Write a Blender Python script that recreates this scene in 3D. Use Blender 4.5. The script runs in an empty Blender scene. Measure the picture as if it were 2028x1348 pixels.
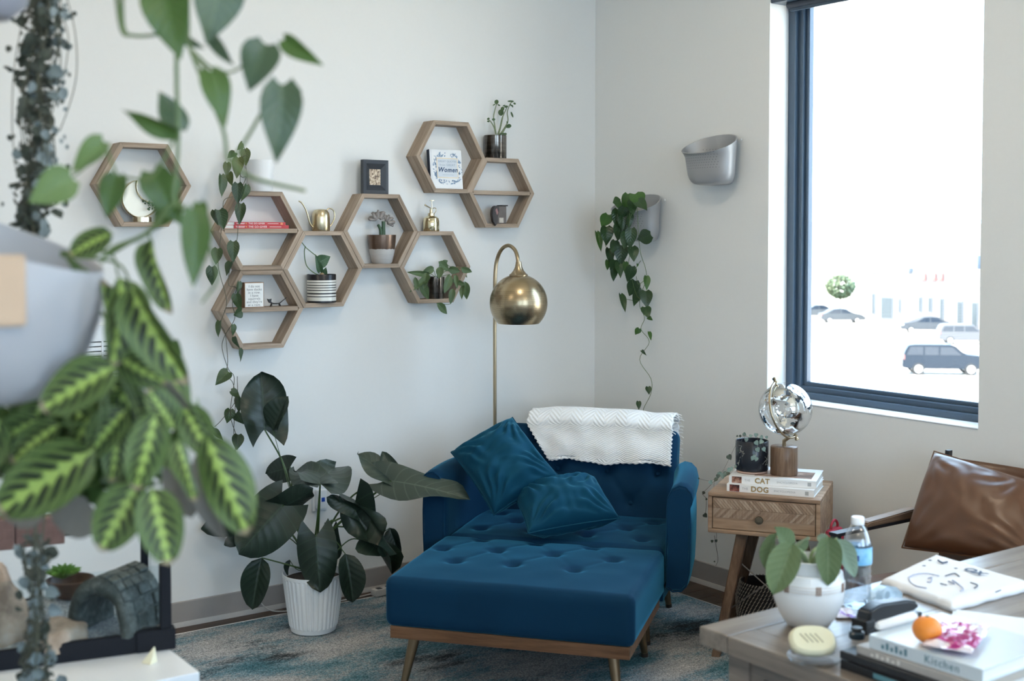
import bpy, bmesh, math, random
from mathutils import Vector, Matrix, Quaternion, noise
R = random.Random(7)
PI = math.pi
SC = bpy.context.scene
COL = SC.collection

# ---------------------------------------------------------------- camera
FPX, CX, CY = 2468.0, 1014.0, 558.0
PITCH = math.atan(0.0373); AZ = math.radians(35.5)
EYE = Vector((-4.0103, -4.8996, 1.6))
FW = Vector((math.sin(AZ)*math.cos(PITCH), math.cos(AZ)*math.cos(PITCH), -math.sin(PITCH)))
RT = Vector((math.cos(AZ), -math.sin(AZ), 0)); UP = RT.cross(FW)
cam = bpy.data.cameras.new('camera'); camo = bpy.data.objects.new('camera', cam); COL.objects.link(camo)
camo.location = EYE; camo.rotation_euler = (PI/2 - PITCH, 0, -AZ)
cam.sensor_width = 36; cam.lens = FPX/2028*36; cam.shift_y = -(674-CY)/2028
cam.clip_start = 0.05; cam.clip_end = 600
cam.dof.use_dof = True; cam.dof.focus_distance = 5.4; cam.dof.aperture_fstop = 4.0
SC.camera = camo

# ---------------------------------------------------------------- world, window portals, exposure
SKY = 5.7
W = bpy.data.worlds.new('sky'); SC.world = W; W.use_nodes = True
nt = W.node_tree; nt.nodes.clear()
o_ = nt.nodes.new('ShaderNodeOutputWorld'); b_ = nt.nodes.new('ShaderNodeBackground')
tc = nt.nodes.new('ShaderNodeTexCoord'); sx = nt.nodes.new('ShaderNodeSeparateXYZ'); rp = nt.nodes.new('ShaderNodeValToRGB')
nt.links.new(tc.outputs['Generated'], sx.inputs[0]); nt.links.new(sx.outputs['Z'], rp.inputs[0])
rp.color_ramp.elements[0].position = 0.0; rp.color_ramp.elements[0].color = (0.60, 0.80, 1.0, 1)
rp.color_ramp.elements[1].position = 0.7; rp.color_ramp.elements[1].color = (0.50, 0.74, 1.0, 1)
nt.links.new(rp.outputs[0], b_.inputs[0]); b_.inputs[1].default_value = SKY
nt.links.new(b_.outputs[0], o_.inputs[0])
sunl = bpy.data.lights.new('sun', 'SUN'); sunl.energy = 11.0; sunl.color = (1.0, 0.82, 0.60); sunl.angle = math.radians(1.0)
suno = bpy.data.objects.new('sun', sunl); COL.objects.link(suno)
suno.rotation_euler = (Vector((0.50, -0.30, -0.81))).to_track_quat('-Z', 'Y').to_euler()   # high, behind the building: lights the car park, not the room
def portal(loc, rot, sx_, sy_):
    l = bpy.data.lights.new('window_portal', 'AREA'); l.shape = 'RECTANGLE'; l.size = sx_; l.size_y = sy_
    l.cycles.is_portal = True
    o = bpy.data.objects.new('window_portal', l); COL.objects.link(o); o.location = loc; o.rotation_euler = rot
# windows of the room: the one in view, two more further along the same wall, two behind the camera
WIN_R = [(-2.205, -1.175, 0.893, 2.66), (-4.55, -3.5, 0.893, 2.66), (-6.3, -5.1, 0.893, 2.66)]
WIN_F = [(-5.9, -3.9, 0.893, 2.66), (-3.2, -1.0, 0.893, 2.66)]
RX0, RY0, RZ = -6.6, -7.4, 3.05
for (y0, y1, z0, z1) in WIN_R:
    portal((0.16, (y0+y1)/2, (z0+z1)/2), (0, PI/2, 0), z1-z0, y1-y0)
for (x0, x1, z0, z1) in WIN_F:
    portal(((x0+x1)/2, RY0-0.16, (z0+z1)/2), (PI/2, 0, 0), x1-x0, z1-z0)
# ceiling lamps of the room are added with the ceiling (round flush lamps behind the camera)
SC.view_settings.view_transform = 'Standard'; SC.view_settings.look = 'None'
SC.view_settings.exposure = 0.73; SC.view_settings.gamma = 1.0; SC.view_settings.use_curve_mapping = False
try:
    SC.cycles.max_bounces = 10; SC.cycles.diffuse_bounces = 6; SC.cycles.transparent_max_bounces = 16
    SC.cycles.sample_clamp_indirect = 6.0; SC.cycles.use_denoising = True
    SC.cycles.caustics_reflective = False; SC.cycles.caustics_refractive = False
except Exception: pass

# ---------------------------------------------------------------- measuring helpers (pixel of the photo + a real distance or plane)
def ray(u, v): return FW + RT*((u-CX)/FPX) - UP*((v-CY)/FPX)
def at(u, v, Z): return EYE + ray(u, v)*Z
def onp(u, v, ax, val):
    d = ray(u, v); t = (val-EYE[ax])/d[ax]; return EYE + d*t
def V(*a): return Vector(a)

# ---------------------------------------------------------------- materials
MATS = {}
def _mat(name):
    m = bpy.data.materials.new(name); m.use_nodes = True; n = m.node_tree
    return m, n, n.nodes['Principled BSDF']
def mixcol(n, fac, a, b):
    m = n.nodes.new('ShaderNodeMix'); m.data_type = 'RGBA'
    if isinstance(fac, (int, float)): m.inputs[0].default_value = fac
    else: n.links.new(fac, m.inputs[0])
    for s, c in ((6, a), (7, b)):
        if isinstance(c, (tuple, list)): m.inputs[s].default_value = (*c[:3], 1)
        else: n.links.new(c, m.inputs[s])
    return m.outputs[2]
def math_(n, op, a, b=0.0, c=None):
    m = n.nodes.new('ShaderNodeMath'); m.operation = op
    for i, s in enumerate((a, b, c)):
        if s is None: continue
        if isinstance(s, (int, float)): m.inputs[i].default_value = s
        else: n.links.new(s, m.inputs[i])
    return m.outputs[0]
def noise_(n, scale, vec=None, detail=4, rough=0.55, out='Fac'):
    t = n.nodes.new('ShaderNodeTexNoise'); t.inputs['Scale'].default_value = scale
    t.inputs['Detail'].default_value = detail; t.inputs['Roughness'].default_value = rough
    if vec is not None: n.links.new(vec, t.inputs['Vector'])
    return t.outputs[out]
def coords(n, kind='Object', scale=(1, 1, 1), rot=(0, 0, 0)):
    t = n.nodes.new('ShaderNodeTexCoord'); m = n.nodes.new('ShaderNodeMapping')
    m.inputs['Scale'].default_value = scale; m.inputs['Rotation'].default_value = rot
    n.links.new(t.outputs[kind], m.inputs[0]); return m.outputs[0]
def ramp_(n, fac, stops):
    r = n.nodes.new('ShaderNodeValToRGB'); e = r.color_ramp.elements
    while len(e) < len(stops): e.new(0.5)
    for i, (p, c) in enumerate(stops): e[i].position = p; e[i].color = (*c[:3], 1)
    n.links.new(fac, r.inputs[0]); return r.outputs[0]
def bump_(n, bs, h, strength=0.3, dist=0.01):
    b = n.nodes.new('ShaderNodeBump'); b.inputs['Strength'].default_value = strength; b.inputs['Distance'].default_value = dist
    n.links.new(h, b.inputs['Height']); n.links.new(b.outputs[0], bs.inputs['Normal'])
def simple(name, col, rough=0.5, metal=0.0, var=0.12, scale=30, bump=0.0, coat=0, spec=None, kind='Object', stretch=(1, 1, 1)):
    if name in MATS: return MATS[name]
    m, n, b = _mat(name)
    co = coords(n, kind, stretch)
    nz = noise_(n, scale, co)
    dark = tuple(c*(1-var) for c in col); lite = tuple(min(1, c*(1+var)) for c in col)
    n.links.new(mixcol(n, nz, dark, lite), b.inputs['Base Color'])
    b.inputs['Roughness'].default_value = rough; b.inputs['Metallic'].default_value = metal
    if coat: b.inputs['Coat Weight'].default_value = coat; b.inputs['Coat Roughness'].default_value = 0.08
    if spec is not None: b.inputs['Specular IOR Level'].default_value = spec
    if bump: bump_(n, b, nz, bump, 0.003)
    MATS[name] = m; return m
def wood(name, a, b_, c, scale=1.0, rough=0.55, axis=0, bump=0.25, knots=True):
    """grain running along a local axis"""
    m, n, b = _mat(name)
    s = [14*scale]*3; s[axis] = 1.0*scale
    co = coords(n, 'Object', tuple(s))
    oi = n.nodes.new('ShaderNodeObjectInfo')
    ad = n.nodes.new('ShaderNodeVectorMath'); ad.operation = 'ADD'
    n.links.new(co, ad.inputs[0])
    mu = n.nodes.new('ShaderNodeVectorMath'); mu.operation = 'SCALE'; n.links.new(oi.outputs['Location'], mu.inputs[0]); mu.inputs['Scale'].default_value = 7.3
    n.links.new(mu.outputs[0], ad.inputs[1])
    n1 = noise_(n, 2.0, ad.outputs[0], 6, 0.65)
    n2 = noise_(n, 9.0, ad.outputs[0], 4, 0.6)
    f = math_(n, 'ADD', math_(n, 'MULTIPLY', n1, 0.7), math_(n, 'MULTIPLY', n2, 0.3))
    colr = ramp_(n, f, [(0.33, a), (0.5, b_), (0.68, c)])
    n.links.new(colr, b.inputs['Base Color']); b.inputs['Roughness'].default_value = rough
    b.inputs['Specular IOR Level'].default_value = 0.35
    bump_(n, b, f, bump, 0.002)
    MATS[name] = m; return m
def glass(name, col=(1, 1, 1), rough=0.0, ior=1.45, tint_shadow=True):
    m, n, b = _mat(name)
    b.inputs['Base Color'].default_value = (*col, 1); b.inputs['Roughness'].default_value = rough
    b.inputs['Transmission Weight'].default_value = 1.0; b.inputs['IOR'].default_value = ior
    return m
def pane_mat(name, tint=(1, 1, 1), refl=0.08):
    m, n, b = _mat(name)
    n.nodes.remove(b); out = n.nodes['Material Output']
    t = n.nodes.new('ShaderNodeBsdfTransparent'); t.inputs[0].default_value = (*tint, 1)
    g = n.nodes.new('ShaderNodeBsdfGlossy'); g.inputs['Roughness'].default_value = 0.01
    f = n.nodes.new('ShaderNodeLayerWeight'); f.inputs[0].default_value = 0.5
    mx = n.nodes.new('ShaderNodeMixShader'); n.links.new(math_(n, 'MULTIPLY_ADD', math_(n, 'POWER', f.outputs['Facing'], 5.0), 0.6, 0.02), mx.inputs[0])
    n.links.new(t.outputs[0], mx.inputs[1]); n.links.new(g.outputs[0], mx.inputs[2]); n.links.new(mx.outputs[0], out.inputs[0])
    return m
def velvet(name, col, lite):
    m, n, b = _mat(name)
    co = coords(n, 'Object')
    nz = noise_(n, 5, co, 5, 0.6)
    n.links.new(mixcol(n, nz, tuple(c*0.82 for c in col), tuple(c*1.25 for c in col)), b.inputs['Base Color'])
    b.inputs['Roughness'].default_value = 0.8; b.inputs['Specular IOR Level'].default_value = 0.15
    b.inputs['Sheen Weight'].default_value = 0.75; b.inputs['Sheen Roughness'].default_value = 0.3
    b.inputs['Sheen Tint'].default_value = (*lite, 1)
    bump_(n, b, noise_(n, 900, co, 2), 0.12, 0.001)
    MATS[name] = m; return m
def leafmat(name, col, lite, rough=0.45, trans=0.25, vein=(0.3, 0.4, 0.2), veinamt=0.25, under=None, spec=0.5):
    """uv: x across 0..1, y base..tip"""
    m, n, b = _mat(name)
    uv = n.nodes.new('ShaderNodeUVMap'); s = n.nodes.new('ShaderNodeSeparateXYZ'); n.links.new(uv.outputs[0], s.inputs[0])
    ax = math_(n, 'ABSOLUTE', math_(n, 'SUBTRACT', s.outputs['X'], 0.5))
    oi = n.nodes.new('ShaderNodeObjectInfo')
    base = mixcol(n, oi.outputs['Random'], col, lite)
    nz = noise_(n, 4.0, coords(n, 'Object'), 3)
    base = mixcol(n, math_(n, 'MULTIPLY', nz, 0.4), base, tuple(c*0.6 for c in col))
    mid = math_(n, 'LESS_THAN', ax, 0.018)
    w = math_(n, 'SUBTRACT', s.outputs['Y'], math_(n, 'MULTIPLY', ax, 0.55))
    sv = math_(n, 'GREATER_THAN', math_(n, 'SINE', math_(n, 'MULTIPLY', w, 46)), 0.93)
    vm = math_(n, 'MULTIPLY', math_(n, 'MAXIMUM', mid, math_(n, 'MULTIPLY', sv, 0.55)), veinamt)
    c = mixcol(n, vm, base, vein)
    if under is not None:
        g = n.nodes.new('ShaderNodeNewGeometry'); c = mixcol(n, g.outputs['Backfacing'], c, under)
    n.links.new(c, b.inputs['Base Color'])
    b.inputs['Roughness'].default_value = rough; b.inputs['Specular IOR Level'].default_value = spec
    bump_(n, b, math_(n, 'SINE', math_(n, 'MULTIPLY', w, 46)), 0.12, 0.003)
    if trans:
        tr = n.nodes.new('ShaderNodeBsdfTranslucent'); n.links.new(mixcol(n, 0.5, c, lite), tr.inputs[0])
        mx = n.nodes.new('ShaderNodeMixShader'); mx.inputs[0].default_value = trans
        n.links.new(b.outputs[0], mx.inputs[1]); n.links.new(tr.outputs[0], mx.inputs[2])
        n.links.new(mx.outputs[0], n.nodes['Material Output'].inputs[0])
    MATS[name] = m; return m
def marantamat(name):
    m, n, b = _mat(name)
    uv = n.nodes.new('ShaderNodeUVMap'); s = n.nodes.new('ShaderNodeSeparateXYZ'); n.links.new(uv.outputs[0], s.inputs[0])
    ax = math_(n, 'MULTIPLY', math_(n, 'ABSOLUTE', math_(n, 'SUBTRACT', s.outputs['X'], 0.5)), 2)   # 0..1
    w = math_(n, 'SUBTRACT', s.outputs['Y'], math_(n, 'MULTIPLY', math_(n, 'POWER', ax, 1.4), 0.34))
    saw = math_(n, 'SINE', math_(n, 'MULTIPLY', w, 42))
    lite = mixcol(n, ax, (0.13, 0.20, 0.045), (0.115, 0.18, 0.055))
    dark = math_(n, 'MULTIPLY', math_(n, 'GREATER_THAN', saw, -0.15), math_(n, 'MULTIPLY', math_(n, 'GREATER_THAN', ax, 0.14), math_(n, 'LESS_THAN', ax, 0.66)))
    c = mixcol(n, dark, lite, (0.007, 0.018, 0.006))
    thin = math_(n, 'MULTIPLY', math_(n, 'GREATER_THAN', saw, 0.82), math_(n, 'GREATER_THAN', ax, 0.56))
    c = mixcol(n, thin, c, (0.035, 0.08, 0.025))
    edge = math_(n, 'ADD', 0.16, math_(n, 'MULTIPLY', saw, -0.10))
    rib = math_(n, 'LESS_THAN', ax, edge)
    c = mixcol(n, rib, c, (0.33, 0.47, 0.11))
    tip = math_(n, 'GREATER_THAN', s.outputs['Y'], 0.93)
    c = mixcol(n, math_(n, 'MULTIPLY', tip, 0.6), c, (0.45, 0.34, 0.26))
    g = n.nodes.new('ShaderNodeNewGeometry')
    c = mixcol(n, g.outputs['Backfacing'], c, (0.14, 0.14, 0.12))
    n.links.new(c, b.inputs['Base Color']); b.inputs['Roughness'].default_value = 0.5
    bump_(n, b, saw, 0.1, 0.003)
    tr = n.nodes.new('ShaderNodeBsdfTranslucent'); n.links.new(c, tr.inputs[0])
    mx = n.nodes.new('ShaderNodeMixShader'); mx.inputs[0].default_value = 0.15
    n.links.new(b.outputs[0], mx.inputs[1]); n.links.new(tr.outputs[0], mx.inputs[2])
    n.links.new(mx.outputs[0], n.nodes['Material Output'].inputs[0])
    MATS[name] = m; return m

# ---------------------------------------------------------------- object helpers
def tag(o, label, cat, group=None, kind=None):
    if label: o['label'] = label
    if cat: o['category'] = cat
    if group: o['group'] = group
    if kind: o['kind'] = kind
    return o
def mesh_of(name, bm, mat, smooth=False):
    bmesh.ops.recalc_face_normals(bm, faces=bm.faces)
    return mesh_raw(name, bm, mat, smooth)
def mesh_raw(name, bm, mat, smooth=False):
    me = bpy.data.meshes.new(name); bm.to_mesh(me); bm.free()
    mats = mat if isinstance(mat, (list, tuple)) else [mat]
    for m_ in mats: me.materials.append(m_)
    if smooth:
        for p in me.polygons: p.use_smooth = True
        if smooth != 'all':
            try: me.set_sharp_from_angle(angle=math.radians(smooth if not isinstance(smooth, bool) else 38))
            except Exception: pass
    return me
def link(name, me, parent=None, loc=None, rot=None, M=None):
    o = bpy.data.objects.new(name, me); COL.objects.link(o)
    if parent is not None: o.parent = parent
    if M is not None: o.matrix_basis = M
    if loc is not None: o.location = loc
    if rot is not None: o.rotation_euler = rot
    return o
def obj(name, bm, mat, parent=None, smooth=False, label=None, **k):
    o = link(name, mesh_of(name, bm, mat, smooth), parent, **k)
    if label: o['label'] = label
    return o
def thing(name, label, cat, loc=(0, 0, 0), rz=0, group=None):
    o = bpy.data.objects.new(name, None); COL.objects.link(o); o.empty_display_size = 0.05
    o.location = loc; o.rotation_euler = (0, 0, rz)
    return tag(o, label, cat, group)
def struct(name, bm, mat, smooth=False, **k):
    o = obj(name, bm, mat, None, smooth, **k); o['kind'] = 'structure'; return o
def kids(o): return [c for c in list(o.children)]
def copy_tree(o, parent=None):
    c = o.copy(); COL.objects.link(c)
    if parent is not None: c.parent = parent
    for ch in kids(o): copy_tree(ch, c)
    return c

def box(bm, x0, x1, y0, y1, z0, z1, bev=0.0, M=None, seg=2):
    r = bmesh.ops.create_cube(bm, size=1.0); vs = r['verts']
    for v in vs: v.co = Vector(((x0+x1)/2 + v.co.x*(x1-x0), (y0+y1)/2 + v.co.y*(y1-y0), (z0+z1)/2 + v.co.z*(z1-z0)))
    if bev:
        es = list({e for v in vs for e in v.link_edges})
        rr = bmesh.ops.bevel(bm, geom=es, offset=bev, segments=seg, affect='EDGES', profile=0.6)
        vs = list({v for f in rr['faces'] for v in f.verts} | {v for v in vs if v.is_valid})
    if M is not None:
        for v in vs: v.co = M @ v.co
    return bm
def nbox(*a, **k): return box(bmesh.new(), *a, **k)
def lathe(bm, prof, n=24, M=None, cap=True, uvs=False):
    """prof: (r, z) list"""
    rings = []
    for r, z in prof:
        rings.append([bm.verts.new((r*math.cos(2*PI*i/n), r*math.sin(2*PI*i/n), z)) for i in range(n)])
    for a, b in zip(rings, rings[1:]):
        for i in range(n): bm.faces.new((a[i], a[(i+1) % n], b[(i+1) % n], b[i]))
    if cap:
        if prof[0][0] > 1e-5: bm.faces.new(list(reversed(rings[0])))
        if prof[-1][0] > 1e-5: bm.faces.new(rings[-1])
    if M is not None:
        for ring in rings:
            for v in ring: v.co = M @ v.co
    bmesh.ops.remove_doubles(bm, verts=bm.verts, dist=1e-6)
    return bm
def spline(pts, n=6):
    pts = [Vector(p) for p in pts]
    if len(pts) < 3: return pts
    P = [pts[0]*2-pts[1]] + pts + [pts[-1]*2-pts[-2]]; out = []
    for i in range(1, len(P)-2):
        p0, p1, p2, p3 = P[i-1:i+3]
        for k in range(n):
            t = k/n
            out.append(0.5*((2*p1) + (p2-p0)*t + (2*p0-5*p1+4*p2-p3)*t*t + (3*p1-p0-3*p2+p3)*t**3))
    out.append(P[-2]); return out
def tube(bm, pts, r, n=6, r1=None, cap=True):
    r1 = r if r1 is None else r1; N = len(pts); rings = []; ref = None
    for i, p in enumerate(pts):
        p = Vector(p)
        t = (Vector(pts[min(i+1, N-1)]) - Vector(pts[max(i-1, 0)])).normalized()
        if ref is None:
            ref = t.orthogonal().normalized()
        else:
            ref = (ref - t*ref.dot(t))
            ref = ref.normalized() if ref.length > 1e-6 else t.orthogonal().normalized()
        bi = t.cross(ref); rr = r + (r1-r)*i/max(1, N-1)
        rings.append([bm.verts.new(p + ref*rr*math.cos(2*PI*k/n) + bi*rr*math.sin(2*PI*k/n)) for k in range(n)])
    for a, b in zip(rings, rings[1:]):
        for k in range(n): bm.faces.new((a[k], a[(k+1) % n], b[(k+1) % n], b[k]))
    if cap:
        bm.faces.new(list(reversed(rings[0]))); bm.faces.new(rings[-1])
    return bm
def prism(bm, poly, y0, y1, M=None):
    """poly in x,z extruded along y"""
    a = [bm.verts.new((x, y0, z)) for x, z in poly]; b = [bm.verts.new((x, y1, z)) for x, z in poly]
    bm.faces.new(a); bm.faces.new(list(reversed(b)))
    for i in range(len(poly)):
        j = (i+1) % len(poly); bm.faces.new((a[i], b[i], b[j], a[j]))
    if M is not None:
        for v in a+b: v.co = M @ v.co
    return bm
def grid(bm, nu, nv, f, uv=False):
    vs = [[bm.verts.new(f(i/nu, j/nv)) for i in range(nu+1)] for j in range(nv+1)]
    L = bm.loops.layers.uv.verify() if uv else None
    for j in range(nv):
        for i in range(nu):
            fc = bm.faces.new((vs[j][i], vs[j][i+1], vs[j+1][i+1], vs[j+1][i]))
            if uv:
                for lp, (a, b) in zip(fc.loops, ((i, j), (i+1, j), (i+1, j+1), (i, j+1))): lp[L].uv = (a/nu, b/nv)
    return vs
def leaf_mesh(name, mat, kind='heart', fold=0.12, droop=0.15, wave=0.0, nu=8, nv=8, seed=0):
    bm = bmesh.new(); rr = random.Random(seed); ph = rr.random()*6
    def f(a, t):
        s = a*2-1
        if kind == 'heart':
            w = 0.5*1.02*(math.sin(PI*(0.03+0.97*t)**0.62)**0.85)*(1-t)**0.12 if t < 1 else 0.0; y = t - 0.09*(abs(s)**1.6)*(1-t)**4
        elif kind == 'arrow':
            w = 0.5*((t+0.10)**0.50)*((1-t)**0.66)*1.72; y = t - 0.30*(abs(s)**1.2)*(1-t)**1.8
        elif kind == 'oval':
            w = 0.5*math.sin(PI*min(1, max(0, (t**0.85))))**0.55 if 0 < t < 1 else 0.0; y = t
        elif kind == 'long':
            w = 0.5*(math.sin(PI*t**0.75)**0.85 if 0 < t < 1 else 0.0); y = t
        else:
            w = 0.5*math.sin(PI*t)**0.5 if 0 < t < 1 else 0.0; y = t
        x = s*w
        z = fold*abs(x)*1.2 - droop*t*t + wave*math.sin(6.5*t+ph+(1.5 if s > 0 else 0))*abs(s)**2*0.35
        return Vector((x, y, z))
    grid(bm, nu, nv, f, uv=True)
    bmesh.ops.remove_doubles(bm, verts=bm.verts, dist=1e-5)
    return mesh_raw(name, bm, mat, 'all')
def leaf_matrix(base, tip, width, roll=0.0, n=None, zs=None):
    base = Vector(base); tip = Vector(tip); y = tip-base; L = y.length; y.normalize()
    n = (EYE-base).normalized() if n is None else Vector(n)
    x = y.cross(n)
    if x.length < 1e-4: x = y.orthogonal()
    x.normalize(); z = x.cross(y)
    q = Quaternion(y, roll); x = q @ x; z = q @ z
    M = Matrix.Identity(4)
    for i in range(3):
        M[i][0] = x[i]*width; M[i][1] = y[i]*L; M[i][2] = z[i]*(zs or L); M[i][3] = base[i]
    return M
def put_leaf(name, me, parent, base, tip, width, roll=0.0, n=None, off=None):
    M = leaf_matrix(base, tip, width, roll, n)
    loc = parent.location if off is None else off
    M.translation = M.translation - Vector(loc)
    return link(name, me, parent, M=M)
def rbox_pts(w, d, h, r, nx, ny, nz):
    """rounded box centred in x,y with its bottom at z 0, as a subdivided closed surface"""
    bm = bmesh.new(); cache = {}
    def vert(i, j, k):
        key = (i, j, k)
        if key not in cache:
            p = Vector(((i/nx-0.5)*w, (j/ny-0.5)*d, k/nz*h))
            c = Vector((max(-w/2+r, min(w/2-r, p.x)), max(-d/2+r, min(d/2-r, p.y)), max(r, min(h-r, p.z))))
            dd = p-c
            if dd.length > 1e-9:
                m = max(abs(dd.x), abs(dd.y), abs(dd.z)); p = c + dd.normalized()*m
            cache[key] = bm.verts.new(p)
        return cache[key]
    for i in range(nx):
        for j in range(ny):
            for k in (0, nz):
                q = [vert(i, j, k), vert(i+1, j, k), vert(i+1, j+1, k), vert(i, j+1, k)]; bm.faces.new(q if k else list(reversed(q)))
    for i in range(nx):
        for k in range(nz):
            for j in (0, ny):
                q = [vert(i, j, k), vert(i+1, j, k), vert(i+1, j, k+1), vert(i, j, k+1)]; bm.faces.new(q if j == 0 else list(reversed(q)))
    for j in range(ny):
        for k in range(nz):
            for i in (0, nx):
                q = [vert(i, j, k), vert(i, j+1, k), vert(i, j+1, k+1), vert(i, j, k+1)]; bm.faces.new(q if i else list(reversed(q)))
    return bm
def tuft(bm, h, buttons, depth=0.022, sig=0.028, crease=0.25, puff=0.01, w=1, d=1):
    segs = []
    for a in range(len(buttons)):
        for b in range(a+1, len(buttons)):
            A, B = Vector(buttons[a]), Vector(buttons[b])
            if (A-B).length < 0.235 and abs(A.y-B.y) > 0.05: segs.append((A, B))
    for v in bm.verts:
        if v.co.z < h*0.55: continue
        k = (v.co.z/h-0.55)/0.45; p = v.co.xy; dz = 0
        for b in buttons:
            q = (p-Vector(b)).length; dz += depth*math.exp(-(q/sig)**2*0.5) + depth*0.55*math.exp(-(q/(sig*0.35))**2)
        cr = 0
        for A, B in segs:
            ab = B-A; t = max(0, min(1, (p-A).dot(ab)/ab.length_squared)); q = (p-A-ab*t).length
            cr = max(cr, math.exp(-(q/0.012)**2))
        dz += cr*depth*crease
        v.co.z += k*(puff*math.cos(PI*v.co.x/w)*math.cos(PI*v.co.y/d) - dz + 0.0025*noise.noise(v.co*9))
    return bm
_txt = {}
def text_mesh(s, size, mat, extrude=0.0004, align='CENTER', spacing=1.0, bold=0.0, shear=0.0):
    key = (s, size, mat.name, align, spacing, bold, shear)
    if key in _txt: return _txt[key]
    c = bpy.data.curves.new('lettering', 'FONT'); c.body = s; c.size = size; c.extrude = extrude; c.align_x = align; c.align_y = 'CENTER'
    c.space_character = spacing; c.offset = bold; c.shear = shear; c.resolution_u = 3
    o = bpy.data.objects.new('t', c); COL.objects.link(o)
    dg = bpy.context.evaluated_depsgraph_get(); me = bpy.data.meshes.new_from_object(o.evaluated_get(dg))
    bpy.data.objects.remove(o); me.name = 'lettering'; me.materials.clear(); me.materials.append(mat)
    _txt[key] = me; return me
def text(s, size, mat, parent, M, **k):
    return link('lettering', text_mesh(s, size, mat, **k), parent, M=M)
def frame_M(o, x, y):
    x = Vector(x).normalized(); y = Vector(y).normalized(); z = x.cross(y)
    M = Matrix.Identity(4)
    for i in range(3): M[i][0] = x[i]; M[i][1] = y[i]; M[i][2] = z[i]; M[i][3] = o[i]
    return M

# ---------------------------------------------------------------- shared materials
m_wall = simple('wall_paint', (0.78, 0.785, 0.775), 0.75, var=0.015, scale=60, bump=0.03)
m_ceil = simple('ceiling_paint', (0.88, 0.81, 0.69), 0.8, var=0.02)
m_base = simple('baseboard_grey', (0.33, 0.305, 0.29), 0.5, var=0.04)
m_basew = simple('baseboard_foot', (0.50, 0.48, 0.46), 0.5, var=0.04)
m_frame = simple('window_frame_dark', (0.045, 0.075, 0.115), 0.32, var=0.05, spec=0.6)
m_shelf = wood('shelf_wood', (0.18, 0.13, 0.09), (0.36, 0.275, 0.205), (0.50, 0.40, 0.315), 1.0, 0.6)
m_brass = simple('brushed_gold', (0.62, 0.53, 0.36), 0.27, 1.0, var=0.06, scale=80, stretch=(1, 1, 8))
m_brassd = simple('antique_brass', (0.42, 0.33, 0.215), 0.28, 1.0, var=0.15, scale=160, stretch=(1, 1, 14))
m_white = simple('white_ceramic', (0.80, 0.81, 0.82), 0.3, var=0.02)
m_black = simple('black_satin', (0.012, 0.013, 0.016), 0.4, var=0.1)
m_soil = simple('potting_soil', (0.035, 0.025, 0.018), 0.95, var=0.5, scale=120, bump=0.6)
m_velvet = velvet('blue_velvet', (0.0022, 0.030, 0.072), (0.08, 0.40, 0.60))
m_velvet2 = velvet('teal_velvet', (0.003, 0.052, 0.098), (0.10, 0.42, 0.55))
m_stem = simple('green_stem', (0.10, 0.16, 0.05), 0.5, var=0.2)
m_stemd = simple('dark_vine_stem', (0.07, 0.07, 0.04), 0.6, var=0.3)
m_paper = simple('paper_pages', (0.75, 0.74, 0.70), 0.8, var=0.06, scale=300, stretch=(1, 1, 30))
m_chrome = simple('mirror_silver', (0.85, 0.85, 0.84), 0.04, 1.0, var=0.03)
# ================================================================ room shell
def wall_with_holes(name, ax, val, thick, a0, a1, holes, z0=0, z1=RZ):
    """wall in plane ax=val extending outward by thick; holes: (lo, hi, z0, z1) along the other axis"""
    bm = bmesh.new()
    def bx(l, h, zl, zh):
        if h-l < 1e-4 or zh-zl < 1e-4: return
        if ax == 0: box(bm, min(val, val+thick), max(val, val+thick), l, h, zl, zh)
        else: box(bm, l, h, min(val, val+thick), max(val, val+thick), zl, zh)
    cur = a0
    for (l, h, zl, zh) in sorted(holes):
        bx(cur, l, z0, z1); bx(l, h, z0, zl); bx(l, h, zh, z1); cur = h
    bx(cur, a1, z0, z1)
    return struct(name, bm, m_wall)
struct('wall_back', nbox(RX0-0.2, 0.2, 0.0, 0.2, 0, RZ), m_wall)
wall_with_holes('wall_right', 0, 0.0, 0.2, RY0-0.2, 0.0, WIN_R)
wall_with_holes('wall_front', 1, RY0, -0.2, RX0, 0.0, WIN_F)
struct('wall_left', nbox(RX0-0.2, RX0, RY0-0.2, 0, 0, RZ), m_wall)
struct('ceiling', nbox(RX0-0.2, 0.2, RY0-0.2, 0.2, RZ, RZ+0.15), m_ceil)
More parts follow.
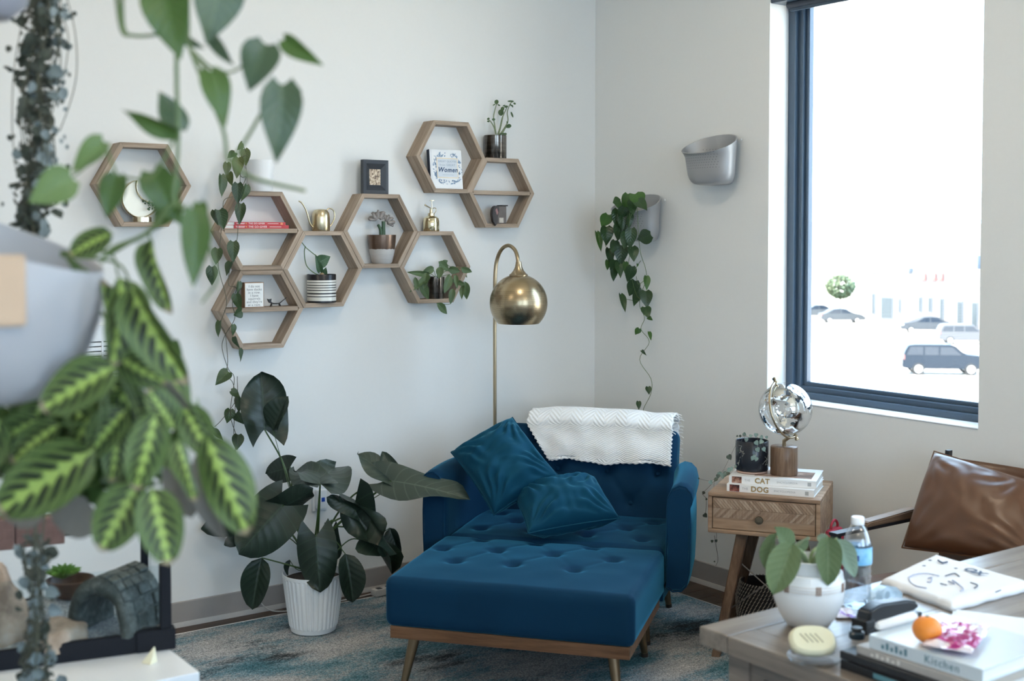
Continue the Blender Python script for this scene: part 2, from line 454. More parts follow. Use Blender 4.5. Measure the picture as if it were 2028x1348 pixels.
# floor: wood planks where the photo shows them (between rug and walls), boards as parts
m_floor = wood('floor_wood', (0.028, 0.016, 0.010), (0.065, 0.038, 0.024), (0.115, 0.072, 0.048), 0.7, 0.4, axis=0)
fl = struct('floor', nbox(RX0-0.2, 0.2, RY0-0.2, 0.2, -0.12, -0.012), simple('subfloor', (0.05, 0.032, 0.022), 0.6))
pl = []
for k in range(3):
    bm = bmesh.new(); L = (0.9, 1.2, 1.5)[k]
    box(bm, 0, L-0.0015, 0, 0.0935, -0.012, 0.0, 0.0012, seg=1); pl.append((L, mesh_of('plank', bm, m_floor)))
bm = bmesh.new(); rj = random.Random(3)
y = 0.0; nplank = 0
while y > RY0:
    y -= 0.095; x = RX0 - rj.random()*1.0
    while x < 0:
        L, me = pl[rj.randrange(3)]
        x1 = min(x+L, 0.0); x0 = max(x, RX0)
        show = (y > -0.45 and x1 > -2.6) or (x1 > -0.9 and y > -1.7)
        if show and x1-x0 > 0.02:
            if x+L <= 0 and x >= RX0: link('plank', me, fl, loc=(x, y, 0))
            else: obj('plank', nbox(0, x1-x0-0.0015, 0, 0.0935, -0.012, 0, 0.0012, seg=1), m_floor, fl, loc=(x0, y, 0))
            nplank += 1
        elif x1-x0 > 0.02: box(bm, x0, x1-0.0015, y, y+0.0935, -0.012, 0)
        x += L
o = obj('plank_field', bm, m_floor, fl); o['kind'] = 'stuff'
# baseboards
def baseboard(name, ax):
    prof = [(0, 0.0), (-0.011, 0.0), (-0.011, 0.012), (-0.007, 0.016), (-0.007, 0.100), (-0.005, 0.103), (0, 0.103)]
    prof_f = [(0, 0.0), (-0.015, 0.0), (-0.014, 0.008), (-0.0115, 0.020), (-0.0, 0.020)]
    bm = bmesh.new(); bf = bmesh.new()
    if ax == 1:   # along x on wall_back
        M = Matrix.Rotation(-PI/2, 4, 'Z')
        for b, p in ((bm, prof), (bf, prof_f)):
            a = [b.verts.new((RX0, yy, zz)) for yy, zz in p]; c = [b.verts.new((0, yy, zz)) for yy, zz in p]
            b.faces.new(a); b.faces.new(c[::-1])
            for i in range(len(p)): j = (i+1) % len(p); b.faces.new((a[i], c[i], c[j], a[j]))
    else:
        for b, p in ((bm, prof), (bf, prof_f)):
            a = [b.verts.new((xx, RY0, zz)) for xx, zz in p]; c = [b.verts.new((xx, -0.011, zz)) for xx, zz in p]
            b.faces.new(a); b.faces.new(c[::-1])
            for i in range(len(p)): j = (i+1) % len(p); b.faces.new((a[i], c[i], c[j], a[j]))
    o = struct(name, bm, m_base); obj('base_foot', bf, m_basew, o)
baseboard('baseboard_back', 1); baseboard('baseboard_right', 0)

# windows: frame set back in the reveal, stepped profile, one pane
m_pane = pane_mat('window_glass')
def window(name, ax, lo, hi, z0, z1, val, sgn):
    """frame pieces as parts; sgn: direction outwards along ax"""
    o = bpy.data.objects.new(name, None); COL.objects.link(o); o['kind'] = 'structure'
    fw_ = 0.075
    def pc(nm, a0, a1, b0, b1, d0, d1, mt=m_frame, bev=0.003):
        p, q = sorted((val+sgn*d0, val+sgn*d1))
        bm = nbox(p, q, a0, a1, b0, b1, bev, seg=1) if ax == 0 else nbox(a0, a1, p, q, b0, b1, bev, seg=1)
        return obj(nm, bm, mt, o)
    for (d0, d1, w) in ((0.115, 0.19, 0.040), (0.135, 0.185, 0.068), (0.150, 0.180, 0.088)):
        pc('frame_side', lo, lo+w, z0, z1, d0, d1); pc('frame_side', hi-w, hi, z0, z1, d0, d1)
        pc('frame_rail', lo+w, hi-w, z0, z0+w*0.85, d0, d1); pc('frame_rail', lo+w, hi-w, z1-w*0.85, z1, d0, d1)
    pc('pane', lo+0.085, hi-0.085, z0+0.07, z1-0.07, 0.163, 0.169, m_pane, 0)
    return o
m_sill = simple('white_sill', (0.82, 0.84, 0.86), 0.4, var=0.02)
for i, (y0, y1, z0, z1) in enumerate(WIN_R):
    w = window('window_%d' % (i+1), 0, y0, y1, z0, z1, 0.0, 1)
    if i == 0:
        obj('sill', nbox(-0.004, 0.115, y0, y1, z0-0.0, z0+0.006, 0.002, seg=1), m_sill, w)
for i, (x0, x1, z0, z1) in enumerate(WIN_F):
    window('window_%d' % (i+4), 1, x0, x1, z0, z1, RY0, -1)
# roller blind pulled up over the window
t = thing('roller_blind', 'dark roller blind rolled up at the top of the window', 'blind', (0.055, -1.69, 2.60))
obj('cassette', nbox(-0.055, 0.045, -0.513, 0.513, -0.012, 0.06, 0.006), m_frame, t, 25)
bm = bmesh.new(); tube(bm, [(0.0, -0.48, -0.022), (0.0, 0.46, -0.022)], 0.016, 14); obj('roller', bm, simple('blind_cloth', (0.06, 0.07, 0.09), 0.7), t, True)
bm = bmesh.new(); box(bm, -0.006, 0.006, -0.48, 0.45, -0.05, -0.036, 0.003); obj('bottom_bar', bm, m_frame, t)

# ceiling lamps (room lighting, above and behind the camera)
m_lampglow, n, b = _mat('lamp_diffuser'); b.inputs['Emission Color'].default_value = (1.0, 0.86, 0.68, 1); b.inputs['Emission Strength'].default_value = 22.0
for (x, y, w_) in ((-1.6, -1.9, 'above the blue footstool'), (-4.2, -1.9, 'above the white cabinet'), (-1.6, -5.4, 'beyond the desk, near the front wall'), (-4.2, -5.4, 'behind the camera')):
    t = thing('ceiling_lamp', 'round warm flush ceiling lamp '+w_, 'lamp', (x, y, RZ), group='ceiling lamps')
    obj('housing', lathe(bmesh.new(), [(0.21, 0.0), (0.21, -0.05), (0.19, -0.06), (0.0, -0.06)], 32), m_white, t, True)
    obj('diffuser', lathe(bmesh.new(), [(0.185, -0.061), (0.17, -0.085), (0.1, -0.1), (0, -0.104)], 32), m_lampglow, t, True)

# ================================================================ outside
GZ = -7.3
m_gr = simple('pale_asphalt', (0.60, 0.59, 0.57), 0.9, var=0.1, scale=0.4, kind='Generated')
struct('ground', nbox(0.6, 420, -220, 260, GZ-0.5, GZ), simple('pale_asphalt2', (0.78, 0.69, 0.57), 0.9, var=0.06, scale=0.2))
m_bld = simple('pale_stucco', (0.22, 0.215, 0.21), 0.85, var=0.05, scale=0.5)
m_bld2 = simple('pale_roof_panel', (0.15, 0.165, 0.185), 0.8, var=0.05)
m_dwin = simple('shop_window_glass', (0.05, 0.065, 0.075), 0.15, var=0.2, spec=0.3)
m_red = simple('red_sign', (0.22, 0.09, 0.08), 0.6)
A = onp(1600, 632, 2, GZ); B = onp(2080, 668, 2, GZ); ab = (B-A).normalized(); rz = math.atan2(ab.y, ab.x)
Lb = (B-A).length
t = thing('shop_building', 'long pale single-storey shop building across the car park', 'building', A, rz)
inv = (Matrix.Translation(A) @ Matrix.Rotation(rz, 4, 'Z')).inverted()
def fx(u, v=650):
    """distance along the facade for an image column"""
    d = ray(u, v); n_ = Vector((-ab.y, ab.x, 0)); tt = (A-EYE).dot(n_)/d.dot(n_); P = EYE+d*tt; return (P-A).dot(ab), P.z-GZ
x1 = fx(1738)[0]; H1 = fx(1755, 536)[1]
obj('wall', nbox(fx(1725)[0], Lb+30, 0, 18, 0, H1, 0), m_bld, t)
obj('parapet', nbox(fx(1725)[0]-0.3, fx(1805)[0], -0.5, 0.2, H1-0.15, H1+0.35, 0), m_bld2, t)
obj('sign_band', nbox(fx(1812)[0], Lb+30, -0.25, 0.1, fx(1900, 566)[1], H1+0.4, 0), simple('pale_band', (0.18, 0.17, 0.17), 0.8), t)
for (u0, u1) in ((1860, 1895), (1925, 1975)):
    obj('rooftop_unit', nbox(fx(u0)[0], fx(u1)[0], 3, 6, H1, H1+1.6, 0), m_bld2, t)
for (u0, u1, v0, v1) in ((1746, 1769, 588, 630), (1727, 1734, 580, 622), (1780, 1785, 590, 620), (1820, 1827, 587, 618), (1839, 1847, 588, 618), (1862, 1870, 590, 632), (1896, 1908, 596, 652), (1925, 1938, 598, 652)):
    x0_, za = fx(u0, v1); x1_, zb = fx(u1, v0)
    f = obj('window', nbox(x0_, x1_, -0.12, 0.1, max(0.02, za), zb, 0), m_bld2, t)
    obj('pane', nbox(x0_+0.08, x1_-0.08, -0.16, 0.0, max(0.1, za+0.08), zb-0.1, 0), m_dwin, f)
for k, u in enumerate((1828, 1848, 1862)):
    xs, zs = fx(u, 548); 
    obj('sign_letter', nbox(xs, xs+0.62, -0.42, -0.27, zs-0.35, zs-0.1, 0.03), m_red, t)
    obj('sign_letter', nbox(xs+0.45, xs+0.6, -0.42, -0.27, zs-0.35, zs+0.35, 0.03), m_red, t)
# distant ridge
bm = bmesh.new(); rr = random.Random(5)
vs = []
for i in range(40):
    y = -200 + i*14; h = 14+8*noise.noise(Vector((i*0.21, 0, 0)))
    vs.append((bm.verts.new((360, y, GZ)), bm.verts.new((375, y, GZ+h)), bm.verts.new((410, y, GZ))))
for a, b in zip(vs, vs[1:]): bm.faces.new((a[0], b[0], b[1], a[1])); bm.faces.new((a[1], b[1], b[2], a[2]))
o = obj('hills', bm, simple('far_hill', (0.13, 0.13, 0.125), 0.9), None, True); o['kind'] = 'structure'
# cars
m_tyre = simple('tyre_rubber', (0.03, 0.03, 0.03), 0.8); m_rim = simple('pale_wheel', (0.7, 0.7, 0.7), 0.4, 0.3)
m_cglass = simple('car_glass', (0.02, 0.03, 0.045), 0.1, spec=0.5)
def car(label, uc, vb, paint, prof, glassp, Lc, H, flip, ori=0.0, tail=None):
    P = onp(uc, vb, 2, GZ)
    t = thing('car', label, 'car', P, math.atan2(RT.y, RT.x)+ori, None)
    f = -1 if flip else 1; Wd = 1.85
    pts = [((x-0.5)*Lc*f, z*H) for x, z in prof]
    bm = bmesh.new(); prism(bm, pts, 0, Wd); bmesh.ops.bevel(bm, geom=bm.edges[:], offset=0.05, segments=2, affect='EDGES')
    obj('body', bm, paint, t, True)
    for gp in glassp:
        bm = bmesh.new(); prism(bm, [((x-0.5)*Lc*f, z*H) for x, z in gp], -0.012, Wd+0.012); obj('car_window', bm, m_cglass, t)
    for x in (0.19, 0.80):
        for y in (0.0, Wd-0.22):
            M = Matrix.Translation(((x-0.5)*Lc*f, y-0.02, 0.19*H+0.02)) @ Matrix.Rotation(-PI/2, 4, 'X')
            bm = bmesh.new(); lathe(bm, [(0.19*H, 0), (0.2*H, 0.04), (0.2*H, 0.22), (0.19*H, 0.26)], 20, M); w_ = obj('wheel', bm, m_tyre, t, True)
            bm = bmesh.new(); lathe(bm, [(0.13*H, -0.01), (0.13*H, 0.27)], 20, M); obj('rim', bm, m_rim, w_, True)
    bm = bmesh.new(); x = 0.965; box(bm, (x-0.5)*Lc*f-0.12, (x-0.5)*Lc*f+0.12, -0.02, 0.3, 0.48*H, 0.56*H, 0.02); obj('headlight', bm, m_rim, t)
    bm = bmesh.new(); x = 0.02; box(bm, (x-0.5)*Lc*f-0.05, (x-0.5)*Lc*f+0.05, -0.02, 0.25, 0.5*H, 0.66*H, 0.02); obj('tail_light', bm, m_red, t)
    return t
suvp = [(0.0, 0.24), (0.005, 0.55), (0.03, 0.78), (0.07, 0.97), (0.14, 1.0), (0.55, 1.0), (0.62, 0.96), (0.74, 0.66), (0.95, 0.62), (0.995, 0.5), (1.0, 0.25), (0.9, 0.2), (0.08, 0.2)]
suvg = [[(0.05, 0.66), (0.09, 0.92), (0.24, 0.93), (0.24, 0.66)], [(0.26, 0.66), (0.26, 0.93), (0.42, 0.93), (0.42, 0.66)], [(0.44, 0.66), (0.44, 0.93), (0.58, 0.92), (0.69, 0.66)]]
sedp = [(0.0, 0.3), (0.01, 0.62), (0.12, 0.68), (0.27, 0.96), (0.4, 1.0), (0.55, 0.98), (0.73, 0.68), (0.93, 0.58), (1.0, 0.42), (0.99, 0.22), (0.04, 0.2)]
sedg = [[(0.18, 0.68), (0.29, 0.92), (0.43, 0.95), (0.43, 0.68)], [(0.45, 0.68), (0.45, 0.95), (0.55, 0.92), (0.68, 0.68)]]
car('dark blue-grey SUV parked nearest outside the window', 1872, 743, simple('paint_navy', (0.012, 0.02, 0.032), 0.35, 0.0, spec=0.3), suvp, suvg, 5.3, 1.95, False, -0.12)
car('silver sedan parked by the round tree', 1671, 640, simple('paint_silver', (0.06, 0.066, 0.072), 0.4, 0.0, spec=0.3), sedp, sedg, 4.5, 1.5, False, -0.05)
car('grey sedan parked in front of the shop windows', 1836, 660, simple('paint_grey', (0.05, 0.056, 0.064), 0.4, spec=0.3), sedp, sedg, 4.6, 1.5, True, -0.2)
car('white car with red tail lights behind the SUV', 1918, 682, simple('paint_white', (0.09, 0.09, 0.095), 0.4), suvp, suvg, 4.6, 1.6, False, -0.15)
car('pale hatchback at the left edge of the car park', 1618, 631, simple('paint_pale', (0.06, 0.065, 0.07), 0.4), sedp, sedg, 4.2, 1.5, True, 0.1)
# tree
P = onp(1664, 612, 2, GZ); t = thing('tree', 'round pale green tree in the car park', 'tree', P)
bm = bmesh.new(); tube(bm, [(0, 0, 0), (0.05, 0, 1.2), (0, 0, 2.0)], 0.14, 8, 0.08); obj('trunk', bm, simple('bark', (0.10, 0.07, 0.05), 0.9), t, True)
bm = bmesh.new(); rr = random.Random(2)
for k in range(1500):
    d_ = Vector((rr.gauss(0, 1), rr.gauss(0, 1), rr.gauss(0, 1))).normalized()
    c = Vector((0, 0, 2.75)) + Vector((d_.x*1.75, d_.y*1.75, d_.z*1.45))*(0.72+0.32*rr.random())
    a = Vector((rr.gauss(0, 1), rr.gauss(0, 1), rr.gauss(0, 1))).normalized()*0.22; b = a.orthogonal().normalized()*0.16
    q = [bm.verts.new(c+a), bm.verts.new(c+b), bm.verts.new(c-a), bm.verts.new(c-b)]; bm.faces.new(q)
o = obj('foliage', bm, simple('tree_leaf', (0.10, 0.135, 0.07), 0.7, var=0.4, scale=3), t); o['kind'] = 'stuff'

# ================================================================ rug
m_rug, n, b = _mat('rug')
co = coords(n, 'Object', (1, 1, 1), (0, 0, 0.25))
st = coords(n, 'Object', (1.3, 3.0, 1), (0, 0, -0.12))
n1 = noise_(n, 1.6, st, 5, 0.6); n2 = noise_(n, 170, co, 2, 0.8); n3 = noise_(n, 60, st, 3, 0.8)
n4 = noise_(n, 1.15, coords(n, 'Object', (1.0, 2.2, 1), (0, 0, 0.4)), 4, 0.6)
f = math_(n, 'ADD', n1, math_(n, 'MULTIPLY', math_(n, 'SUBTRACT', n3, 0.5), 0.55))
c1 = ramp_(n, f, [(0.34, (0.06, 0.15, 0.18)), (0.44, (0.16, 0.26, 0.30)), (0.53, (0.35, 0.355, 0.36)), (0.68, (0.47, 0.455, 0.44))])
f4 = math_(n, 'ADD', n4, math_(n, 'MULTIPLY', math_(n, 'SUBTRACT', n3, 0.5), 0.25))
dk = ramp_(n, f4, [(0.36, (1, 1, 1)), (0.44, (0, 0, 0))])
c2 = mixcol(n, dk, c1, (0.035, 0.042, 0.045))
sp = ramp_(n, n2, [(0.36, (0.45, 0.45, 0.45)), (0.64, (1.4, 1.4, 1.4))])
mm = n.nodes.new('ShaderNodeMix'); mm.data_type = 'RGBA'; mm.blend_type = 'MULTIPLY'; mm.inputs[0].default_value = 1
n.links.new(c2, mm.inputs[6]); n.links.new(sp, mm.inputs[7]); n.links.new(mm.outputs[2], b.inputs['Base Color'])
b.inputs['Roughness'].default_value = 0.95; b.inputs['Specular IOR Level'].default_value = 0.1
bump_(n, b, n2, 0.7, 0.004)
bm = nbox(-4.2, -0.215, -3.1, -0.118, 0.0, 0.010, 0.004, seg=2)
t = thing('area_rug', 'teal, grey and beige abstract low-pile area rug under the blue chair', 'rug')
obj('pile', bm, m_rug, t)
bm = bmesh.new(); tube(bm, [(-4.2, -0.118, 0.007), (-0.215, -0.118, 0.007), (-0.215, -3.1, 0.007), (-4.2, -3.1, 0.007), (-4.2, -0.118, 0.007)], 0.005, 6)
obj('bound_edge', bm, simple('rug_binding', (0.62, 0.60, 0.58), 0.9), t)
# ================================================================ blue velvet chair and its footstool (one local frame)
CHO = Vector((-1.0856, -1.0714, 0)); CHR = -math.radians(51.5)
exl = Vector((math.cos(CHR), math.sin(CHR), 0)); eyl = Vector((-math.sin(CHR), math.cos(CHR), 0))
m_rail = wood('footstool_rail_wood', (0.055, 0.024, 0.012), (0.16, 0.078, 0.040), (0.26, 0.135, 0.075), 0.9, 0.35, axis=0)
m_legm = simple('bronze_leg', (0.20, 0.14, 0.085), 0.3, 0.85, var=0.1)
m_cap = simple('dark_leg_cap', (0.03, 0.02, 0.015), 0.5)
def chair_leg(parent, x, y, z1, dx, dy, r0=0.021, r1=0.0125):
    bm = bmesh.new(); tube(bm, [(x, y, z1), (x+dx*0.97, y+dy*0.97, 0.012)], r0, 16, r1); o = obj('leg', bm, m_legm, parent, True)
    bm = bmesh.new(); tube(bm, [(x+dx*0.965, y+dy*0.965, 0.014), (x+dx, y+dy, 0.0)], r1+0.0012, 16, r1+0.001); obj('leg_cap', bm, m_cap, o, True)
BZ = 0.0115
ot = thing('footstool', 'wide blue velvet tufted footstool with wooden rail, pushed against the chair', 'footstool', CHO+Vector((0, 0, BZ)), CHR)
OW, OD, OH = 0.885, 0.645, 0.175
cy_ = -0.333
btn = []
for yy, xs in ((-0.055, (-0.27, -0.05, 0.17)), (-0.22, (-0.375, -0.16, 0.06, 0.285)), (-0.40, (-0.265, -0.045, 0.18)), (-0.555, (-0.375, -0.16, 0.06, 0.285))):
    if yy > -0.5:
        for x in xs: btn.append((x, yy-cy_))
bm = rbox_pts(OW, OD, OH, 0.028, 110, 84, 8)
tuft(bm, OH, btn, 0.021, 0.020, 0.10, 0.012, OW, OD)
for v in bm.verts:
    if v.co.z < OH*0.6: v.co.y += 0.003*noise.noise(v.co*7)
cu = obj('cushion', bm, m_velvet, ot, 'all', loc=(0, cy_, 0.235-BZ))
for bx_, by_ in btn:
    b = lathe(bmesh.new(), [(0.0, 0.005), (0.006, 0.004), (0.0095, 0.0), (0.008, -0.004)], 12)
    obj('button', b, m_velvet, cu, True, loc=(bx_, by_, OH-0.021))
bm = bmesh.new(); x0, x1, y0, y1 = -0.425, 0.425, -0.640, -0.03; zt, zb = 0.235-BZ, 0.192-BZ; ww = 0.022
fr = nbox(x0, x1, y0, y0+ww, zb, zt, 0.002); obj('rail', fr, m_rail, ot)
fr = nbox(x0+ww, x1-ww, y1-ww, y1, zb, zt, 0.002); obj('rail', fr, m_rail, ot)
for sx_ in (x0, x1-ww): obj('rail', nbox(sx_, sx_+ww, y0+ww, y1, zb, zt, 0.002), m_rail, ot)
obj('underside', nbox(x0+ww, x1-ww, y0+ww, y1-ww, zt-0.012, zt, 0), m_cap, ot)
for sx_ in (-1, 1):
    chair_leg(ot, sx_*0.355, -0.575, zb+0.002, sx_*0.03, -0.04); chair_leg(ot, sx_*0.355, -0.09, zb+0.002, sx_*0.02, 0.03)

ch = thing('lounge_chair', 'blue velvet lounge chair with rolled arms and tufted seat in the corner', 'chair', CHO+Vector((0, 0, BZ)), CHR)
SH = 0.165; SW = 0.868; SD = 0.53
bts = [(x, y-0.265) for y, xs in ((0.12, (-0.33, -0.11, 0.11, 0.33)), (0.27, (-0.22, 0.0, 0.24)), (0.41, (-0.33, -0.11, 0.11, 0.33))) for x in xs]
bm = rbox_pts(SW, SD, SH, 0.03, 84, 60, 8); tuft(bm, SH, bts, 0.020, 0.020, 0.10, 0.012, SW, SD)
st_ = obj('seat_cushion', bm, m_velvet, ch, 'all', loc=(0, 0.267, 0.245-BZ))
for p in bts:
    b = lathe(bmesh.new(), [(0.0, 0.005), (0.006, 0.004), (0.0095, 0.0), (0.008, -0.004)], 12); obj('button', b, m_velvet, st_, True, loc=(p[0], p[1], SH-0.018))
obj('seat_base', nbox(-0.43, 0.43, 0.02, 0.58, 0.20-BZ, 0.245-BZ, 0.006), m_velvet, ch)
# arms: profile extruded front to back
prof = [(0.002, 0.262), (0.0, 0.40), (0.002, 0.56), (0.006, 0.61), (0.022, 0.642), (0.05, 0.657), (0.078, 0.652), (0.098, 0.632), (0.104, 0.605), (0.099, 0.585), (0.092, 0.578), (0.095, 0.50), (0.094, 0.40), (0.090, 0.32), (0.080, 0.27), (0.06, 0.250), (0.025, 0.246)]
def arm(side):
    bm = bmesh.new(); nS = 18; rings = []
    for k in range(nS+1):
        t_ = k/nS; y = -0.004 + 0.53*t_
        ed = min(t_, 1-t_)*0.53; sh = 0.012*max(0, 1-ed/0.014)**2
        flare = -0.055*t_*t_ ; rise = 0.012*math.sin(PI*t_)
        ring = []
        cx_ = 0.05+flare; cz_ = 0.45
        for (px, pz) in prof:
            qx = px + flare; qz = pz + rise*(1 if pz > 0.5 else 0)
            d_ = Vector((qx-cx_, qz-cz_)); d_ *= max(0.0, 1-sh/max(d_.length, 1e-3))
            ring.append(bm.verts.new((side*(0.443+cx_+d_.x), y, cz_+d_.y-BZ)))
        rings.append(ring)
    m_ = len(prof)
    for a, b in zip(rings, rings[1:]):
        for i in range(m_): bm.faces.new((a[i], a[(i+1) % m_], b[(i+1) % m_], b[i]))
    bm.faces.new(rings[0]); bm.faces.new(rings[-1][::-1])
    return obj('arm', bm, m_velvet, ch, 50)
for s in (-1, 1):
    a = arm(s)
    # piping along the front edge
    bm = bmesh.new(); tube(bm, [(s*(0.443+0.05+(px-0.05)*0.93), 0.0, 0.45+(pz-0.45)*0.985-BZ) for px, pz in prof+prof[:1]], 0.0035, 6); obj('piping', bm, m_velvet, a, True)
# backrest, reclined
tilt = math.radians(-17)
BW, BHt, BT = 0.815, 0.43, 0.13
Mb = Matrix.Translation((-0.012, 0.555, 0.345-BZ)) @ Matrix.Rotation(tilt, 4, 'X')
bm = rbox_pts(BW, BHt, BT, 0.035, 84, 50, 6)
btb = [(x, y) for y, xs in ((-0.11, (-0.22, 0.0, 0.22)), (0.02, (-0.33, -0.11, 0.11, 0.33)), (0.14, (-0.22, 0.0, 0.22))) for x in xs]
tuft(bm, BT, btb, 0.020, 0.026, 0.25, 0.008, BW, BHt)
Mr = Mb @ Matrix.Translation((0, 0.06, BHt/2)) @ Matrix.Rotation(PI/2, 4, 'X')
bk = obj('backrest', bm, m_velvet, ch, 'all', M=Mr)
for p in btb:
    b = lathe(bmesh.new(), [(0.0, 0.005), (0.006, 0.004), (0.0095, 0.0), (0.008, -0.004)], 12); obj('button', b, m_velvet, bk, True, loc=(p[0], p[1], BT-0.017))
for s in (-1, 1):
    chair_leg(ch, s*0.345, 0.06, 0.20-BZ, s*0.015, 0.02); chair_leg(ch, s*0.345, 0.54, 0.20-BZ, s*0.02, 0.05)

# ---- throw draped over the backrest
m_throw, n, b = _mat('white_throw')
uvn = n.nodes.new('ShaderNodeUVMap'); s_ = n.nodes.new('ShaderNodeSeparateXYZ'); n.links.new(uvn.outputs[0], s_.inputs[0])
zig = math_(n, 'PINGPONG', math_(n, 'MULTIPLY', s_.outputs['X'], 13.0), 1.0)
hb = math_(n, 'SINE', math_(n, 'MULTIPLY', math_(n, 'ADD', math_(n, 'MULTIPLY', s_.outputs['Y'], 1.0), math_(n, 'MULTIPLY', zig, 0.05)), 300))
nf = noise_(n, 260, coords(n, 'UV', (1, 1, 1)), 2)
hh = math_(n, 'ADD', math_(n, 'MULTIPLY', hb, 0.6), math_(n, 'MULTIPLY', nf, 0.8))
n.links.new(mixcol(n, math_(n, 'MULTIPLY_ADD', hb, 0.12, 0.2), (0.88, 0.88, 0.87), (0.72, 0.72, 0.71)), b.inputs['Base Color'])
b.inputs['Roughness'].default_value = 0.95; b.inputs['Sheen Weight'].default_value = 0.3
bump_(n, b, hh, 0.5, 0.004)
def throw_fn(off):
    X0, X1 = -0.262, 0.378
    # path in backrest plane coordinates: (distance out from the back face normal, height) front hem -> over the top -> back hem
    T = math.tan(-tilt)
    def path(s):
        # s 0..1
        zt = 0.806; zfb = 0.630
        def yf(z): return 0.488 + (z-0.345)*T   # front face y
        if s < 0.42:
            k = s/0.42; z = zfb + (zt-0.03-zfb)*k; return (yf(z)-0.036-off-0.004*math.sin(k*5), z)
        if s < 0.62:
            k = (s-0.42)/0.20; a = PI*k; z = zt-0.03; cyy = yf(z)+0.058; r = 0.094+off
            return (cyy - r*math.cos(a), z+ (0.052+off)*math.sin(a))
        k = (s-0.62)/0.38; z = zt-0.03-0.25*k; return (yf(z)+0.152+off+0.01*k, z)
    def f(a, s):
        y, z = path(s); x = X0 + (X1-X0)*a
        # left part pulled into a slope, hem wavy
        x -= 0.0
        if s < 0.42: x += 0.11*(1-a)**2*(1-s/0.42)
        z += 0.006*noise.noise(Vector((a*5, s*3, 1)))*2 - 0.010*(abs(a-0.45)*1.6)**2
        y += 0.010*noise.noise(Vector((a*7, s*5, 4)))
        if s < 0.03: z += 0.002*math.sin(a*130) + 0.008*math.sin(a*9)
        if a > 0.97 or a < 0.03: x += 0.004*math.sin(s*140)
        return Vector((x, y, z-BZ))
    return f
th = thing('throw_blanket', 'white woven throw folded over the back of the blue chair', 'blanket', ch.location, CHR)
bm = bmesh.new(); grid(bm, 90, 70, throw_fn(0.004), uv=True)
bm.normal_update()
me = mesh_raw('cloth', bm, m_throw, 'all')
o = link('cloth', me, th); sm = o.modifiers.new('solid', 'SOLIDIFY'); sm.thickness = 0.010; sm.offset = 0
bm = bmesh.new(); fn = throw_fn(0.004)
for k in range(30):
    s = 0.40+0.56*k/29; p = fn(1.0, s); q = p + Vector((0.014+0.008*R.random(), 0.004*R.random(), -0.012*R.random()))
    tube(bm, [p, (p+q)/2+Vector((0, 0, 0.002)), q], 0.0022, 4)
fo = obj('fringe', bm, m_throw, th); fo['kind'] = 'stuff'

# ---- pillows from four corners
def pillow(name, label, cat, corners, thick, mat, wr=0.006, seed=1, n=30, group=None, pinch=0.06, seam=None):
    c = [Vector(p) for p in corners]   # TL TR BR BL
    ctr = sum(c, Vector())/4
    nrm = ((c[1]-c[0])+(c[2]-c[3])).cross((c[0]-c[3])+(c[1]-c[2])).normalized()
    t = thing(name, label, cat, ctr - nrm*0, 0, group)
    bm = bmesh.new(); off = Vector((seed*3.7, seed*1.3, 0))
    def f(sgn):
        def g(a, b):
            # edges bow inwards between the corners
            u = a*2-1; v = b*2-1
            uu = u*(1-pinch*(1-v*v)); vv = v*(1-pinch*(1-u*u)); A_ = (uu+1)/2; B_ = (vv+1)/2
            p = c[3]*(1-A_)*(1-B_) + c[2]*A_*(1-B_) + c[1]*A_*B_ + c[0]*(1-A_)*B_
            h = ((1-u**2)*(1-v**2))**0.42
            e = (1-max(abs(u), abs(v)))
            # wrinkles radiate from corners and run in from the edges
            rad = 0
            for (cx_, cy2) in ((-1, -1), (1, -1), (1, 1), (-1, 1)):
                d_ = math.hypot(u-cx_, v-cy2); an = math.atan2(v-cy2, u-cx_)
                rad += math.sin(an*17+seed+noise.noise(Vector((u*1.5, v*1.5, seed)))*4)*math.exp(-((d_-0.55)/0.42)**2)
            w = wr*(rad + 1.3*noise.noise(Vector((u*2.2, v*2.2, seed*5+sgn))) + 0.8*noise.noise(Vector((u*6, v*2, seed*9+sgn))))
            return p - ctr + nrm*sgn*(thick*0.5*h + w*min(1, e*5))
        return g
    grid(bm, n, n, f(1), uv=True); grid(bm, n, n, f(-1), uv=True)
    bmesh.ops.remove_doubles(bm, verts=bm.verts, dist=1e-5)
    o = obj('pillow_cover', bm, mat, t, 'all')
    sd = o.modifiers.new('sub', 'SUBSURF'); sd.levels = 1; sd.render_levels = 1
    # seam
    bm = bmesh.new(); pts = []
    for (a0, b0, a1, b1) in ((0, 0, 1, 0), (1, 0, 1, 1), (1, 1, 0, 1), (0, 1, 0, 0)):
        for k in range(10): pts.append(f(0)(a0+(a1-a0)*k/10, b0+(b1-b0)*k/10))
    pts.append(pts[0]); tube(bm, pts, 0.0028, 5); obj('seam', bm, seam or mat, t, True)
    return t
pillow('cushion', 'large blue velvet cushion propped on its corner against the chair arm', 'cushion',
       [at(1015, 826, 5.22), at(1108, 944, 4.98), at(978, 1020, 4.92), at(893, 895, 5.10)], 0.23, m_velvet2, 0.012, 2, 44)
pillow('cushion', 'smaller blue velvet cushion lying flat on the chair seat', 'cushion',
       [at(1010, 972, 5.02), at(1178, 944, 5.05), at(1228, 1026, 4.88), at(1046, 1056, 4.78)], 0.20, m_velvet2, 0.012, 5, 44)

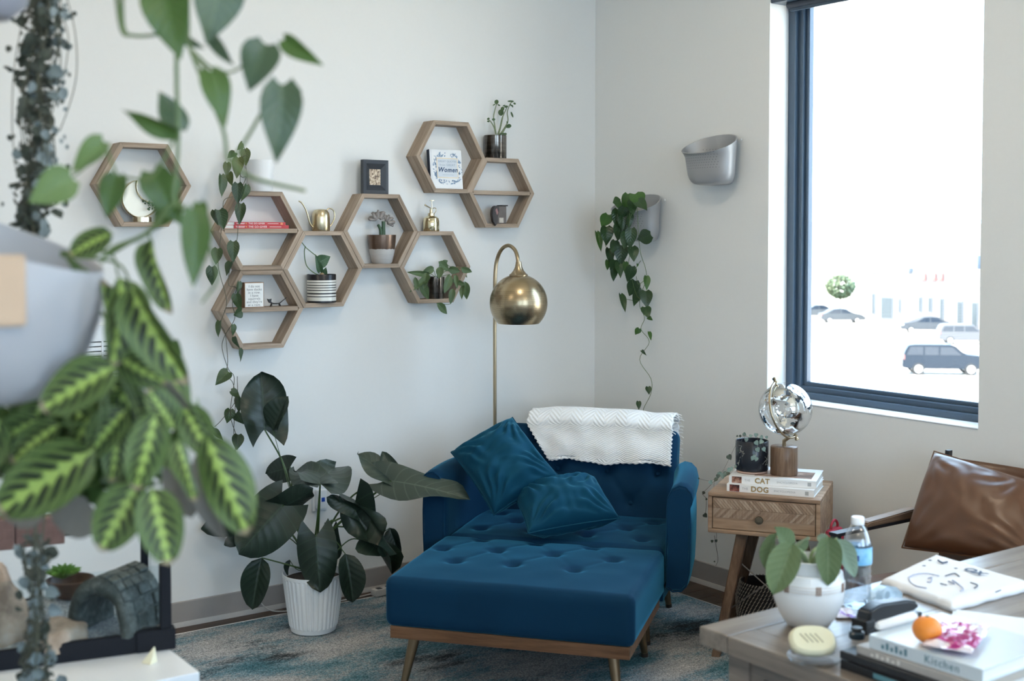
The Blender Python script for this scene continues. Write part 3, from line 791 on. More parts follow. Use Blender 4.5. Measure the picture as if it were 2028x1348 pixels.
# ================================================================ floor lamp behind the chair
LX = at(980, 700, 5.56); lp = Vector((LX.x, LX.y, 0.0))
t = thing('floor_lamp', 'antique brass arc floor lamp with perforated globe shade behind the chair', 'lamp', (lp.x, lp.y, 0.0115))
obj('base', lathe(bmesh.new(), [(0.0, 0.0), (0.125, 0.0), (0.13, 0.006), (0.125, 0.018), (0.03, 0.024), (0.014, 0.04), (0.0, 0.04)], 40), m_brassd, t, True)
topP = at(1005, 484, 5.5); shp = at(1026.5, 545, 5.42)
rel = lambda p: Vector(p) - Vector((lp.x, lp.y, 0.0115))
pts = [Vector((0, 0, 0.03)), Vector((0, 0, 0.7)), Vector((0, 0, 1.30))]
bm = bmesh.new(); tube(bm, pts[:2]+[pts[2]], 0.0078, 14); obj('pole', bm, m_brassd, t, True)
arc = [Vector((0, 0, 1.295)), rel(at(981, 540, 5.555)), rel(at(985, 512, 5.55)), rel(at(994, 493, 5.53)), rel(at(1007, 486, 5.50)), rel(at(1019, 494, 5.46)), rel(at(1025, 510, 5.43)), rel(at(1026.5, 530, 5.42))]
bm = bmesh.new(); tube(bm, spline(arc, 6), 0.0085, 14); obj('arm', bm, m_brassd, t, True)
sc_ = rel(at(1027, 600, 5.42)); Rr = 0.1262
m_shade, n, b = _mat('perforated_brass')
co = n.nodes.new('ShaderNodeTexCoord'); s3 = n.nodes.new('ShaderNodeSeparateXYZ'); n.links.new(co.outputs['Object'], s3.inputs[0])
ang = math_(n, 'ARCTAN2', s3.outputs['Y'], s3.outputs['X']); row = math_(n, 'MULTIPLY', s3.outputs['Z'], 230)
ca = math_(n, 'SUBTRACT', math_(n, 'FRACT', math_(n, 'MULTIPLY', ang, 36)), 0.5); cb = math_(n, 'SUBTRACT', math_(n, 'FRACT', row), 0.5)
dd = math_(n, 'ADD', math_(n, 'MULTIPLY', ca, ca), math_(n, 'MULTIPLY', cb, cb)); hole = math_(n, 'LESS_THAN', dd, 0.045)
keep = math_(n, 'LESS_THAN', s3.outputs['Z'], 0.055); hole = math_(n, 'MULTIPLY', hole, keep)
nb = noise_(n, 3, coords(n, 'Object', (1, 1, 40)), 3)
n.links.new(mixcol(n, hole, mixcol(n, nb, (0.32, 0.25, 0.155), (0.54, 0.43, 0.28)), (0.05, 0.04, 0.03)), b.inputs['Base Color'])
b.inputs['Metallic'].default_value = 0.95; b.inputs['Roughness'].default_value = 0.27
bump_(n, b, nb, 0.15, 0.001)
prof = [(Rr*math.sin(a), Rr*math.cos(a)) for a in [0.24+i*(2.35-0.24)/26 for i in range(27)]]
ins = [(r*0.985, z*0.985) for r, z in reversed(prof)]
sh = obj('shade', lathe(bmesh.new(), prof+ins, 56, cap=False), m_shade, t, True, loc=sc_)
tp = Rr*math.cos(0.24)
obj('shade_cap', lathe(bmesh.new(), [(0.0, tp-0.004), (0.040, tp-0.006), (0.041, tp+0.001), (0.034, tp+0.006), (0.024, tp+0.018), (0.016, tp+0.034), (0.0125, tp+0.052), (0.012, tp+0.058), (0, tp+0.058)], 32), m_brassd, t, True, loc=sc_)
m_bulb, n, b = _mat('bulb_off'); b.inputs['Base Color'].default_value = (0.85, 0.85, 0.82, 1); b.inputs['Roughness'].default_value = 0.3
obj('bulb', lathe(bmesh.new(), [(0, -0.05), (0.02, -0.045), (0.03, -0.025), (0.028, 0.0), (0.014, 0.03), (0.013, 0.1), (0, 0.1)], 20), m_bulb, t, True, loc=sc_)

# ================================================================ side table
TZ = 0.620; P0 = onp(1402, 974, 2, TZ); P1 = onp(1625, 990.6, 2, TZ); tw = 0.425; td = 0.395
tx = (P1-P0).normalized(); tr = math.atan2(tx.y, tx.x)
tw = (P1-P0).length
m_tw = wood('side_table_wood', (0.17, 0.10, 0.06), (0.37, 0.24, 0.155), (0.50, 0.36, 0.25), 0.8, 0.5, axis=0)
m_tl = wood('side_table_leg_wood', (0.045, 0.022, 0.012), (0.12, 0.066, 0.038), (0.22, 0.135, 0.085), 0.8, 0.5, axis=2)
tb = thing('side_table', 'mango-wood side table with one carved drawer beside the blue chair', 'table', (P0.x, P0.y, 0.0), tr)
bh = 0.155; zb = TZ-bh; e = 0.016
obj('top', nbox(0, tw, 0, td, TZ-e, TZ, 0.004), m_tw, tb)
obj('bottom_panel', nbox(0, tw, 0, td, zb, zb+e, 0.004), m_tw, tb)
for x in (0, tw-e): obj('side_panel', nbox(x, x+e, 0, td, zb+e, TZ-e, 0.002), m_tw, tb)
obj('back_panel', nbox(e, tw-e, td-0.012, td-0.002, zb+e, TZ-e, 0), m_tw, tb)
dr = obj('drawer', nbox(e+0.002, tw-e-0.003, 0.004, td-0.05, zb+e+0.002, TZ-e-0.003, 0.002), m_tw, tb)
# herringbone carved strips on the drawer front
m_carve, n, b = _mat('carved_wood')
oi = n.nodes.new('ShaderNodeObjectInfo'); c_ = coords(n, 'Object', (60, 60, 6)); nn = noise_(n, 3, c_, 4)
n.links.new(ramp_(n, math_(n, 'ADD', math_(n, 'MULTIPLY', nn, 0.6), math_(n, 'MULTIPLY', oi.outputs['Random'], 0.4)), [(0.2, (0.20, 0.125, 0.08)), (0.5, (0.34, 0.225, 0.15)), (0.8, (0.50, 0.38, 0.28))]), b.inputs['Base Color']); b.inputs['Roughness'].default_value = 0.5
fx0, fx1, fz0, fz1 = e+0.006, tw-e-0.006, zb+e+0.045, TZ-e-0.006
nstr = 44; wst = 0.0085
import itertools
def clip_strip(cx0, dirx, zlo, zhi, halfw):
    """slanted strip through the band, clipped to the drawer front in x"""
    H_ = zhi-zlo; pts = [(cx0-halfw, zlo), (cx0+halfw, zlo), (cx0+halfw+dirx*H_, zhi), (cx0-halfw+dirx*H_, zhi)]
    for lim, sg in ((fx0, 1), (fx1, -1)):
        out = []
        for i in range(len(pts)):
            a, c = pts[i], pts[(i+1) % len(pts)]
            ia, ic = sg*(a[0]-lim) >= 0, sg*(c[0]-lim) >= 0
            if ia: out.append(a)
            if ia != ic:
                k = (lim-a[0])/(c[0]-a[0]); out.append((lim, a[1]+(c[1]-a[1])*k))
        pts = out
        if len(pts) < 3: return None
    return pts
zm = (fz0+fz1)/2
for band, (zl, zh, dx_) in enumerate(((zm, fz1, -0.9), (fz0, zm, 0.9))):
    for k in range(40):
        x = fx0-0.06 + k*0.0125
        pp = clip_strip(x + (0.03 if band == 0 else 0), dx_, zl+0.0006, zh-0.0006, 0.0055)
        if pp:
            bm = bmesh.new(); prism(bm, pp, 0.0015-0.0016*R.random(), 0.006); obj('strip', bm, m_carve, dr)
M = Matrix.Translation((tw*0.47, 0.004, (zb+TZ)/2-0.012)) @ Matrix.Rotation(PI/2, 4, 'X')
obj('knob', lathe(bmesh.new(), [(0.006, -0.002), (0.006, 0.012), (0.0125, 0.016), (0.0155, 0.021), (0.0145, 0.027), (0.0, 0.029)], 24, M), simple('aged_brass_knob', (0.16, 0.13, 0.09), 0.4, 0.8, var=0.25, scale=200), dr, True)
def tleg(xt, yt, xb, yb, s=0.021):
    bm = bmesh.new(); a = [bm.verts.new((xt+dx*s, yt+dy*s, zb)) for dx, dy in ((-1, -1), (1, -1), (1, 1), (-1, 1))]
    c = [bm.verts.new((xb+dx*s*0.75, yb+dy*s*0.75, 0.0)) for dx, dy in ((-1, -1), (1, -1), (1, 1), (-1, 1))]
    bm.faces.new(a); bm.faces.new(c[::-1])
    for i in range(4): j = (i+1) % 4; bm.faces.new((a[i], c[i], c[j], a[j]))
    bmesh.ops.bevel(bm, geom=bm.edges[:], offset=0.003, segments=1, affect='EDGES')
    return obj('leg', bm, m_tl, tb)
tleg(0.125, 0.05, 0.045, -0.055); tleg(0.135, td-0.055, 0.02, td+0.00)
tleg(tw-0.125, 0.05, tw-0.045, -0.055); tleg(tw-0.135, td-0.055, tw-0.02, td+0.00)
m_rod = simple('steel_rod', (0.25, 0.22, 0.2), 0.35, 0.9)
for (a, c) in (((0.095, 0.06, 0.36), (tw-0.06, 0.05, 0.15)), ((tw-0.095, 0.06, 0.36), (0.06, 0.05, 0.15)), ((0.12, td-0.05, 0.42), (tw-0.05, td-0.03, 0.2))):
    bm = bmesh.new(); tube(bm, [a, c], 0.0028, 8); obj('cross_rod', bm, m_rod, tb)
# woven basket below the table
bk0 = onp(1512, 1262, 2, 0.0)
bt = thing('woven_basket', 'dark woven basket standing under the side table', 'basket', (-0.30, -1.44, 0.0), tr)
m_wv = simple('pale_cord', (0.40, 0.33, 0.27), 0.8, var=0.2, scale=40); m_wv2 = simple('dark_weave', (0.02, 0.016, 0.015), 0.8)
obj('liner', lathe(bmesh.new(), [(0.0, 0.0), (0.085, 0.0), (0.103, 0.06), (0.105, 0.15), (0.09, 0.21), (0.085, 0.21), (0.10, 0.15), (0.095, 0.03), (0, 0.02)], 30), m_wv2, bt, True)
bm = bmesh.new()
for r_ in range(15):
    z = 0.008+r_*0.0142; rad = 0.086+0.020*math.sin(min(1, z/0.13)*PI/2) - max(0, z-0.15)*0.25
    for k in range(44):
        a = (k+(r_ % 2)*0.5)/44*2*PI; c = Vector((rad*math.cos(a), rad*math.sin(a), z)); tg = Vector((-math.sin(a), math.cos(a), 0))
        tube(bm, [c-tg*0.0045+Vector((0, 0, -0.005)), c+Vector((math.cos(a), math.sin(a), 0))*0.003, c+tg*0.0035+Vector((0, 0, 0.006))], 0.0024, 4)
o = obj('weave', bm, m_wv, bt, True); o['kind'] = 'stuff'

# things on the side table -------------------------------------------------
def Tl(x, y, z=TZ):  # table-local to world
    return tb.location + exT*x + eyT*y + Vector((0, 0, z))
exT = Vector((math.cos(tr), math.sin(tr), 0)); eyT = Vector((-math.sin(tr), math.cos(tr), 0))
m_cov = simple('book_white', (0.80, 0.80, 0.80), 0.4, var=0.02)
m_photo = ramp = None
m_catpic, n, b = _mat('cover_photo'); c_ = coords(n, 'Object', (1, 1, 1))
n.links.new(ramp_(n, noise_(n, 16, c_, 5), [(0.3, (0.08, 0.04, 0.03)), (0.48, (0.35, 0.22, 0.16)), (0.62, (0.62, 0.50, 0.42))]), b.inputs['Base Color']); b.inputs['Roughness'].default_value = 0.3
m_catpic2, n, b = _mat('dog_photo'); c_ = coords(n, 'Object', (1, 1, 1))
n.links.new(ramp_(n, noise_(n, 60, c_, 3), [(0.35, (0.02, 0.008, 0.015)), (0.5, (0.16, 0.045, 0.03)), (0.65, (0.30, 0.12, 0.10))]), b.inputs['Base Color']); b.inputs['Roughness'].default_value = 0.4
m_catpic3, n, b = _mat('cat_photo'); c_ = coords(n, 'Object', (1, 1, 1))
n.links.new(ramp_(n, noise_(n, 60, c_, 3), [(0.35, (0.05, 0.02, 0.015)), (0.5, (0.30, 0.13, 0.08)), (0.65, (0.5, 0.33, 0.25))]), b.inputs['Base Color']); b.inputs['Roughness'].default_value = 0.4
m_goldt = simple('gold_print', (0.36, 0.25, 0.11), 0.5, 0.2, var=0.25, scale=120); m_greyt = simple('grey_print', (0.40, 0.41, 0.42), 0.6, var=0.05)
def bigbook(label, loc, rz, w, d, h, word, photo, toppic, group):
    t = thing('book', label, 'book', loc, rz, group)
    obj('cover', nbox(0, w, 0, d, 0, 0.0022, 0.0008, seg=1), m_cov, t); obj('cover', nbox(0, w, 0, d, h-0.0022, h, 0.0008, seg=1), m_cov, t)
    obj('spine', nbox(0, w, -0.001, 0.0025, 0, h, 0.001, seg=1), m_cov, t)
    obj('page_block', nbox(0.004, w-0.004, 0.0025, d-0.004, 0.0022, h-0.0022, 0), m_paper, t)
    M0 = frame_M((0, -0.0011, h/2), (1, 0, 0), (0, 0, 1))
    obj('spine_picture', nbox(w*0.035, w*0.15, -0.0016, -0.0008, h*0.06, h*0.94, 0), photo, t)
    for s, x, sz, mt, bo in (('THE', w*0.215, h*0.42, m_greyt, 0), (word, w*0.385, h*0.98, m_goldt, h*0.035), ('ENCYCLOPEDIA', w*0.67, h*0.36, m_greyt, 0)):
        text(s, sz, mt, t, M0 @ Matrix.Translation((x, 0, 0.0)), spacing=1.08, bold=bo)
    obj('publisher_mark', nbox(w*0.9, w*0.94, -0.0016, -0.0008, h*0.25, h*0.75, 0), m_greyt, t)
    if toppic: obj('cover_picture', nbox(w*0.28, w*0.93, d*0.14, d*0.72, h-0.0002, h+0.0004, 0), m_catpic, t)
    return t
b1 = onp(1442, 977, 2, TZ); rzb = tr+0.02
rb2 = math.atan2((onp(1600, 975, 2, TZ)-onp(1442, 966, 2, TZ)).y, (onp(1600, 975, 2, TZ)-onp(1442, 966, 2, TZ)).x)
BW2 = 0.33
d1 = bigbook('white hardback with DOG in gold on its spine, lower on the side table', tuple(Tl(0.063, 0.045)), tr-0.03, BW2, 0.235, 0.029, 'DOG', m_catpic2, False, 'pet encyclopedias on the side table')
d2 = bigbook('white hardback with CAT in gold on its spine, upper on the side table', tuple(Tl(0.068, 0.062, TZ+0.0292)), tr+0.015, BW2, 0.235, 0.028, 'CAT', m_catpic3, True, 'pet encyclopedias on the side table')
BTZ = TZ+0.0576
# globe
gp = Tl(0.262, 0.16, BTZ)
gl = thing('globe', 'clear glass globe with mirrored continents on a round wooden block', 'globe', gp, 0)
obj('base', lathe(bmesh.new(), [(0.0, 0), (0.050, 0), (0.052, 0.003), (0.052, 0.107), (0.050, 0.110), (0.0, 0.110)], 36), wood('globe_block_wood', (0.05, 0.028, 0.016), (0.165, 0.10, 0.062), (0.30, 0.205, 0.14), 1.2, 0.35, axis=2), gl, 60)
gc = Vector((0.006, 0.0, 0.110+0.045+0.098)); GR = 0.102
axd = Vector((0.20*RT.x, 0.20*RT.y, -1)).normalized()
axd = (Vector((RT.x, RT.y, 0))*0.38 + Vector((0, 0, -1))).normalized()   # from top of the globe to its bottom
m_gg, n, b = _mat('globe_glass')
n.nodes.remove(b)
lw = n.nodes.new('ShaderNodeLayerWeight'); lw.inputs[0].default_value = 0.5
tr_ = n.nodes.new('ShaderNodeBsdfTransparent'); tr_.inputs[0].default_value = (0.98, 0.99, 1.0, 1)
gs = n.nodes.new('ShaderNodeBsdfGlossy'); gs.inputs['Roughness'].default_value = 0.02
mx = n.nodes.new('ShaderNodeMixShader'); fr_ = math_(n, 'MULTIPLY_ADD', math_(n, 'POWER', lw.outputs['Facing'], 3.5), 0.7, 0.04)
n.links.new(fr_, mx.inputs[0]); n.links.new(tr_.outputs[0], mx.inputs[1]); n.links.new(gs.outputs[0], mx.inputs[2])
n.links.new(mx.outputs[0], n.nodes['Material Output'].inputs[0])
bm = bmesh.new(); bmesh.ops.create_uvsphere(bm, u_segments=48, v_segments=32, radius=GR); obj('glass_ball', bm, m_gg, gl, 'all', loc=gc)
# mirrored continents: patches of the sphere where a noise field is high, just inside the glass
bm = bmesh.new(); bmesh.ops.create_uvsphere(bm, u_segments=180, v_segments=110, radius=GR*0.992)
for f_ in list(bm.faces):
    c_ = f_.calc_center_median().normalized()
    q = noise.noise(c_*1.7+Vector((3.1, 0.4, 1.2))) + 0.45*noise.noise(c_*5+Vector((1, 2, 3))) + 0.2*noise.noise(c_*13)
    if q < 0.13: bm.faces.remove(f_)
bmesh.ops.delete(bm, geom=[v for v in bm.verts if not v.link_faces], context='VERTS')
obj('continents', bm, m_chrome, gl, 'all', loc=gc)
# brass half meridian
side = axd.cross(FW).normalized()
pts = []
for k in range(25):
    a = PI*k/24; dirv = -axd*math.cos(a) + (-side if side.dot(RT) > 0 else side)*math.sin(a)*1.0
    dirv = (-axd*math.cos(a) + (FW*-0.75 - RT*0.66).normalized()*math.sin(a)).normalized()
    pts.append(gc + dirv*(GR+0.010))
bm = bmesh.new(); tube(bm, pts, 0.0042, 10); md = obj('meridian', bm, m_brassd, gl, True)
bm = bmesh.new()
for e_ in (pts[0], pts[-1]):
    dv = (e_-gc).normalized(); Mx = Matrix.Translation(gc) @ dv.to_track_quat('Z', 'Y').to_matrix().to_4x4()
    lathe(bm, [(0.0, GR-0.012), (0.004, GR-0.012), (0.004, GR+0.004), (0.009, GR+0.006), (0.009, GR+0.012), (0.004, GR+0.015), (0.0075, GR+0.02), (0.0075, GR+0.026), (0.0, GR+0.030)], 18, Mx)
obj('pivot', bm, m_brassd, md, True)
bm = bmesh.new(); low = min(pts, key=lambda p: p.z); tube(bm, [Vector((0, 0, 0.108)), Vector((0, 0, 0.13)), Vector((low.x*0.7, low.y*0.7, low.z+0.002))], 0.0075, 12); obj('post', bm, m_brassd, gl, True)
bm = bmesh.new()
Mx = Matrix.Translation(gc) @ axd.to_track_quat('Z', 'Y').to_matrix().to_4x4()
lathe(bm, [(0.012, GR-0.010), (0.020, GR-0.012), (0.021, GR-0.006), (0.012, GR-0.004)], 24, Mx); obj('grommet', bm, simple('grey_rubber', (0.2, 0.2, 0.2), 0.5), gl, True)
# ================================================================ hexagon shelves on the back wall
HS = 0.188; HD = 0.092; HT = 0.0185
def board_mesh(s, t, d):
    # mitred board: outer edge length s at z=0, inner edge towards -z; local x along the grain, y depth (0 at wall, -d front)
    i = t/math.sqrt(3); bm = bmesh.new()
    prism(bm, [(-s/2, 0), (s/2, 0), (s/2-i, -t), (-s/2+i, -t)], -d, -0.0005)
    bmesh.ops.bevel(bm, geom=bm.edges[:], offset=0.0009, segments=1, affect='EDGES')
    return mesh_of('board', bm, m_shelf)
bmsh = board_mesh(HS, HT, HD)
def hexa(cx_, cz_, label, mid=False):
    t = thing('hexagon_shelf', label, 'shelf', (cx_, 0, cz_), group='wooden hexagon shelves on the wall')
    ap = HS*math.sqrt(3)/2
    for k in range(6):
        a = PI/2 - k*PI/3
        M = Matrix.Translation((ap*math.cos(a), 0, ap*math.sin(a))) @ Matrix.Rotation(-(a-PI/2), 4, 'Y')
        link('board', bmsh, t, M=M)
    if mid:
        w = HS - HT/math.sqrt(3)*2 - 0.004
        bm = nbox(-w, w, -HD+0.001, -0.001, -HT/2, HT/2, 0.0008, seg=1); obj('middle_shelf', bm, m_shelf, t)
    return t
xr, zr = onp(600, 457, 1, -0.09).x, onp(600, 457, 1, -0.09).z
hx2 = (xr-HS, zr); q = HS*math.sqrt(3)/2 + 0.0006; e15 = HS*1.5+0.001
HX = {2: hx2, 3: (hx2[0], hx2[1]-2*q), 4: (hx2[0]+e15, hx2[1]-q), 5: (hx2[0]+2*e15, hx2[1]), 6: (hx2[0]+3*e15, hx2[1]-q), 1: (-2.343, 1.797), 7: (-0.920, 1.957)}
HX[8] = (HX[7][0]+e15, HX[7][1]-q+0.006)
hexa(*HX[1], 'hexagon shelf standing alone at far left holding a gold crescent moon')
hexa(*HX[2], 'hexagon shelf with middle board holding two red books under the trailing vine', True)
hexa(*HX[3], 'lowest hexagon shelf with middle board holding the word block and cat figurine', True)
hexa(*HX[4], 'hexagon shelf holding the black and white striped plant pot')
hexa(*HX[5], 'hexagon shelf holding the bronze-rimmed pot, black picture frame on top')
hexa(*HX[6], 'hexagon shelf under the gold mister holding the trailing green plant')
hexa(*HX[7], 'topmost hexagon shelf holding the white quotes book')
hexa(*HX[8], 'hexagon shelf with middle board holding a small elephant-ear pot', True)
ap = HS*math.sqrt(3)/2
def floor_of(k): return HX[k][1]-ap+HT
def mid_of(k): return HX[k][1]+HT/2
def top_of(k): return HX[k][1]+ap

# gold crescent moon ornament
c = HX[1]; t = thing('moon_ornament', 'gold crescent moon ornament with tiny trailing succulent on a round foot', 'ornament', (onp(281, 440, 1, -0.045).x, -0.045, floor_of(1)))
m_gold = simple('pale_gold', (0.72, 0.66, 0.50), 0.25, 1.0, var=0.05, scale=40)
m_gold_in = simple('pale_gold_satin', (0.72, 0.69, 0.60), 0.45, 0.7, var=0.04)
obj('foot', lathe(bmesh.new(), [(0, 0), (0.037, 0), (0.037, 0.019), (0.032, 0.021), (0, 0.021)], 36), m_gold, t, True)
Ro = 0.073; cc = Vector((-0.008, 0, 0.021+Ro-0.003)); ic = Vector((0.046, 0, 0.050)); Ri = 0.064
def cres(n_=40):
    # crescent outline opening up to the right
    dxy = ic.length; a0 = math.atan2(ic.z, ic.x); co_ = (Ro*Ro+dxy*dxy-Ri*Ri)/(2*Ro*dxy); al = math.acos(max(-1, min(1, co_)))
    out = [Vector((Ro*math.cos(a), 0, Ro*math.sin(a))) for a in [a0+al+(2*PI-2*al)*k/n_ for k in range(n_+1)]]
    be = math.atan2(out[-1].z-ic.z, out[-1].x-ic.x); be2 = math.atan2(out[0].z-ic.z, out[0].x-ic.x)
    while be < be2: be += 2*PI
    inn = [ic+Vector((Ri*math.cos(a), 0, Ri*math.sin(a))) for a in [be+(be2-be)*k/n_ for k in range(1, n_)]]
    return out, inn
out, inn = cres()
bm = bmesh.new(); prism(bm, [(p.x+cc.x, p.z+cc.z) for p in out+inn], -0.020, -0.016); obj('back_plate', bm, m_gold, t, loc=(0, 0.036, 0))
bm = bmesh.new()
allp = out+inn
for off in (0,):
    a = [bm.verts.new((p.x+cc.x, -0.022, p.z+cc.z)) for p in allp]; b_2 = [bm.verts.new((p.x+cc.x, 0.020, p.z+cc.z)) for p in allp]
    for i in range(len(allp)): j = (i+1) % len(allp); bm.faces.new((a[i], a[j], b_2[j], b_2[i]))
o = obj('rim', bm, m_gold, t, 60); sm = o.modifiers.new('s', 'SOLIDIFY'); sm.thickness = 0.0025; sm.offset = 0
bm = bmesh.new(); prism(bm, [(p.x*0.97+cc.x, p.z*0.97+cc.z) for p in allp], -0.004, 0.014); obj('inner_bowl', bm, m_gold_in, t)
m_suc = simple('small_succulent', (0.05, 0.10, 0.04), 0.6, var=0.3)
bm = bmesh.new(); rr = random.Random(4)
pth = spline([(0.0, -0.01, 0.085), (0.02, -0.022, 0.073), (0.04, -0.026, 0.066), (0.052, -0.03, 0.05), (0.05, -0.03, 0.03)], 5); tube(bm, pth, 0.0013, 4)
for p in pth + [p_+Vector((0.006, 0, 0.004)) for p_ in pth] + [Vector((0.012+rr.random()*0.03, -0.03, 0.05+rr.random()*0.02)) for _ in range(8)]:
    bmesh.ops.create_icosphere(bm, subdivisions=1, radius=0.0026+0.002*rr.random(), matrix=Matrix.Translation(Vector(p)+Vector((rr.uniform(-.006, .006), rr.uniform(-.004, .004), rr.uniform(-.006, .006)))))
o = obj('trailing_succulent', bm, m_suc, t, True); o['kind'] = 'stuff'

# red books
m_redc = simple('red_cover', (0.52, 0.035, 0.04), 0.4, var=0.06); m_wht = simple('white_print', (0.85, 0.84, 0.82), 0.6, var=0.02)
m_orange = simple('orange_print', (0.75, 0.25, 0.12), 0.5); m_yel = simple('yellow_print', (0.75, 0.55, 0.12), 0.5)
xb0 = onp(441, 458, 1, -0.085).x; z0 = mid_of(2)
def redbook(label, x, z, w, h, rz, patch):
    t = thing('book', label, 'book', (x, -0.088, z), rz, 'red books on the hexagon shelf')
    obj('cover', nbox(0, w, 0, 0.084, 0, 0.0008, 0), m_redc, t); obj('cover', nbox(0, w, 0, 0.084, h-0.0008, h, 0), m_redc, t)
    obj('spine', nbox(w*0.16, w, -0.0008, 0.001, 0, h, 0.0004, seg=1), m_redc, t)
    obj('page_block', nbox(0.001, w-0.001, 0.001, 0.083, 0.0008, h-0.0008, 0), m_paper, t)
    M0 = frame_M((0, -0.0009, h/2), (1, 0, 0), (0, 0, 1))
    text('THE GO-GIVER', h*0.8, m_wht, t, M0 @ Matrix.Translation((w*0.52, 0, 0)), spacing=1.1)
    for x0_, x1_, zz_ in ((0.19, 0.33, 0.62), (0.20, 0.32, 0.36), (0.70, 0.88, 0.5)): obj('small_print', nbox(w*x0_, w*x1_, -0.0011, -0.0007, h*(zz_-0.05), h*(zz_+0.06), 0), m_wht, t)
    obj('spine_dot', nbox(w*0.345, w*0.355, -0.0012, -0.0007, h*0.35, h*0.7, 0), m_yel, t)
    obj('spine_patch', nbox(w*0.915, w*0.955, -0.0012, -0.0007, h*0.12, h*0.88, 0), patch, t)
redbook('lower red book lying flat on the hexagon shelf', xb0, z0, 0.292, 0.0142, 0.0, m_redc)
redbook('upper red book with orange spine end lying on the other red book', xb0+0.006, z0+0.0142, 0.272, 0.0125, 0.01, m_orange)

# word block
xw = onp(484, 611, 1, -0.08).x; t = thing('word_block', 'small wooden block sign with grey handwritten-style lines beside the cat figurine', 'sign', (xw, -0.082, mid_of(3)), 0.0)
bw, bh_ = 0.086, 0.104
obj('block', nbox(0, bw, 0, 0.036, 0, bh_, 0.0015), simple('block_wood', (0.32, 0.19, 0.11), 0.6, var=0.1), t)
obj('face', nbox(0.003, bw-0.003, -0.001, 0.001, 0.003, bh_-0.003, 0), simple('sign_white', (0.80, 0.80, 0.78), 0.6, var=0.02), t)
M0 = frame_M((bw/2, -0.0011, 0), (1, 0, 0), (0, 0, 1)); m_ink = simple('grey_ink', (0.20, 0.20, 0.21), 0.6)
for i, s in enumerate(('I do not', 'have ducks', 'in a row.', 'I have', 'squirrels', "and they're", 'at a rave.')):
    text(s, 0.0145, m_ink, t, M0 @ Matrix.Translation((0, bh_-0.0165-i*0.0128, 0)), spacing=1.05)
# cat figurine
xc = onp(545, 606, 1, -0.06).x; t = thing('cat_figurine', 'small black wire-thin cat figurine with raised tail beside the word block', 'figurine', (xc, -0.06, mid_of(3)))
bm = bmesh.new(); tube(bm, spline([(-0.022, 0, 0.020), (-0.012, 0, 0.0135), (0.005, 0, 0.012), (0.02, 0, 0.0135), (0.035, 0, 0.024), (0.052, 0, 0.036)], 5), 0.0036, 8, 0.0017); obj('body', bm, m_black, t, True)
for x in (-0.016, 0.018):
    for d_ in (-1, 1):
        bm = bmesh.new(); tube(bm, [(x, d_*0.002, 0.013), (x-0.003 if x < 0 else x+0.005, d_*0.007, 0.0)], 0.0026, 6, 0.0018); obj('leg', bm, m_black, t, True)
bm = bmesh.new(); M = Matrix.Translation((-0.026, -0.001, 0.024)); prism(bm, [(-0.011, 0.010), (-0.006, 0.006), (0.004, 0.006), (0.008, 0.010), (0.006, -0.002), (0.0, -0.009), (-0.005, -0.004)], -0.005, 0.005, M)
bmesh.ops.bevel(bm, geom=bm.edges[:], offset=0.0012, segments=2, affect='EDGES'); obj('head', bm, m_black, t, True)

# pots helper
def pot(name, label, loc, prof, mat, soil_z, soil_r, cat='plant', group=None, n=36, parts=()):
    t = thing(name, label, cat, loc, 0, group)
    obj('pot', lathe(bmesh.new(), prof, n, cap=False), mat, t, True)
    obj('soil', lathe(bmesh.new(), [(0, soil_z+0.003), (soil_r*0.6, soil_z+0.002), (soil_r, soil_z)], 24, cap=False), m_soil, t, True)
    return t
# striped pot material (bands by height)
def banded(name, stops, rough=0.25, metal=0.0, scale_z=1.0):
    m, n, b = _mat(name); tcn = n.nodes.new('ShaderNodeTexCoord'); s = n.nodes.new('ShaderNodeSeparateXYZ'); n.links.new(tcn.outputs['Object'], s.inputs[0])
    r = n.nodes.new('ShaderNodeValToRGB'); r.color_ramp.interpolation = 'CONSTANT'; e = r.color_ramp.elements
    while len(e) < len(stops): e.new(0.5)
    for i, (p, c_) in enumerate(stops): e[i].position = p; e[i].color = (*c_, 1)
    n.links.new(math_(n, 'MULTIPLY', s.outputs['Z'], scale_z), r.inputs[0]); n.links.new(r.outputs[0], b.inputs['Base Color'])
    b.inputs['Roughness'].default_value = rough; b.inputs['Metallic'].default_value = metal
    MATS[name] = m; return m
bk_, wh_ = (0.012, 0.012, 0.016), (0.72, 0.71, 0.66)
st = [(0.0, bk_), (0.07, wh_), (0.20, bk_), (0.235, wh_), (0.30, bk_), (0.35, wh_), (0.42, bk_), (0.455, wh_), (0.515, bk_), (0.545, wh_), (0.60, bk_), (0.63, wh_), (0.70, bk_), (0.725, wh_), (0.79, bk_), (1.0, bk_)]
ph_ = 0.122
m_str = banded('striped_glaze', st, 0.3, 0, 1/ph_)
xs = onp(637, 602, 1, -0.05).x
t4 = pot('potted_plant', 'small round-leafed plant in a black and white striped pot', (xs, -0.05, floor_of(4)), [(0, 0), (0.060, 0), (0.0625, 0.003), (0.0625, ph_-0.002), (0.061, ph_), (0.058, ph_-0.002), (0.058, ph_-0.015), (0, ph_-0.015)], m_str, ph_-0.012, 0.058)
m_satin = leafmat('satin_leaf', (0.035, 0.085, 0.035), (0.05, 0.12, 0.05), 0.5, 0.1, (0.3, 0.38, 0.3), 0.35)
lf_h = [leaf_mesh('heart_leaf', None, 'heart', 0.15, 0.12+0.1*k, 0.1, seed=k) for k in range(3)]
def with_mat(me, mat):
    m2 = me.copy(); m2.materials.clear(); m2.materials.append(mat); return m2
L_sat = [with_mat(m_, m_satin) for m_ in lf_h]
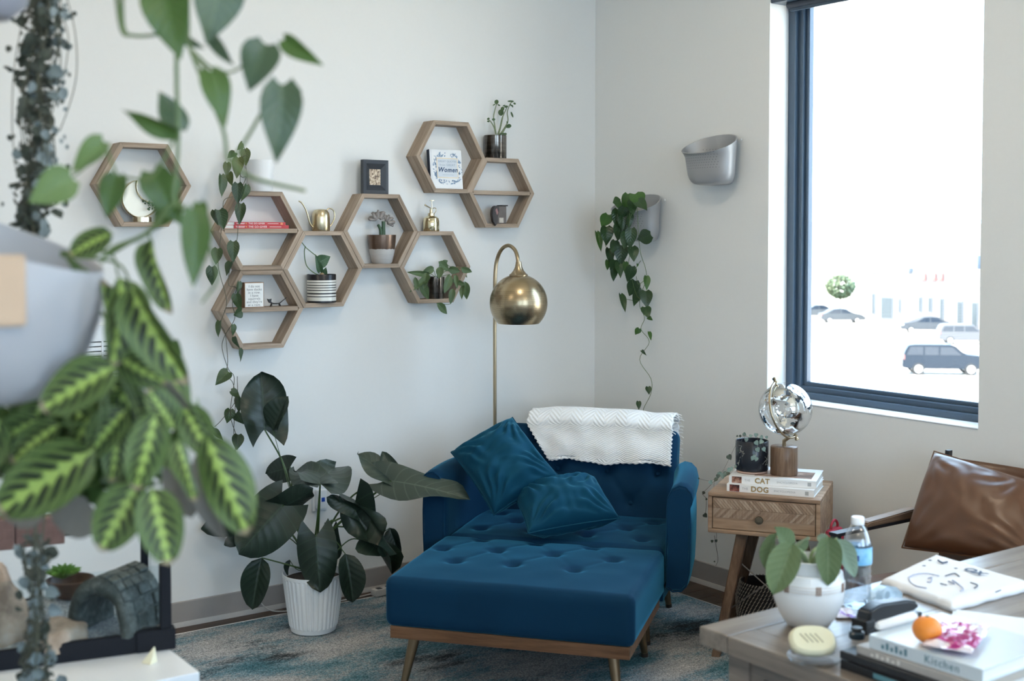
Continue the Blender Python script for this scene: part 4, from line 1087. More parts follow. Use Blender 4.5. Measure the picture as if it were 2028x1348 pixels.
def stem(parent, pts, r=0.0015, mat=None, r1=None, n=5, name='stem', k=5):
    P = [Vector(p)-parent.location for p in pts]
    bm = bmesh.new(); tube(bm, spline(P, k), r, n, r1); return obj(name, bm, mat or m_stem, parent, True)
def W_(u, v, y=-0.05): return onp(u, v, 1, y)
stem(t4, [W_(637, 546), W_(622, 540), W_(607, 525), W_(603, 500), W_(605, 487)], 0.0022, k=6)
stem(t4, [W_(634, 512), W_(618, 500), W_(606, 490), W_(598, 480, -0.04)], 0.0020, k=5)
stem(t4, [W_(637, 546), W_(634, 530), W_(634, 515)], 0.0018)
for (bu, bv, tu, tv, w) in ((630, 520, 655, 508, 0.060), (634, 538, 626, 505, 0.030), (640, 545, 646, 530, 0.030)):
    put_leaf('leaf', L_sat[0], t4, W_(bu, bv), W_(tu, tv, -0.07), w, 0.2)
bm = bmesh.new(); bmesh.ops.create_icosphere(bm, subdivisions=2, radius=0.011); obj('bulb', bm, simple('tan_bulb', (0.35, 0.25, 0.15), 0.7), t4, True, loc=(0, -0.005, ph_-0.004))

# bronze/white pot with crested cactus
xs = onp(756, 521, 1, -0.05).x; H_ = 0.128
m_bw, n, b = _mat('bronze_dipped_glaze')
tcn = n.nodes.new('ShaderNodeTexCoord'); s = n.nodes.new('ShaderNodeSeparateXYZ'); n.links.new(tcn.outputs['Object'], s.inputs[0])
k_ = math_(n, 'GREATER_THAN', math_(n, 'ADD', s.outputs['Z'], math_(n, 'MULTIPLY', noise_(n, 60, coords(n)), 0.010)), H_*0.54)
cb = mixcol(n, noise_(n, 30, coords(n, 'Object', (1, 1, 0.4))), (0.05, 0.03, 0.022), (0.28, 0.19, 0.14)); cw = mixcol(n, noise_(n, 12, coords(n, 'Object', (1, 1, 6))), (0.42, 0.40, 0.385), (0.62, 0.60, 0.58))
n.links.new(mixcol(n, k_, cw, cb), b.inputs['Base Color']); n.links.new(math_(n, 'MULTIPLY', k_, 0.8), b.inputs['Metallic']); b.inputs['Roughness'].default_value = 0.3
t5 = pot('potted_cactus', 'crested cactus in a bronze-rimmed grey ceramic pot', (xs, -0.052, floor_of(5)), [(0, 0), (0.038, 0), (0.045, 0.006), (0.056, 0.05), (0.0615, 0.10), (0.063, H_), (0.059, H_), (0.058, H_-0.015), (0, H_-0.015)], m_bw, H_-0.012, 0.058)
m_crest = simple('cactus_crest', (0.30, 0.27, 0.25), 0.7, var=0.5, scale=90, bump=0.3); m_cst = simple('cactus_stem', (0.05, 0.10, 0.05), 0.5, var=0.3)
bm = bmesh.new(); tube(bm, spline([(-0.004, 0, H_-0.015), (-0.006, 0, H_+0.02), (-0.018, 0, H_+0.045)], 5), 0.0085, 10, 0.006); tube(bm, spline([(0.008, 0, H_-0.015), (0.008, 0, H_+0.02), (0.008, 0, H_+0.06)], 5), 0.010, 10, 0.008)
obj('stem', bm, m_cst, t5, True)
def crest(cx_, cz_, r, a0, a1, nm):
    bm = bmesh.new()
    def f(u, v):
        a = a0+(a1-a0)*u; rr_ = r*(0.25+0.75*v)*(1+0.10*math.sin(u*26)*v)
        return Vector((cx_+rr_*math.sin(a), 0.010*math.sin(u*22)*v, cz_+rr_*math.cos(a)))
    grid(bm, 60, 6, f); o = obj(nm, bm, m_crest, t5, True); sm = o.modifiers.new('s', 'SOLIDIFY'); sm.thickness = 0.009; sm.offset = 0
crest(-0.016, H_+0.062, 0.044, -1.5, 1.1, 'crest'); crest(0.022, H_+0.052, 0.037, -0.2, 1.9, 'crest')

# white pot with the long trailing vine on top of shelf 2
xs = onp(516, 376, 1, -0.05).x; H_ = 0.130
t2 = pot('trailing_plant', 'dark heart-leaf vine trailing from a white pot on the hexagon shelf', (xs, -0.052, top_of(2)), [(0, 0), (0.046, 0), (0.050, 0.005), (0.052, 0.06), (0.060, 0.118), (0.061, H_), (0.058, H_), (0.056, H_-0.012), (0, H_-0.012)], m_white, H_-0.010, 0.056)
m_vine = leafmat('vine_leaf', (0.030, 0.060, 0.024), (0.055, 0.095, 0.030), 0.38, 0.08, (0.12, 0.19, 0.08), 0.5, under=(0.09, 0.075, 0.06))
m_vineo = leafmat('vine_leaf_olive', (0.075, 0.10, 0.026), (0.12, 0.15, 0.04), 0.4, 0.12, (0.2, 0.25, 0.08), 0.5)
L_v = [with_mat(m_, m_vine) for m_ in lf_h]; L_vo = [with_mat(m_, m_vineo) for m_ in lf_h]
def c4(x, y): return 380+x/2.93, 260+y/2.93
def c6(x, y): return 380+x/2.246, 700+y/2.246
leaves2 = []   # (cx, cy, len, wid, angle(deg, 0 = tip straight down, + = tip to the left), roll, kind)
for x, y, L, w, a, r, k in ((280, 88, 50, 34, 30, 0.8, 1), (230, 135, 48, 46, 60, 0.5, 0), (312, 150, 95, 62, -8, 0.2, 1), (265, 212, 120, 72, 5, 0, 1), (203, 222, 80, 48, 0, 0.3, 1), (220, 275, 75, 50, -5, 0.4, 1), (176, 318, 130, 52, -5, 0.6, 0), (266, 362, 120, 72, 0, 0, 0), (310, 360, 100, 44, 8, 0.7, 0), (280, 480, 120, 66, 5, 0.1, 0), (172, 512, 115, 92, -14, 0, 0), (130, 500, 85, 30, 0, 1.0, 0), (240, 700, 120, 74, 0, 0, 0), (143, 725, 90, 70, 10, 0.3, 0), (116, 838, 105, 72, 0, 0, 0), (210, 795, 80, 42, 20, 0.6, 0), (272, 912, 80, 30, 0, 0.9, 0), (266, 992, 100, 60, -12, 0.2, 0), (268, 1055, 50, 64, 60, 0.5, 0), (152, 1145, 90, 36, 12, 0.7, 0), (243, 1153, 66, 32, -8, 0.6, 0), (258, 1225, 70, 30, -20, 0.7, 0), (285, 1298, 75, 24, -10, 0.8, 0)):
    u, v = c4(x, y); leaves2.append((u, v, L/2.93, w/2.93, a, r, k))
for x, y, L, w, a, r, k in ((135, 105, 74, 60, 50, 0.3, 0), (195, 178, 50, 36, -60, 0.5, 0), (206, 228, 70, 34, 0, 0.4, 0), (165, 278, 62, 50, 10, 0.2, 0), (212, 290, 60, 44, -30, 0.6, 0), (120, 362, 66, 30, -50, 0.5, 0), (88, 325, 34, 12, 150, 0.4, 0), (203, 395, 70, 56, 5, 0.1, 0), (50, 300, 60, 10, -20, 0.8, 1)):
    u, v = c6(x, y); leaves2.append((u, v, L/2.246, w/2.246, a, r, k))
def strand_leaves(t, lst, meshes, alt, ydep, plane='back', jit=0.012, name='leaf'):
    for i, (u, v, L, w, a, r, k) in enumerate(lst):
        an = math.radians(a); du, dv = -math.sin(an)*L/2, math.cos(an)*L/2
        d0 = ydep + R.uniform(-jit, jit)
        if plane == 'back':
            P = onp(u-du, v-dv, 1, d0); Q = onp(u+du, v+dv, 1, d0-0.012)
        else:
            P = onp(u-du, v-dv, 0, d0); Q = onp(u+du, v+dv, 0, d0-0.012)
        Z = (P-EYE).dot(FW); wid = w*Z/FPX
        me = (alt if k else meshes)[i % len(meshes)]
        put_leaf(name, me, t, P, Q, wid/max(0.35, math.cos(r))*1.0, r*(1 if i % 2 else -1))
strand_leaves(t2, leaves2, L_v, L_vo, -0.125)
def wstem(t, pts, conv, y, plane='back', r=0.0014, mat=None, rise=None):
    P = []
    for i, (x, yy) in enumerate(pts):
        u, v = conv(x, yy); P.append(onp(u, v, 1 if plane == 'back' else 0, y))
    stem(t, P, r, mat or m_stemd)
def mixpts(a, b): return a+b
id_ = lambda x, y: (x, y)
pA = [(492, 318), (484, 308), (470, 330), (478, 350), (487, 352), (470, 385), (445, 395), (441, 420), (437, 470), (432, 520), (436, 545), (449, 598), (437, 640), (446, 660), (451, 715), (448, 740), (462, 760), (466, 800), (463, 850), (466, 890), (471, 930)]
pB = [(492, 318), (482, 290), (474, 300), (476, 345), (473, 400), (470, 470), (463, 490), (452, 560), (468, 570), (460, 600), (465, 630), (445, 665), (440, 690), (452, 730), (464, 750), (456, 820), (470, 870), (462, 900)]
pC = [(470, 745), (468, 790), (440, 830), (425, 845)]
for p in (pA, pB, pC):
    wstem(t2, p, id_, -0.118)

# gold watering can on shelf 4
xs = onp(636, 457, 1, -0.05).x; t = thing('watering_can', 'small brushed-gold watering can on top of the hexagon shelf', 'watering can', (xs, -0.048, top_of(4)))
obj('body', lathe(bmesh.new(), [(0, 0), (0.037, 0), (0.0385, 0.003), (0.0385, 0.06), (0.036, 0.078), (0.027, 0.091), (0.012, 0.095), (0, 0.0955)], 40), m_brass, t, True)
bm = bmesh.new(); tube(bm, spline([(-0.036, 0, 0.014), (-0.052, 0, 0.036), (-0.068, 0, 0.085), (-0.088, 0, 0.118), (-0.104, 0, 0.128)], 7), 0.0042, 10, 0.003); obj('spout', bm, m_brass, t, True)
bm = bmesh.new(); tube(bm, spline([(0.025, 0, 0.088), (0.042, 0, 0.098), (0.062, 0, 0.088), (0.066, 0, 0.06), (0.052, 0, 0.03), (0.038, 0, 0.016)], 7), 0.003, 10); obj('handle', bm, m_brass, t, True)
# picture frame on shelf 5
xs = onp(741, 387, 1, -0.055).x; t = thing('picture_frame', 'small black frame with a tiny sepia picture, on top of a hexagon shelf', 'picture frame', (xs, -0.06, top_of(5)), 0.0)
m_fr = simple('navy_black_frame', (0.022, 0.027, 0.036), 0.45)
w, h, fwd = 0.063, 0.150, 0.040
def frame_poly(a, bb): pass
bm = bmesh.new()
o4 = [(-w, 0), (w, 0), (w, h), (-w, h)]; i4 = [(-0.0285, 0.040), (0.0285, 0.040), (0.0285, 0.110), (-0.0285, 0.110)]
va = [bm.verts.new((x, -0.012, z)) for x, z in o4]; vb = [bm.verts.new((x, -0.004, z)) for x, z in i4]; vc = [bm.verts.new((x, 0.012, z)) for x, z in o4]; vd = [bm.verts.new((x, 0.002, z)) for x, z in i4]
mx_ = [(-w*0.78, h*0.11), (w*0.78, h*0.11), (w*0.78, h*0.89), (-w*0.78, h*0.89)]; ve = [bm.verts.new((x, -0.014, z)) for x, z in mx_]
for i in range(4):
    j = (i+1) % 4
    bm.faces.new((va[i], va[j], ve[j], ve[i])); bm.faces.new((ve[i], ve[j], vb[j], vb[i])); bm.faces.new((vb[i], vb[j], vd[j], vd[i])); bm.faces.new((va[j], va[i], vc[i], vc[j]))
bm.faces.new(vc); obj('frame', bm, m_fr, t)
m_pic, n, b = _mat('sepia_picture'); n.links.new(ramp_(n, noise_(n, 95, coords(n), 4, 0.7), [(0.38, (0.07, 0.04, 0.03)), (0.5, (0.45, 0.33, 0.22)), (0.62, (0.75, 0.66, 0.52))]), b.inputs['Base Color'])
obj('picture', nbox(-0.029, 0.029, -0.002, 0.003, 0.039, 0.111, 0), m_pic, t)
# gold mister on shelf 6
xs = onp(854, 460, 1, -0.05).x; t = thing('plant_mister', 'shiny gold plant mister on top of the hexagon shelf', 'mister', (xs, -0.05, top_of(6)))
m_pol = simple('polished_gold', (0.70, 0.62, 0.42), 0.08, 1.0, var=0.02)
obj('bottle', lathe(bmesh.new(), [(0, 0), (0.036, 0), (0.0375, 0.003), (0.0375, 0.045), (0.034, 0.060), (0.024, 0.068), (0.014, 0.071), (0, 0.071)], 40), m_pol, t, True)
obj('collar', lathe(bmesh.new(), [(0.0, 0.069), (0.0155, 0.070), (0.0155, 0.082), (0.008, 0.084), (0.007, 0.10), (0, 0.10)], 24), m_brass, t, True)
bm = bmesh.new(); tube(bm, [(-0.004, 0, 0.082), (-0.004, 0, 0.106), (-0.030, 0, 0.118)], 0.003, 8); bmesh.ops.create_icosphere(bm, subdivisions=2, radius=0.0048, matrix=Matrix.Translation((-0.031, 0, 0.119))); obj('nozzle', bm, m_brass, t, True)
bm = bmesh.new(); tube(bm, [(0.004, 0, 0.09), (0.004, 0, 0.140)], 0.0022, 8); box(bm, -0.006, 0.014, -0.005, 0.005, 0.139, 0.1425, 0.0008); obj('plunger', bm, m_brass, t, True)
bm = bmesh.new(); tube(bm, spline([(0.008, 0, 0.104), (0.022, 0, 0.107), (0.027, 0, 0.097), (0.020, 0, 0.084), (0.012, 0, 0.080)], 6), 0.0018, 8); obj('finger_loop', bm, m_brass, t, True)

# glass-like metallic pots
m_tin, n, b = _mat('mottled_mercury'); c_ = coords(n, 'Object', (18, 18, 3))
n.links.new(ramp_(n, math_(n, 'ADD', math_(n, 'MULTIPLY', noise_(n, 1.5, c_, 4), 0.7), math_(n, 'MULTIPLY', noise_(n, 12, coords(n, 'Object', (0.4, 0.4, 5))), 0.3)), [(0.38, (0.03, 0.025, 0.02)), (0.55, (0.20, 0.18, 0.16)), (0.75, (0.5, 0.48, 0.46))]), b.inputs['Base Color'])
b.inputs['Metallic'].default_value = 0.85; b.inputs['Roughness'].default_value = 0.14
xs = onp(981, 312, 1, -0.05).x; H_ = 0.108
t8 = pot('potted_succulent', 'tall leggy succulent in a mottled silver tin pot on the upper right shelf', (xs, -0.05, top_of(8)), [(0, 0), (0.052, 0), (0.053, 0.002), (0.0535, H_), (0.051, H_), (0.050, H_-0.012), (0, H_-0.012)], m_tin, H_-0.010, 0.05)
m_pale = simple('pale_green_stem', (0.20, 0.24, 0.14), 0.6, var=0.2)
def c9(x, y): return 800+x/4.814, 180+y/4.814
m_succ = leafmat('succulent_leaf', (0.05, 0.10, 0.035), (0.08, 0.14, 0.05), 0.45, 0.05, (0.1, 0.2, 0.1), 0.2)
L_ro = with_mat(leaf_mesh('round_leaf', None, 'round', 0.1, 0.1, 0), m_succ)
for p in ([(880, 425), (865, 330), (855, 240), (875, 150), (885, 125)], [(890, 425), (915, 350), (935, 260), (975, 170), (978, 140)], [(905, 425), (940, 380), (990, 290), (985, 200), (1015, 120), (1035, 105)], [(878, 420), (860, 350), (825, 290), (800, 272)], [(925, 425), (975, 340), (1000, 320)], [(900, 425), (925, 330), (945, 240)]):
    stem(t8, [onp(*c9(*q_), 1, -0.05) for q_ in p], 0.0036, m_pale, 0.002)
for (x, y, L, w, a) in ((883, 105, 45, 45, 0), (905, 135, 30, 16, -60), (860, 132, 26, 14, 60), (805, 265, 26, 22, 60), (805, 290, 24, 18, 100), (855, 272, 34, 26, -90), (925, 205, 62, 60, 0), (940, 170, 40, 40, 0), (975, 150, 36, 24, 80), (1010, 98, 40, 18, 90), (1030, 98, 40, 18, -80), (1055, 120, 26, 22, -60), (1020, 135, 30, 16, -40), (1030, 225, 60, 20, -20), (1000, 335, 48, 44, 60), (985, 300, 24, 14, -30), (945, 415, 60, 34, 90), (965, 410, 34, 26, -80), (1035, 145, 26, 14, -10), (955, 140, 26, 14, 70)):
    u, v = c9(x, y); an = math.radians(a); L /= 4.8; du, dv = -math.sin(an)*L/2, math.cos(an)*L/2
    P = onp(u-du, v-dv, 1, -0.055); Q = onp(u+du, v+dv, 1, -0.062); put_leaf('leaf', L_ro, t8, P, Q, w/4.8*5.3/FPX, 0.2)
# shelf 6 trailing plant in tin pot
xs = onp(863, 595, 1, -0.055).x; H_ = 0.100
t6 = pot('trailing_plant', 'green long-leafed trailing plant in a silver tin pot, in the lower right hexagon', (xs, -0.055, floor_of(6)), [(0, 0), (0.038, 0), (0.039, 0.002), (0.0395, H_), (0.037, H_), (0.037, H_-0.012), (0, H_-0.012)], m_tin, H_-0.010, 0.037)
m_lg = leafmat('sage_leaf', (0.085, 0.14, 0.055), (0.13, 0.20, 0.085), 0.45, 0.15, (0.2, 0.3, 0.15), 0.3)
L_lg = [with_mat(leaf_mesh('long_leaf', None, 'long', 0.12, 0.1+0.12*k, 0.1, seed=k), m_lg) for k in range(3)]
def c5(x, y): return 660+x/2.81, 180+y/2.81
l6 = []
for (bx_, by_, tx_, ty_, w) in ((540, 1020, 418, 1010, 34), (540, 1030, 445, 1090, 40), (478, 1060, 545, 1160, 55), (520, 1010, 500, 1090, 46), (560, 985, 505, 1010, 44), (595, 980, 590, 1038, 46), (585, 950, 650, 1000, 48), (600, 960, 640, 945, 30), (640, 990, 705, 1005, 46), (650, 1020, 622, 1125, 52), (680, 1020, 690, 1100, 30), (710, 985, 775, 1010, 40), (715, 985, 745, 1040, 20), (735, 1060, 745, 1162, 48), (720, 1060, 710, 1150, 34), (665, 1100, 655, 1175, 40), (575, 1180, 650, 1242, 46), (690, 1060, 730, 1080, 30), (700, 1070, 660, 1050, 26), (455, 1035, 470, 1110, 30)):
    b0 = onp(*c5(bx_, by_), 1, -0.075-0.02*R.random()); e0 = onp(*c5(tx_, ty_), 1, -0.085-0.035*R.random()); put_leaf('leaf', R.choice(L_lg), t6, b0, e0, w/2.81*5.4/FPX, R.uniform(-0.4, 0.4))
for p in ([(570, 1035), (560, 1000), (540, 1010), (480, 1060)], [(575, 1035), (600, 960), (660, 980), (710, 985)], [(580, 1035), (640, 1000), (690, 1060), (735, 1062)], [(580, 1035), (590, 970), (600, 955)], [(690, 1060), (665, 1150), (650, 1185), (600, 1185), (575, 1182)], [(570, 1035), (540, 1015)], [(575, 1035), (650, 1020)]):
    stem(t6, [onp(*c5(*q_), 1, -0.075) for q_ in p], 0.0013)

# quotes book on shelf 7
P0_ = onp(853, 373, 1, -0.072); t = thing('book', 'white square book with blue floral wreath cover standing in the top hexagon', 'book', (P0_.x, -0.078, floor_of(7)), 0.0)
w, h, d_ = 0.172, 0.180, 0.022
Mt = Matrix.Rotation(math.radians(-6), 4, 'X')
ob = []
m_bc = simple('cover_white', (0.78, 0.79, 0.80), 0.45, var=0.01); m_nav = simple('navy_spine', (0.03, 0.045, 0.08), 0.5)
def tobj(nm, bm, mt, **k): return obj(nm, bm, mt, t, M=Mt, **k)
tobj('front_cover', nbox(0, w, 0, 0.0022, 0, h, 0.0006, seg=1), m_bc); tobj('back_cover', nbox(0, w, d_-0.0022, d_, 0, h, 0.0006, seg=1), m_bc)
tobj('spine', nbox(-0.001, 0.0015, 0, d_, 0, h, 0.0006, seg=1), m_nav); tobj('page_block', nbox(0.0015, w-0.003, 0.0022, d_-0.0022, 0.002, h-0.003, 0), m_paper)
obj('binding_strip', nbox(0.0, 0.012, -0.0004, 0.001, 0, h, 0), m_nav if False else simple('pale_hinge', (0.72, 0.73, 0.75), 0.5), t, M=Mt)
cx_, cz_ = w*0.54, h*0.515
m_sq = simple('pale_blue_panel', (0.62, 0.66, 0.71), 0.5, var=0.05); m_gl = simple('gold_line', (0.80, 0.68, 0.50), 0.4)
tobj('panel_border', nbox(cx_-0.0575, cx_+0.0575, -0.0007, 0.0005, cz_-0.0435, cz_+0.0495, 0), m_gl); tobj('panel', nbox(cx_-0.053, cx_+0.053, -0.0011, 0.0005, cz_-0.039, cz_+0.045, 0), m_sq)
tobj('small_print', nbox(cx_-0.03, cx_+0.03, -0.0014, -0.001, cz_-0.0295, cz_-0.028, 0), simple('blue_ink', (0.35, 0.42, 0.50), 0.6))
m_b1 = simple('blue_floral', (0.22, 0.32, 0.46), 0.6, var=0.5, scale=200)
bm = bmesh.new(); rr = random.Random(9)
for k in range(150):
    a = rr.random()*2*PI; rx = 0.061+0.016*rr.random()**1.5; rz_ = 0.054+0.022*rr.random()
    px = cx_+rx*math.copysign(abs(math.cos(a))**0.6, math.cos(a)); pz = cz_+0.002+rz_*math.copysign(abs(math.sin(a))**0.75, math.sin(a))
    if abs(px-cx_) < 0.058 and abs(pz-cz_) < 0.050: continue
    b_a = rr.random()*PI; l_, w_2 = 0.004+0.0045*rr.random(), 0.0014+0.0026*rr.random()
    A_ = Vector((math.cos(b_a), 0, math.sin(b_a)))*l_; B_ = Vector((-math.sin(b_a), 0, math.cos(b_a)))*w_2; P_ = Vector((px, -0.0006, pz))
    bm.faces.new([bm.verts.new(P_+A_), bm.verts.new(P_+B_), bm.verts.new(P_-A_), bm.verts.new(P_-B_)])
o = tobj('wreath_print', bm, m_b1); o['kind'] = 'stuff'
M0 = Mt @ frame_M((cx_, -0.0012, cz_), (1, 0, 0), (0, 0, 1)); m_tn = simple('navy_ink', (0.05, 0.09, 0.17), 0.6); m_tb = simple('blue_ink', (0.35, 0.42, 0.50), 0.6)
for s, sz, dz, mt, sh_, bo in (('GREAT QUOTES', 0.0128, 0.033, m_tb, 0, 0), ('from GREAT', 0.0145, 0.0165, m_tb, 0, 0), ('Women', 0.030, -0.006, m_tn, 0.25, 0.0008)):
    text(s, sz, mt, t, M0 @ Matrix.Translation((0, dz, 0)), spacing=1.1, shear=sh_, bold=bo)

# small elephant pot on shelf 8
P0_ = onp(988, 441, 1, -0.06); t = thing('elephant_planter', 'small dark square planter with an elephant head and a lid in the right hexagon', 'planter', (P0_.x, -0.06, floor_of(8)))
m_el = simple('weathered_grey', (0.14, 0.12, 0.11), 0.6, var=0.35, scale=40, bump=0.3); m_eh = simple('dark_brown_grey', (0.05, 0.042, 0.04), 0.55, var=0.3, scale=50)
obj('block', nbox(-0.022, 0.030, -0.02, 0.022, 0, 0.082, 0.003), m_el, t)
bm = bmesh.new(); box(bm, 0.004, 0.038, -0.022, 0.024, 0.0825, 0.088, 0.002); obj('lid', bm, m_eh, t)
bm = bmesh.new()
def ear(u, v): 
    a = u*PI*2; r = 0.5+0.5*v
    return Vector((0, 0, 0))
bm = bmesh.new(); prism(bm, [(-0.018, 0.084), (-0.045, 0.084), (-0.058, 0.066), (-0.060, 0.040), (-0.055, 0.010), (-0.056, -0.012), (-0.046, -0.010), (-0.036, 0.014), (-0.022, 0.034), (-0.014, 0.06)], -0.028, -0.010)
bmesh.ops.bevel(bm, geom=bm.edges[:], offset=0.004, segments=2, affect='EDGES')
for v in bm.verts:
    if v.co.z < 0.0: v.co.y -= 0.022
    elif v.co.z < 0.016: v.co.y -= 0.012
obj('elephant_head', bm, m_eh, t, True)
bm = bmesh.new(); prism(bm, [(-0.032, 0.072), (-0.040, 0.066), (-0.040, 0.048), (-0.030, 0.040), (-0.024, 0.052)], -0.0305, -0.027); obj('ear', bm, simple('dusty_pink', (0.30, 0.17, 0.17), 0.7), t)
obj('label_tag', nbox(-0.012, 0.012, -0.0215, -0.019, 0.004, 0.028, 0), simple('tag_paper', (0.55, 0.50, 0.44), 0.7, var=0.3, scale=90), t)

# white louvred wall vent at far left
A_ = onp(100, 655, 1, 0); B_ = onp(224, 722, 1, 0)
t = thing('wall_vent', 'white slatted vent low on the back wall behind the hanging plants', 'vent', (A_.x-0.12, -0.0, A_.z-0.36))
Wv, Hv = 0.42, 0.34
m_vw = simple('vent_white', (0.80, 0.82, 0.84), 0.4, var=0.01); obj('backing', nbox(0, Wv, -0.004, -0.0005, 0, Hv+0.03, 0), m_black, t)
obj('top_panel', nbox(0, Wv, -0.022, -0.0005, Hv-0.028, Hv+0.035, 0.003), m_vw, t)
for x in (0, Wv-0.02): obj('side_frame', nbox(x, x+0.02, -0.022, -0.004, 0, Hv-0.028, 0.002), m_vw, t)
sl = nbox(0.02, Wv-0.02, -0.020, -0.006, 0, 0.0145, 0.0015, seg=1); slm = mesh_of('slat', sl, m_vw)
k = 0; zz = Hv-0.028-0.0185
while zz > 0.0:
    link('slat', slm, t, loc=(0, 0, zz)); zz -= 0.0185
obj('centre_bar', nbox(Wv*0.73, Wv*0.73+0.008, -0.0235, -0.019, 0, Hv-0.028, 0.001, seg=1), m_vw, t)

# wall outlet with a plug-in device
P_ = onp(632, 985, 1, 0); t = thing('wall_outlet', 'white wall outlet with plug-in device behind the large potted plant', 'outlet', (P_.x, 0, P_.z))
obj('plate', nbox(-0.036, 0.036, -0.006, -0.0005, -0.058, 0.058, 0.003), m_vw, t); obj('device', nbox(-0.022, 0.022, -0.035, -0.006, -0.045, 0.040, 0.006), m_vw, t, True)
obj('indicator', nbox(-0.006, 0.010, -0.0362, -0.034, -0.012, 0.006, 0.0005, seg=1), simple('blue_mark', (0.02, 0.08, 0.45), 0.4), t)

# ================================================================ wall planters on the right wall
m_plt, n, b = _mat('silver_planter'); 
tcn = n.nodes.new('ShaderNodeTexCoord'); s = n.nodes.new('ShaderNodeSeparateXYZ'); n.links.new(tcn.outputs['Object'], s.inputs[0])
ca = math_(n, 'SUBTRACT', math_(n, 'FRACT', math_(n, 'MULTIPLY', math_(n, 'ADD', s.outputs['Y'], math_(n, 'MULTIPLY', s.outputs['Z'], 0.5)), 70)), 0.5); cb = math_(n, 'SUBTRACT', math_(n, 'FRACT', math_(n, 'MULTIPLY', s.outputs['Z'], 90)), 0.5)
dd = math_(n, 'LESS_THAN', math_(n, 'ADD', math_(n, 'MULTIPLY', ca, ca), math_(n, 'MULTIPLY', cb, cb)), 0.025)
inz = math_(n, 'MULTIPLY', math_(n, 'GREATER_THAN', s.outputs['Z'], 0.07), math_(n, 'LESS_THAN', s.outputs['Z'], 0.17)); iny = math_(n, 'LESS_THAN', math_(n, 'ABSOLUTE', s.outputs['Y']), 0.10)
dd = math_(n, 'MULTIPLY', dd, math_(n, 'MULTIPLY', inz, iny))
n.links.new(mixcol(n, dd, (0.38, 0.385, 0.395), (0.20, 0.20, 0.21)), b.inputs['Base Color']); b.inputs['Metallic'].default_value = 0.35; b.inputs['Roughness'].default_value = 0.42
def planter_mesh(mat, w=0.30, d=0.165, h=0.225, taper=0.82):
    """D-shaped: flat back on x=0 (wall), bulging towards -x; rim high at the back, dipping to the front"""
    bm = bmesh.new(); n_ = 40
    def ring(k, inset=0.0):  # k 0..1 height fraction
        pts = []
        rr_ = 1.0 if k > 0.22 else math.sqrt(max(0, 1-((0.22-k)/0.22)**2))*0.35+0.65
        sc = (taper+(1-taper)*k)*rr_
        for i in range(n_):
            a = 2*PI*i/n_; c_, s_ = math.cos(a), math.sin(a)
            yy = math.copysign(abs(s_)**0.78, s_)*(w/2-inset)*sc
            xx = -(0.5-0.5*math.copysign(abs(c_)**(0.55 if c_ > 0 else 1.0), c_))
            xx = -((1-c_)/2)**0.85
            dd_ = (d*(0.80+0.20*k)*(rr_*0.5+0.5))
            xx = xx*dd_ + (-inset if xx > -0.5 else inset)
            if inset == 0: xx = min(0, xx)
            front = -xx/d
            zz_ = h*k if k < 0.55 else h*0.55 + (h*k-h*0.55)*((1.0-0.40*front)*h-h*0.55)/(h*0.45)
            pts.append(Vector((xx, yy, zz_)))
        return pts
    ks = [0.0, 0.02, 0.06, 0.12, 0.2, 0.35, 0.55, 0.7, 0.85, 1.0]
    rings = [[bm.verts.new(p) for p in ring(k)] for k in ks] + [[bm.verts.new(p) for p in ring(k, 0.004)] for k in (1.0, 0.75, 0.62)]
    for a, b2 in zip(rings, rings[1:]):
        for i in range(n_): bm.faces.new((a[i], a[(i+1) % n_], b2[(i+1) % n_], b2[i]))
    bm.faces.new(rings[0]); bm.faces.new(rings[-1])
    return mesh_of('planter_body', bm, mat, 45)
pm = planter_mesh(m_plt)
def wall_planter(label, y, zb_):
    t = thing('wall_planter', label, 'planter', (0.0, y, zb_), 0, 'silver wall planters'); link('body', pm, t)
    for s_ in (-1, 1):
        M = Matrix.Translation((-0.010, s_*0.118, 0.195)) @ Matrix.Rotation(-PI/2, 4, 'Y'); obj('screw', lathe(bmesh.new(), [(0.005, 0), (0.005, 0.003), (0, 0.004)], 12, M), m_vw, t, True)
    return t
wall_planter('empty silver wall planter, higher and nearer the window', -0.903, 1.825)
wp2 = wall_planter('silver wall planter holding the trailing heart-leaf plant, nearer the corner', -0.412, 1.572)
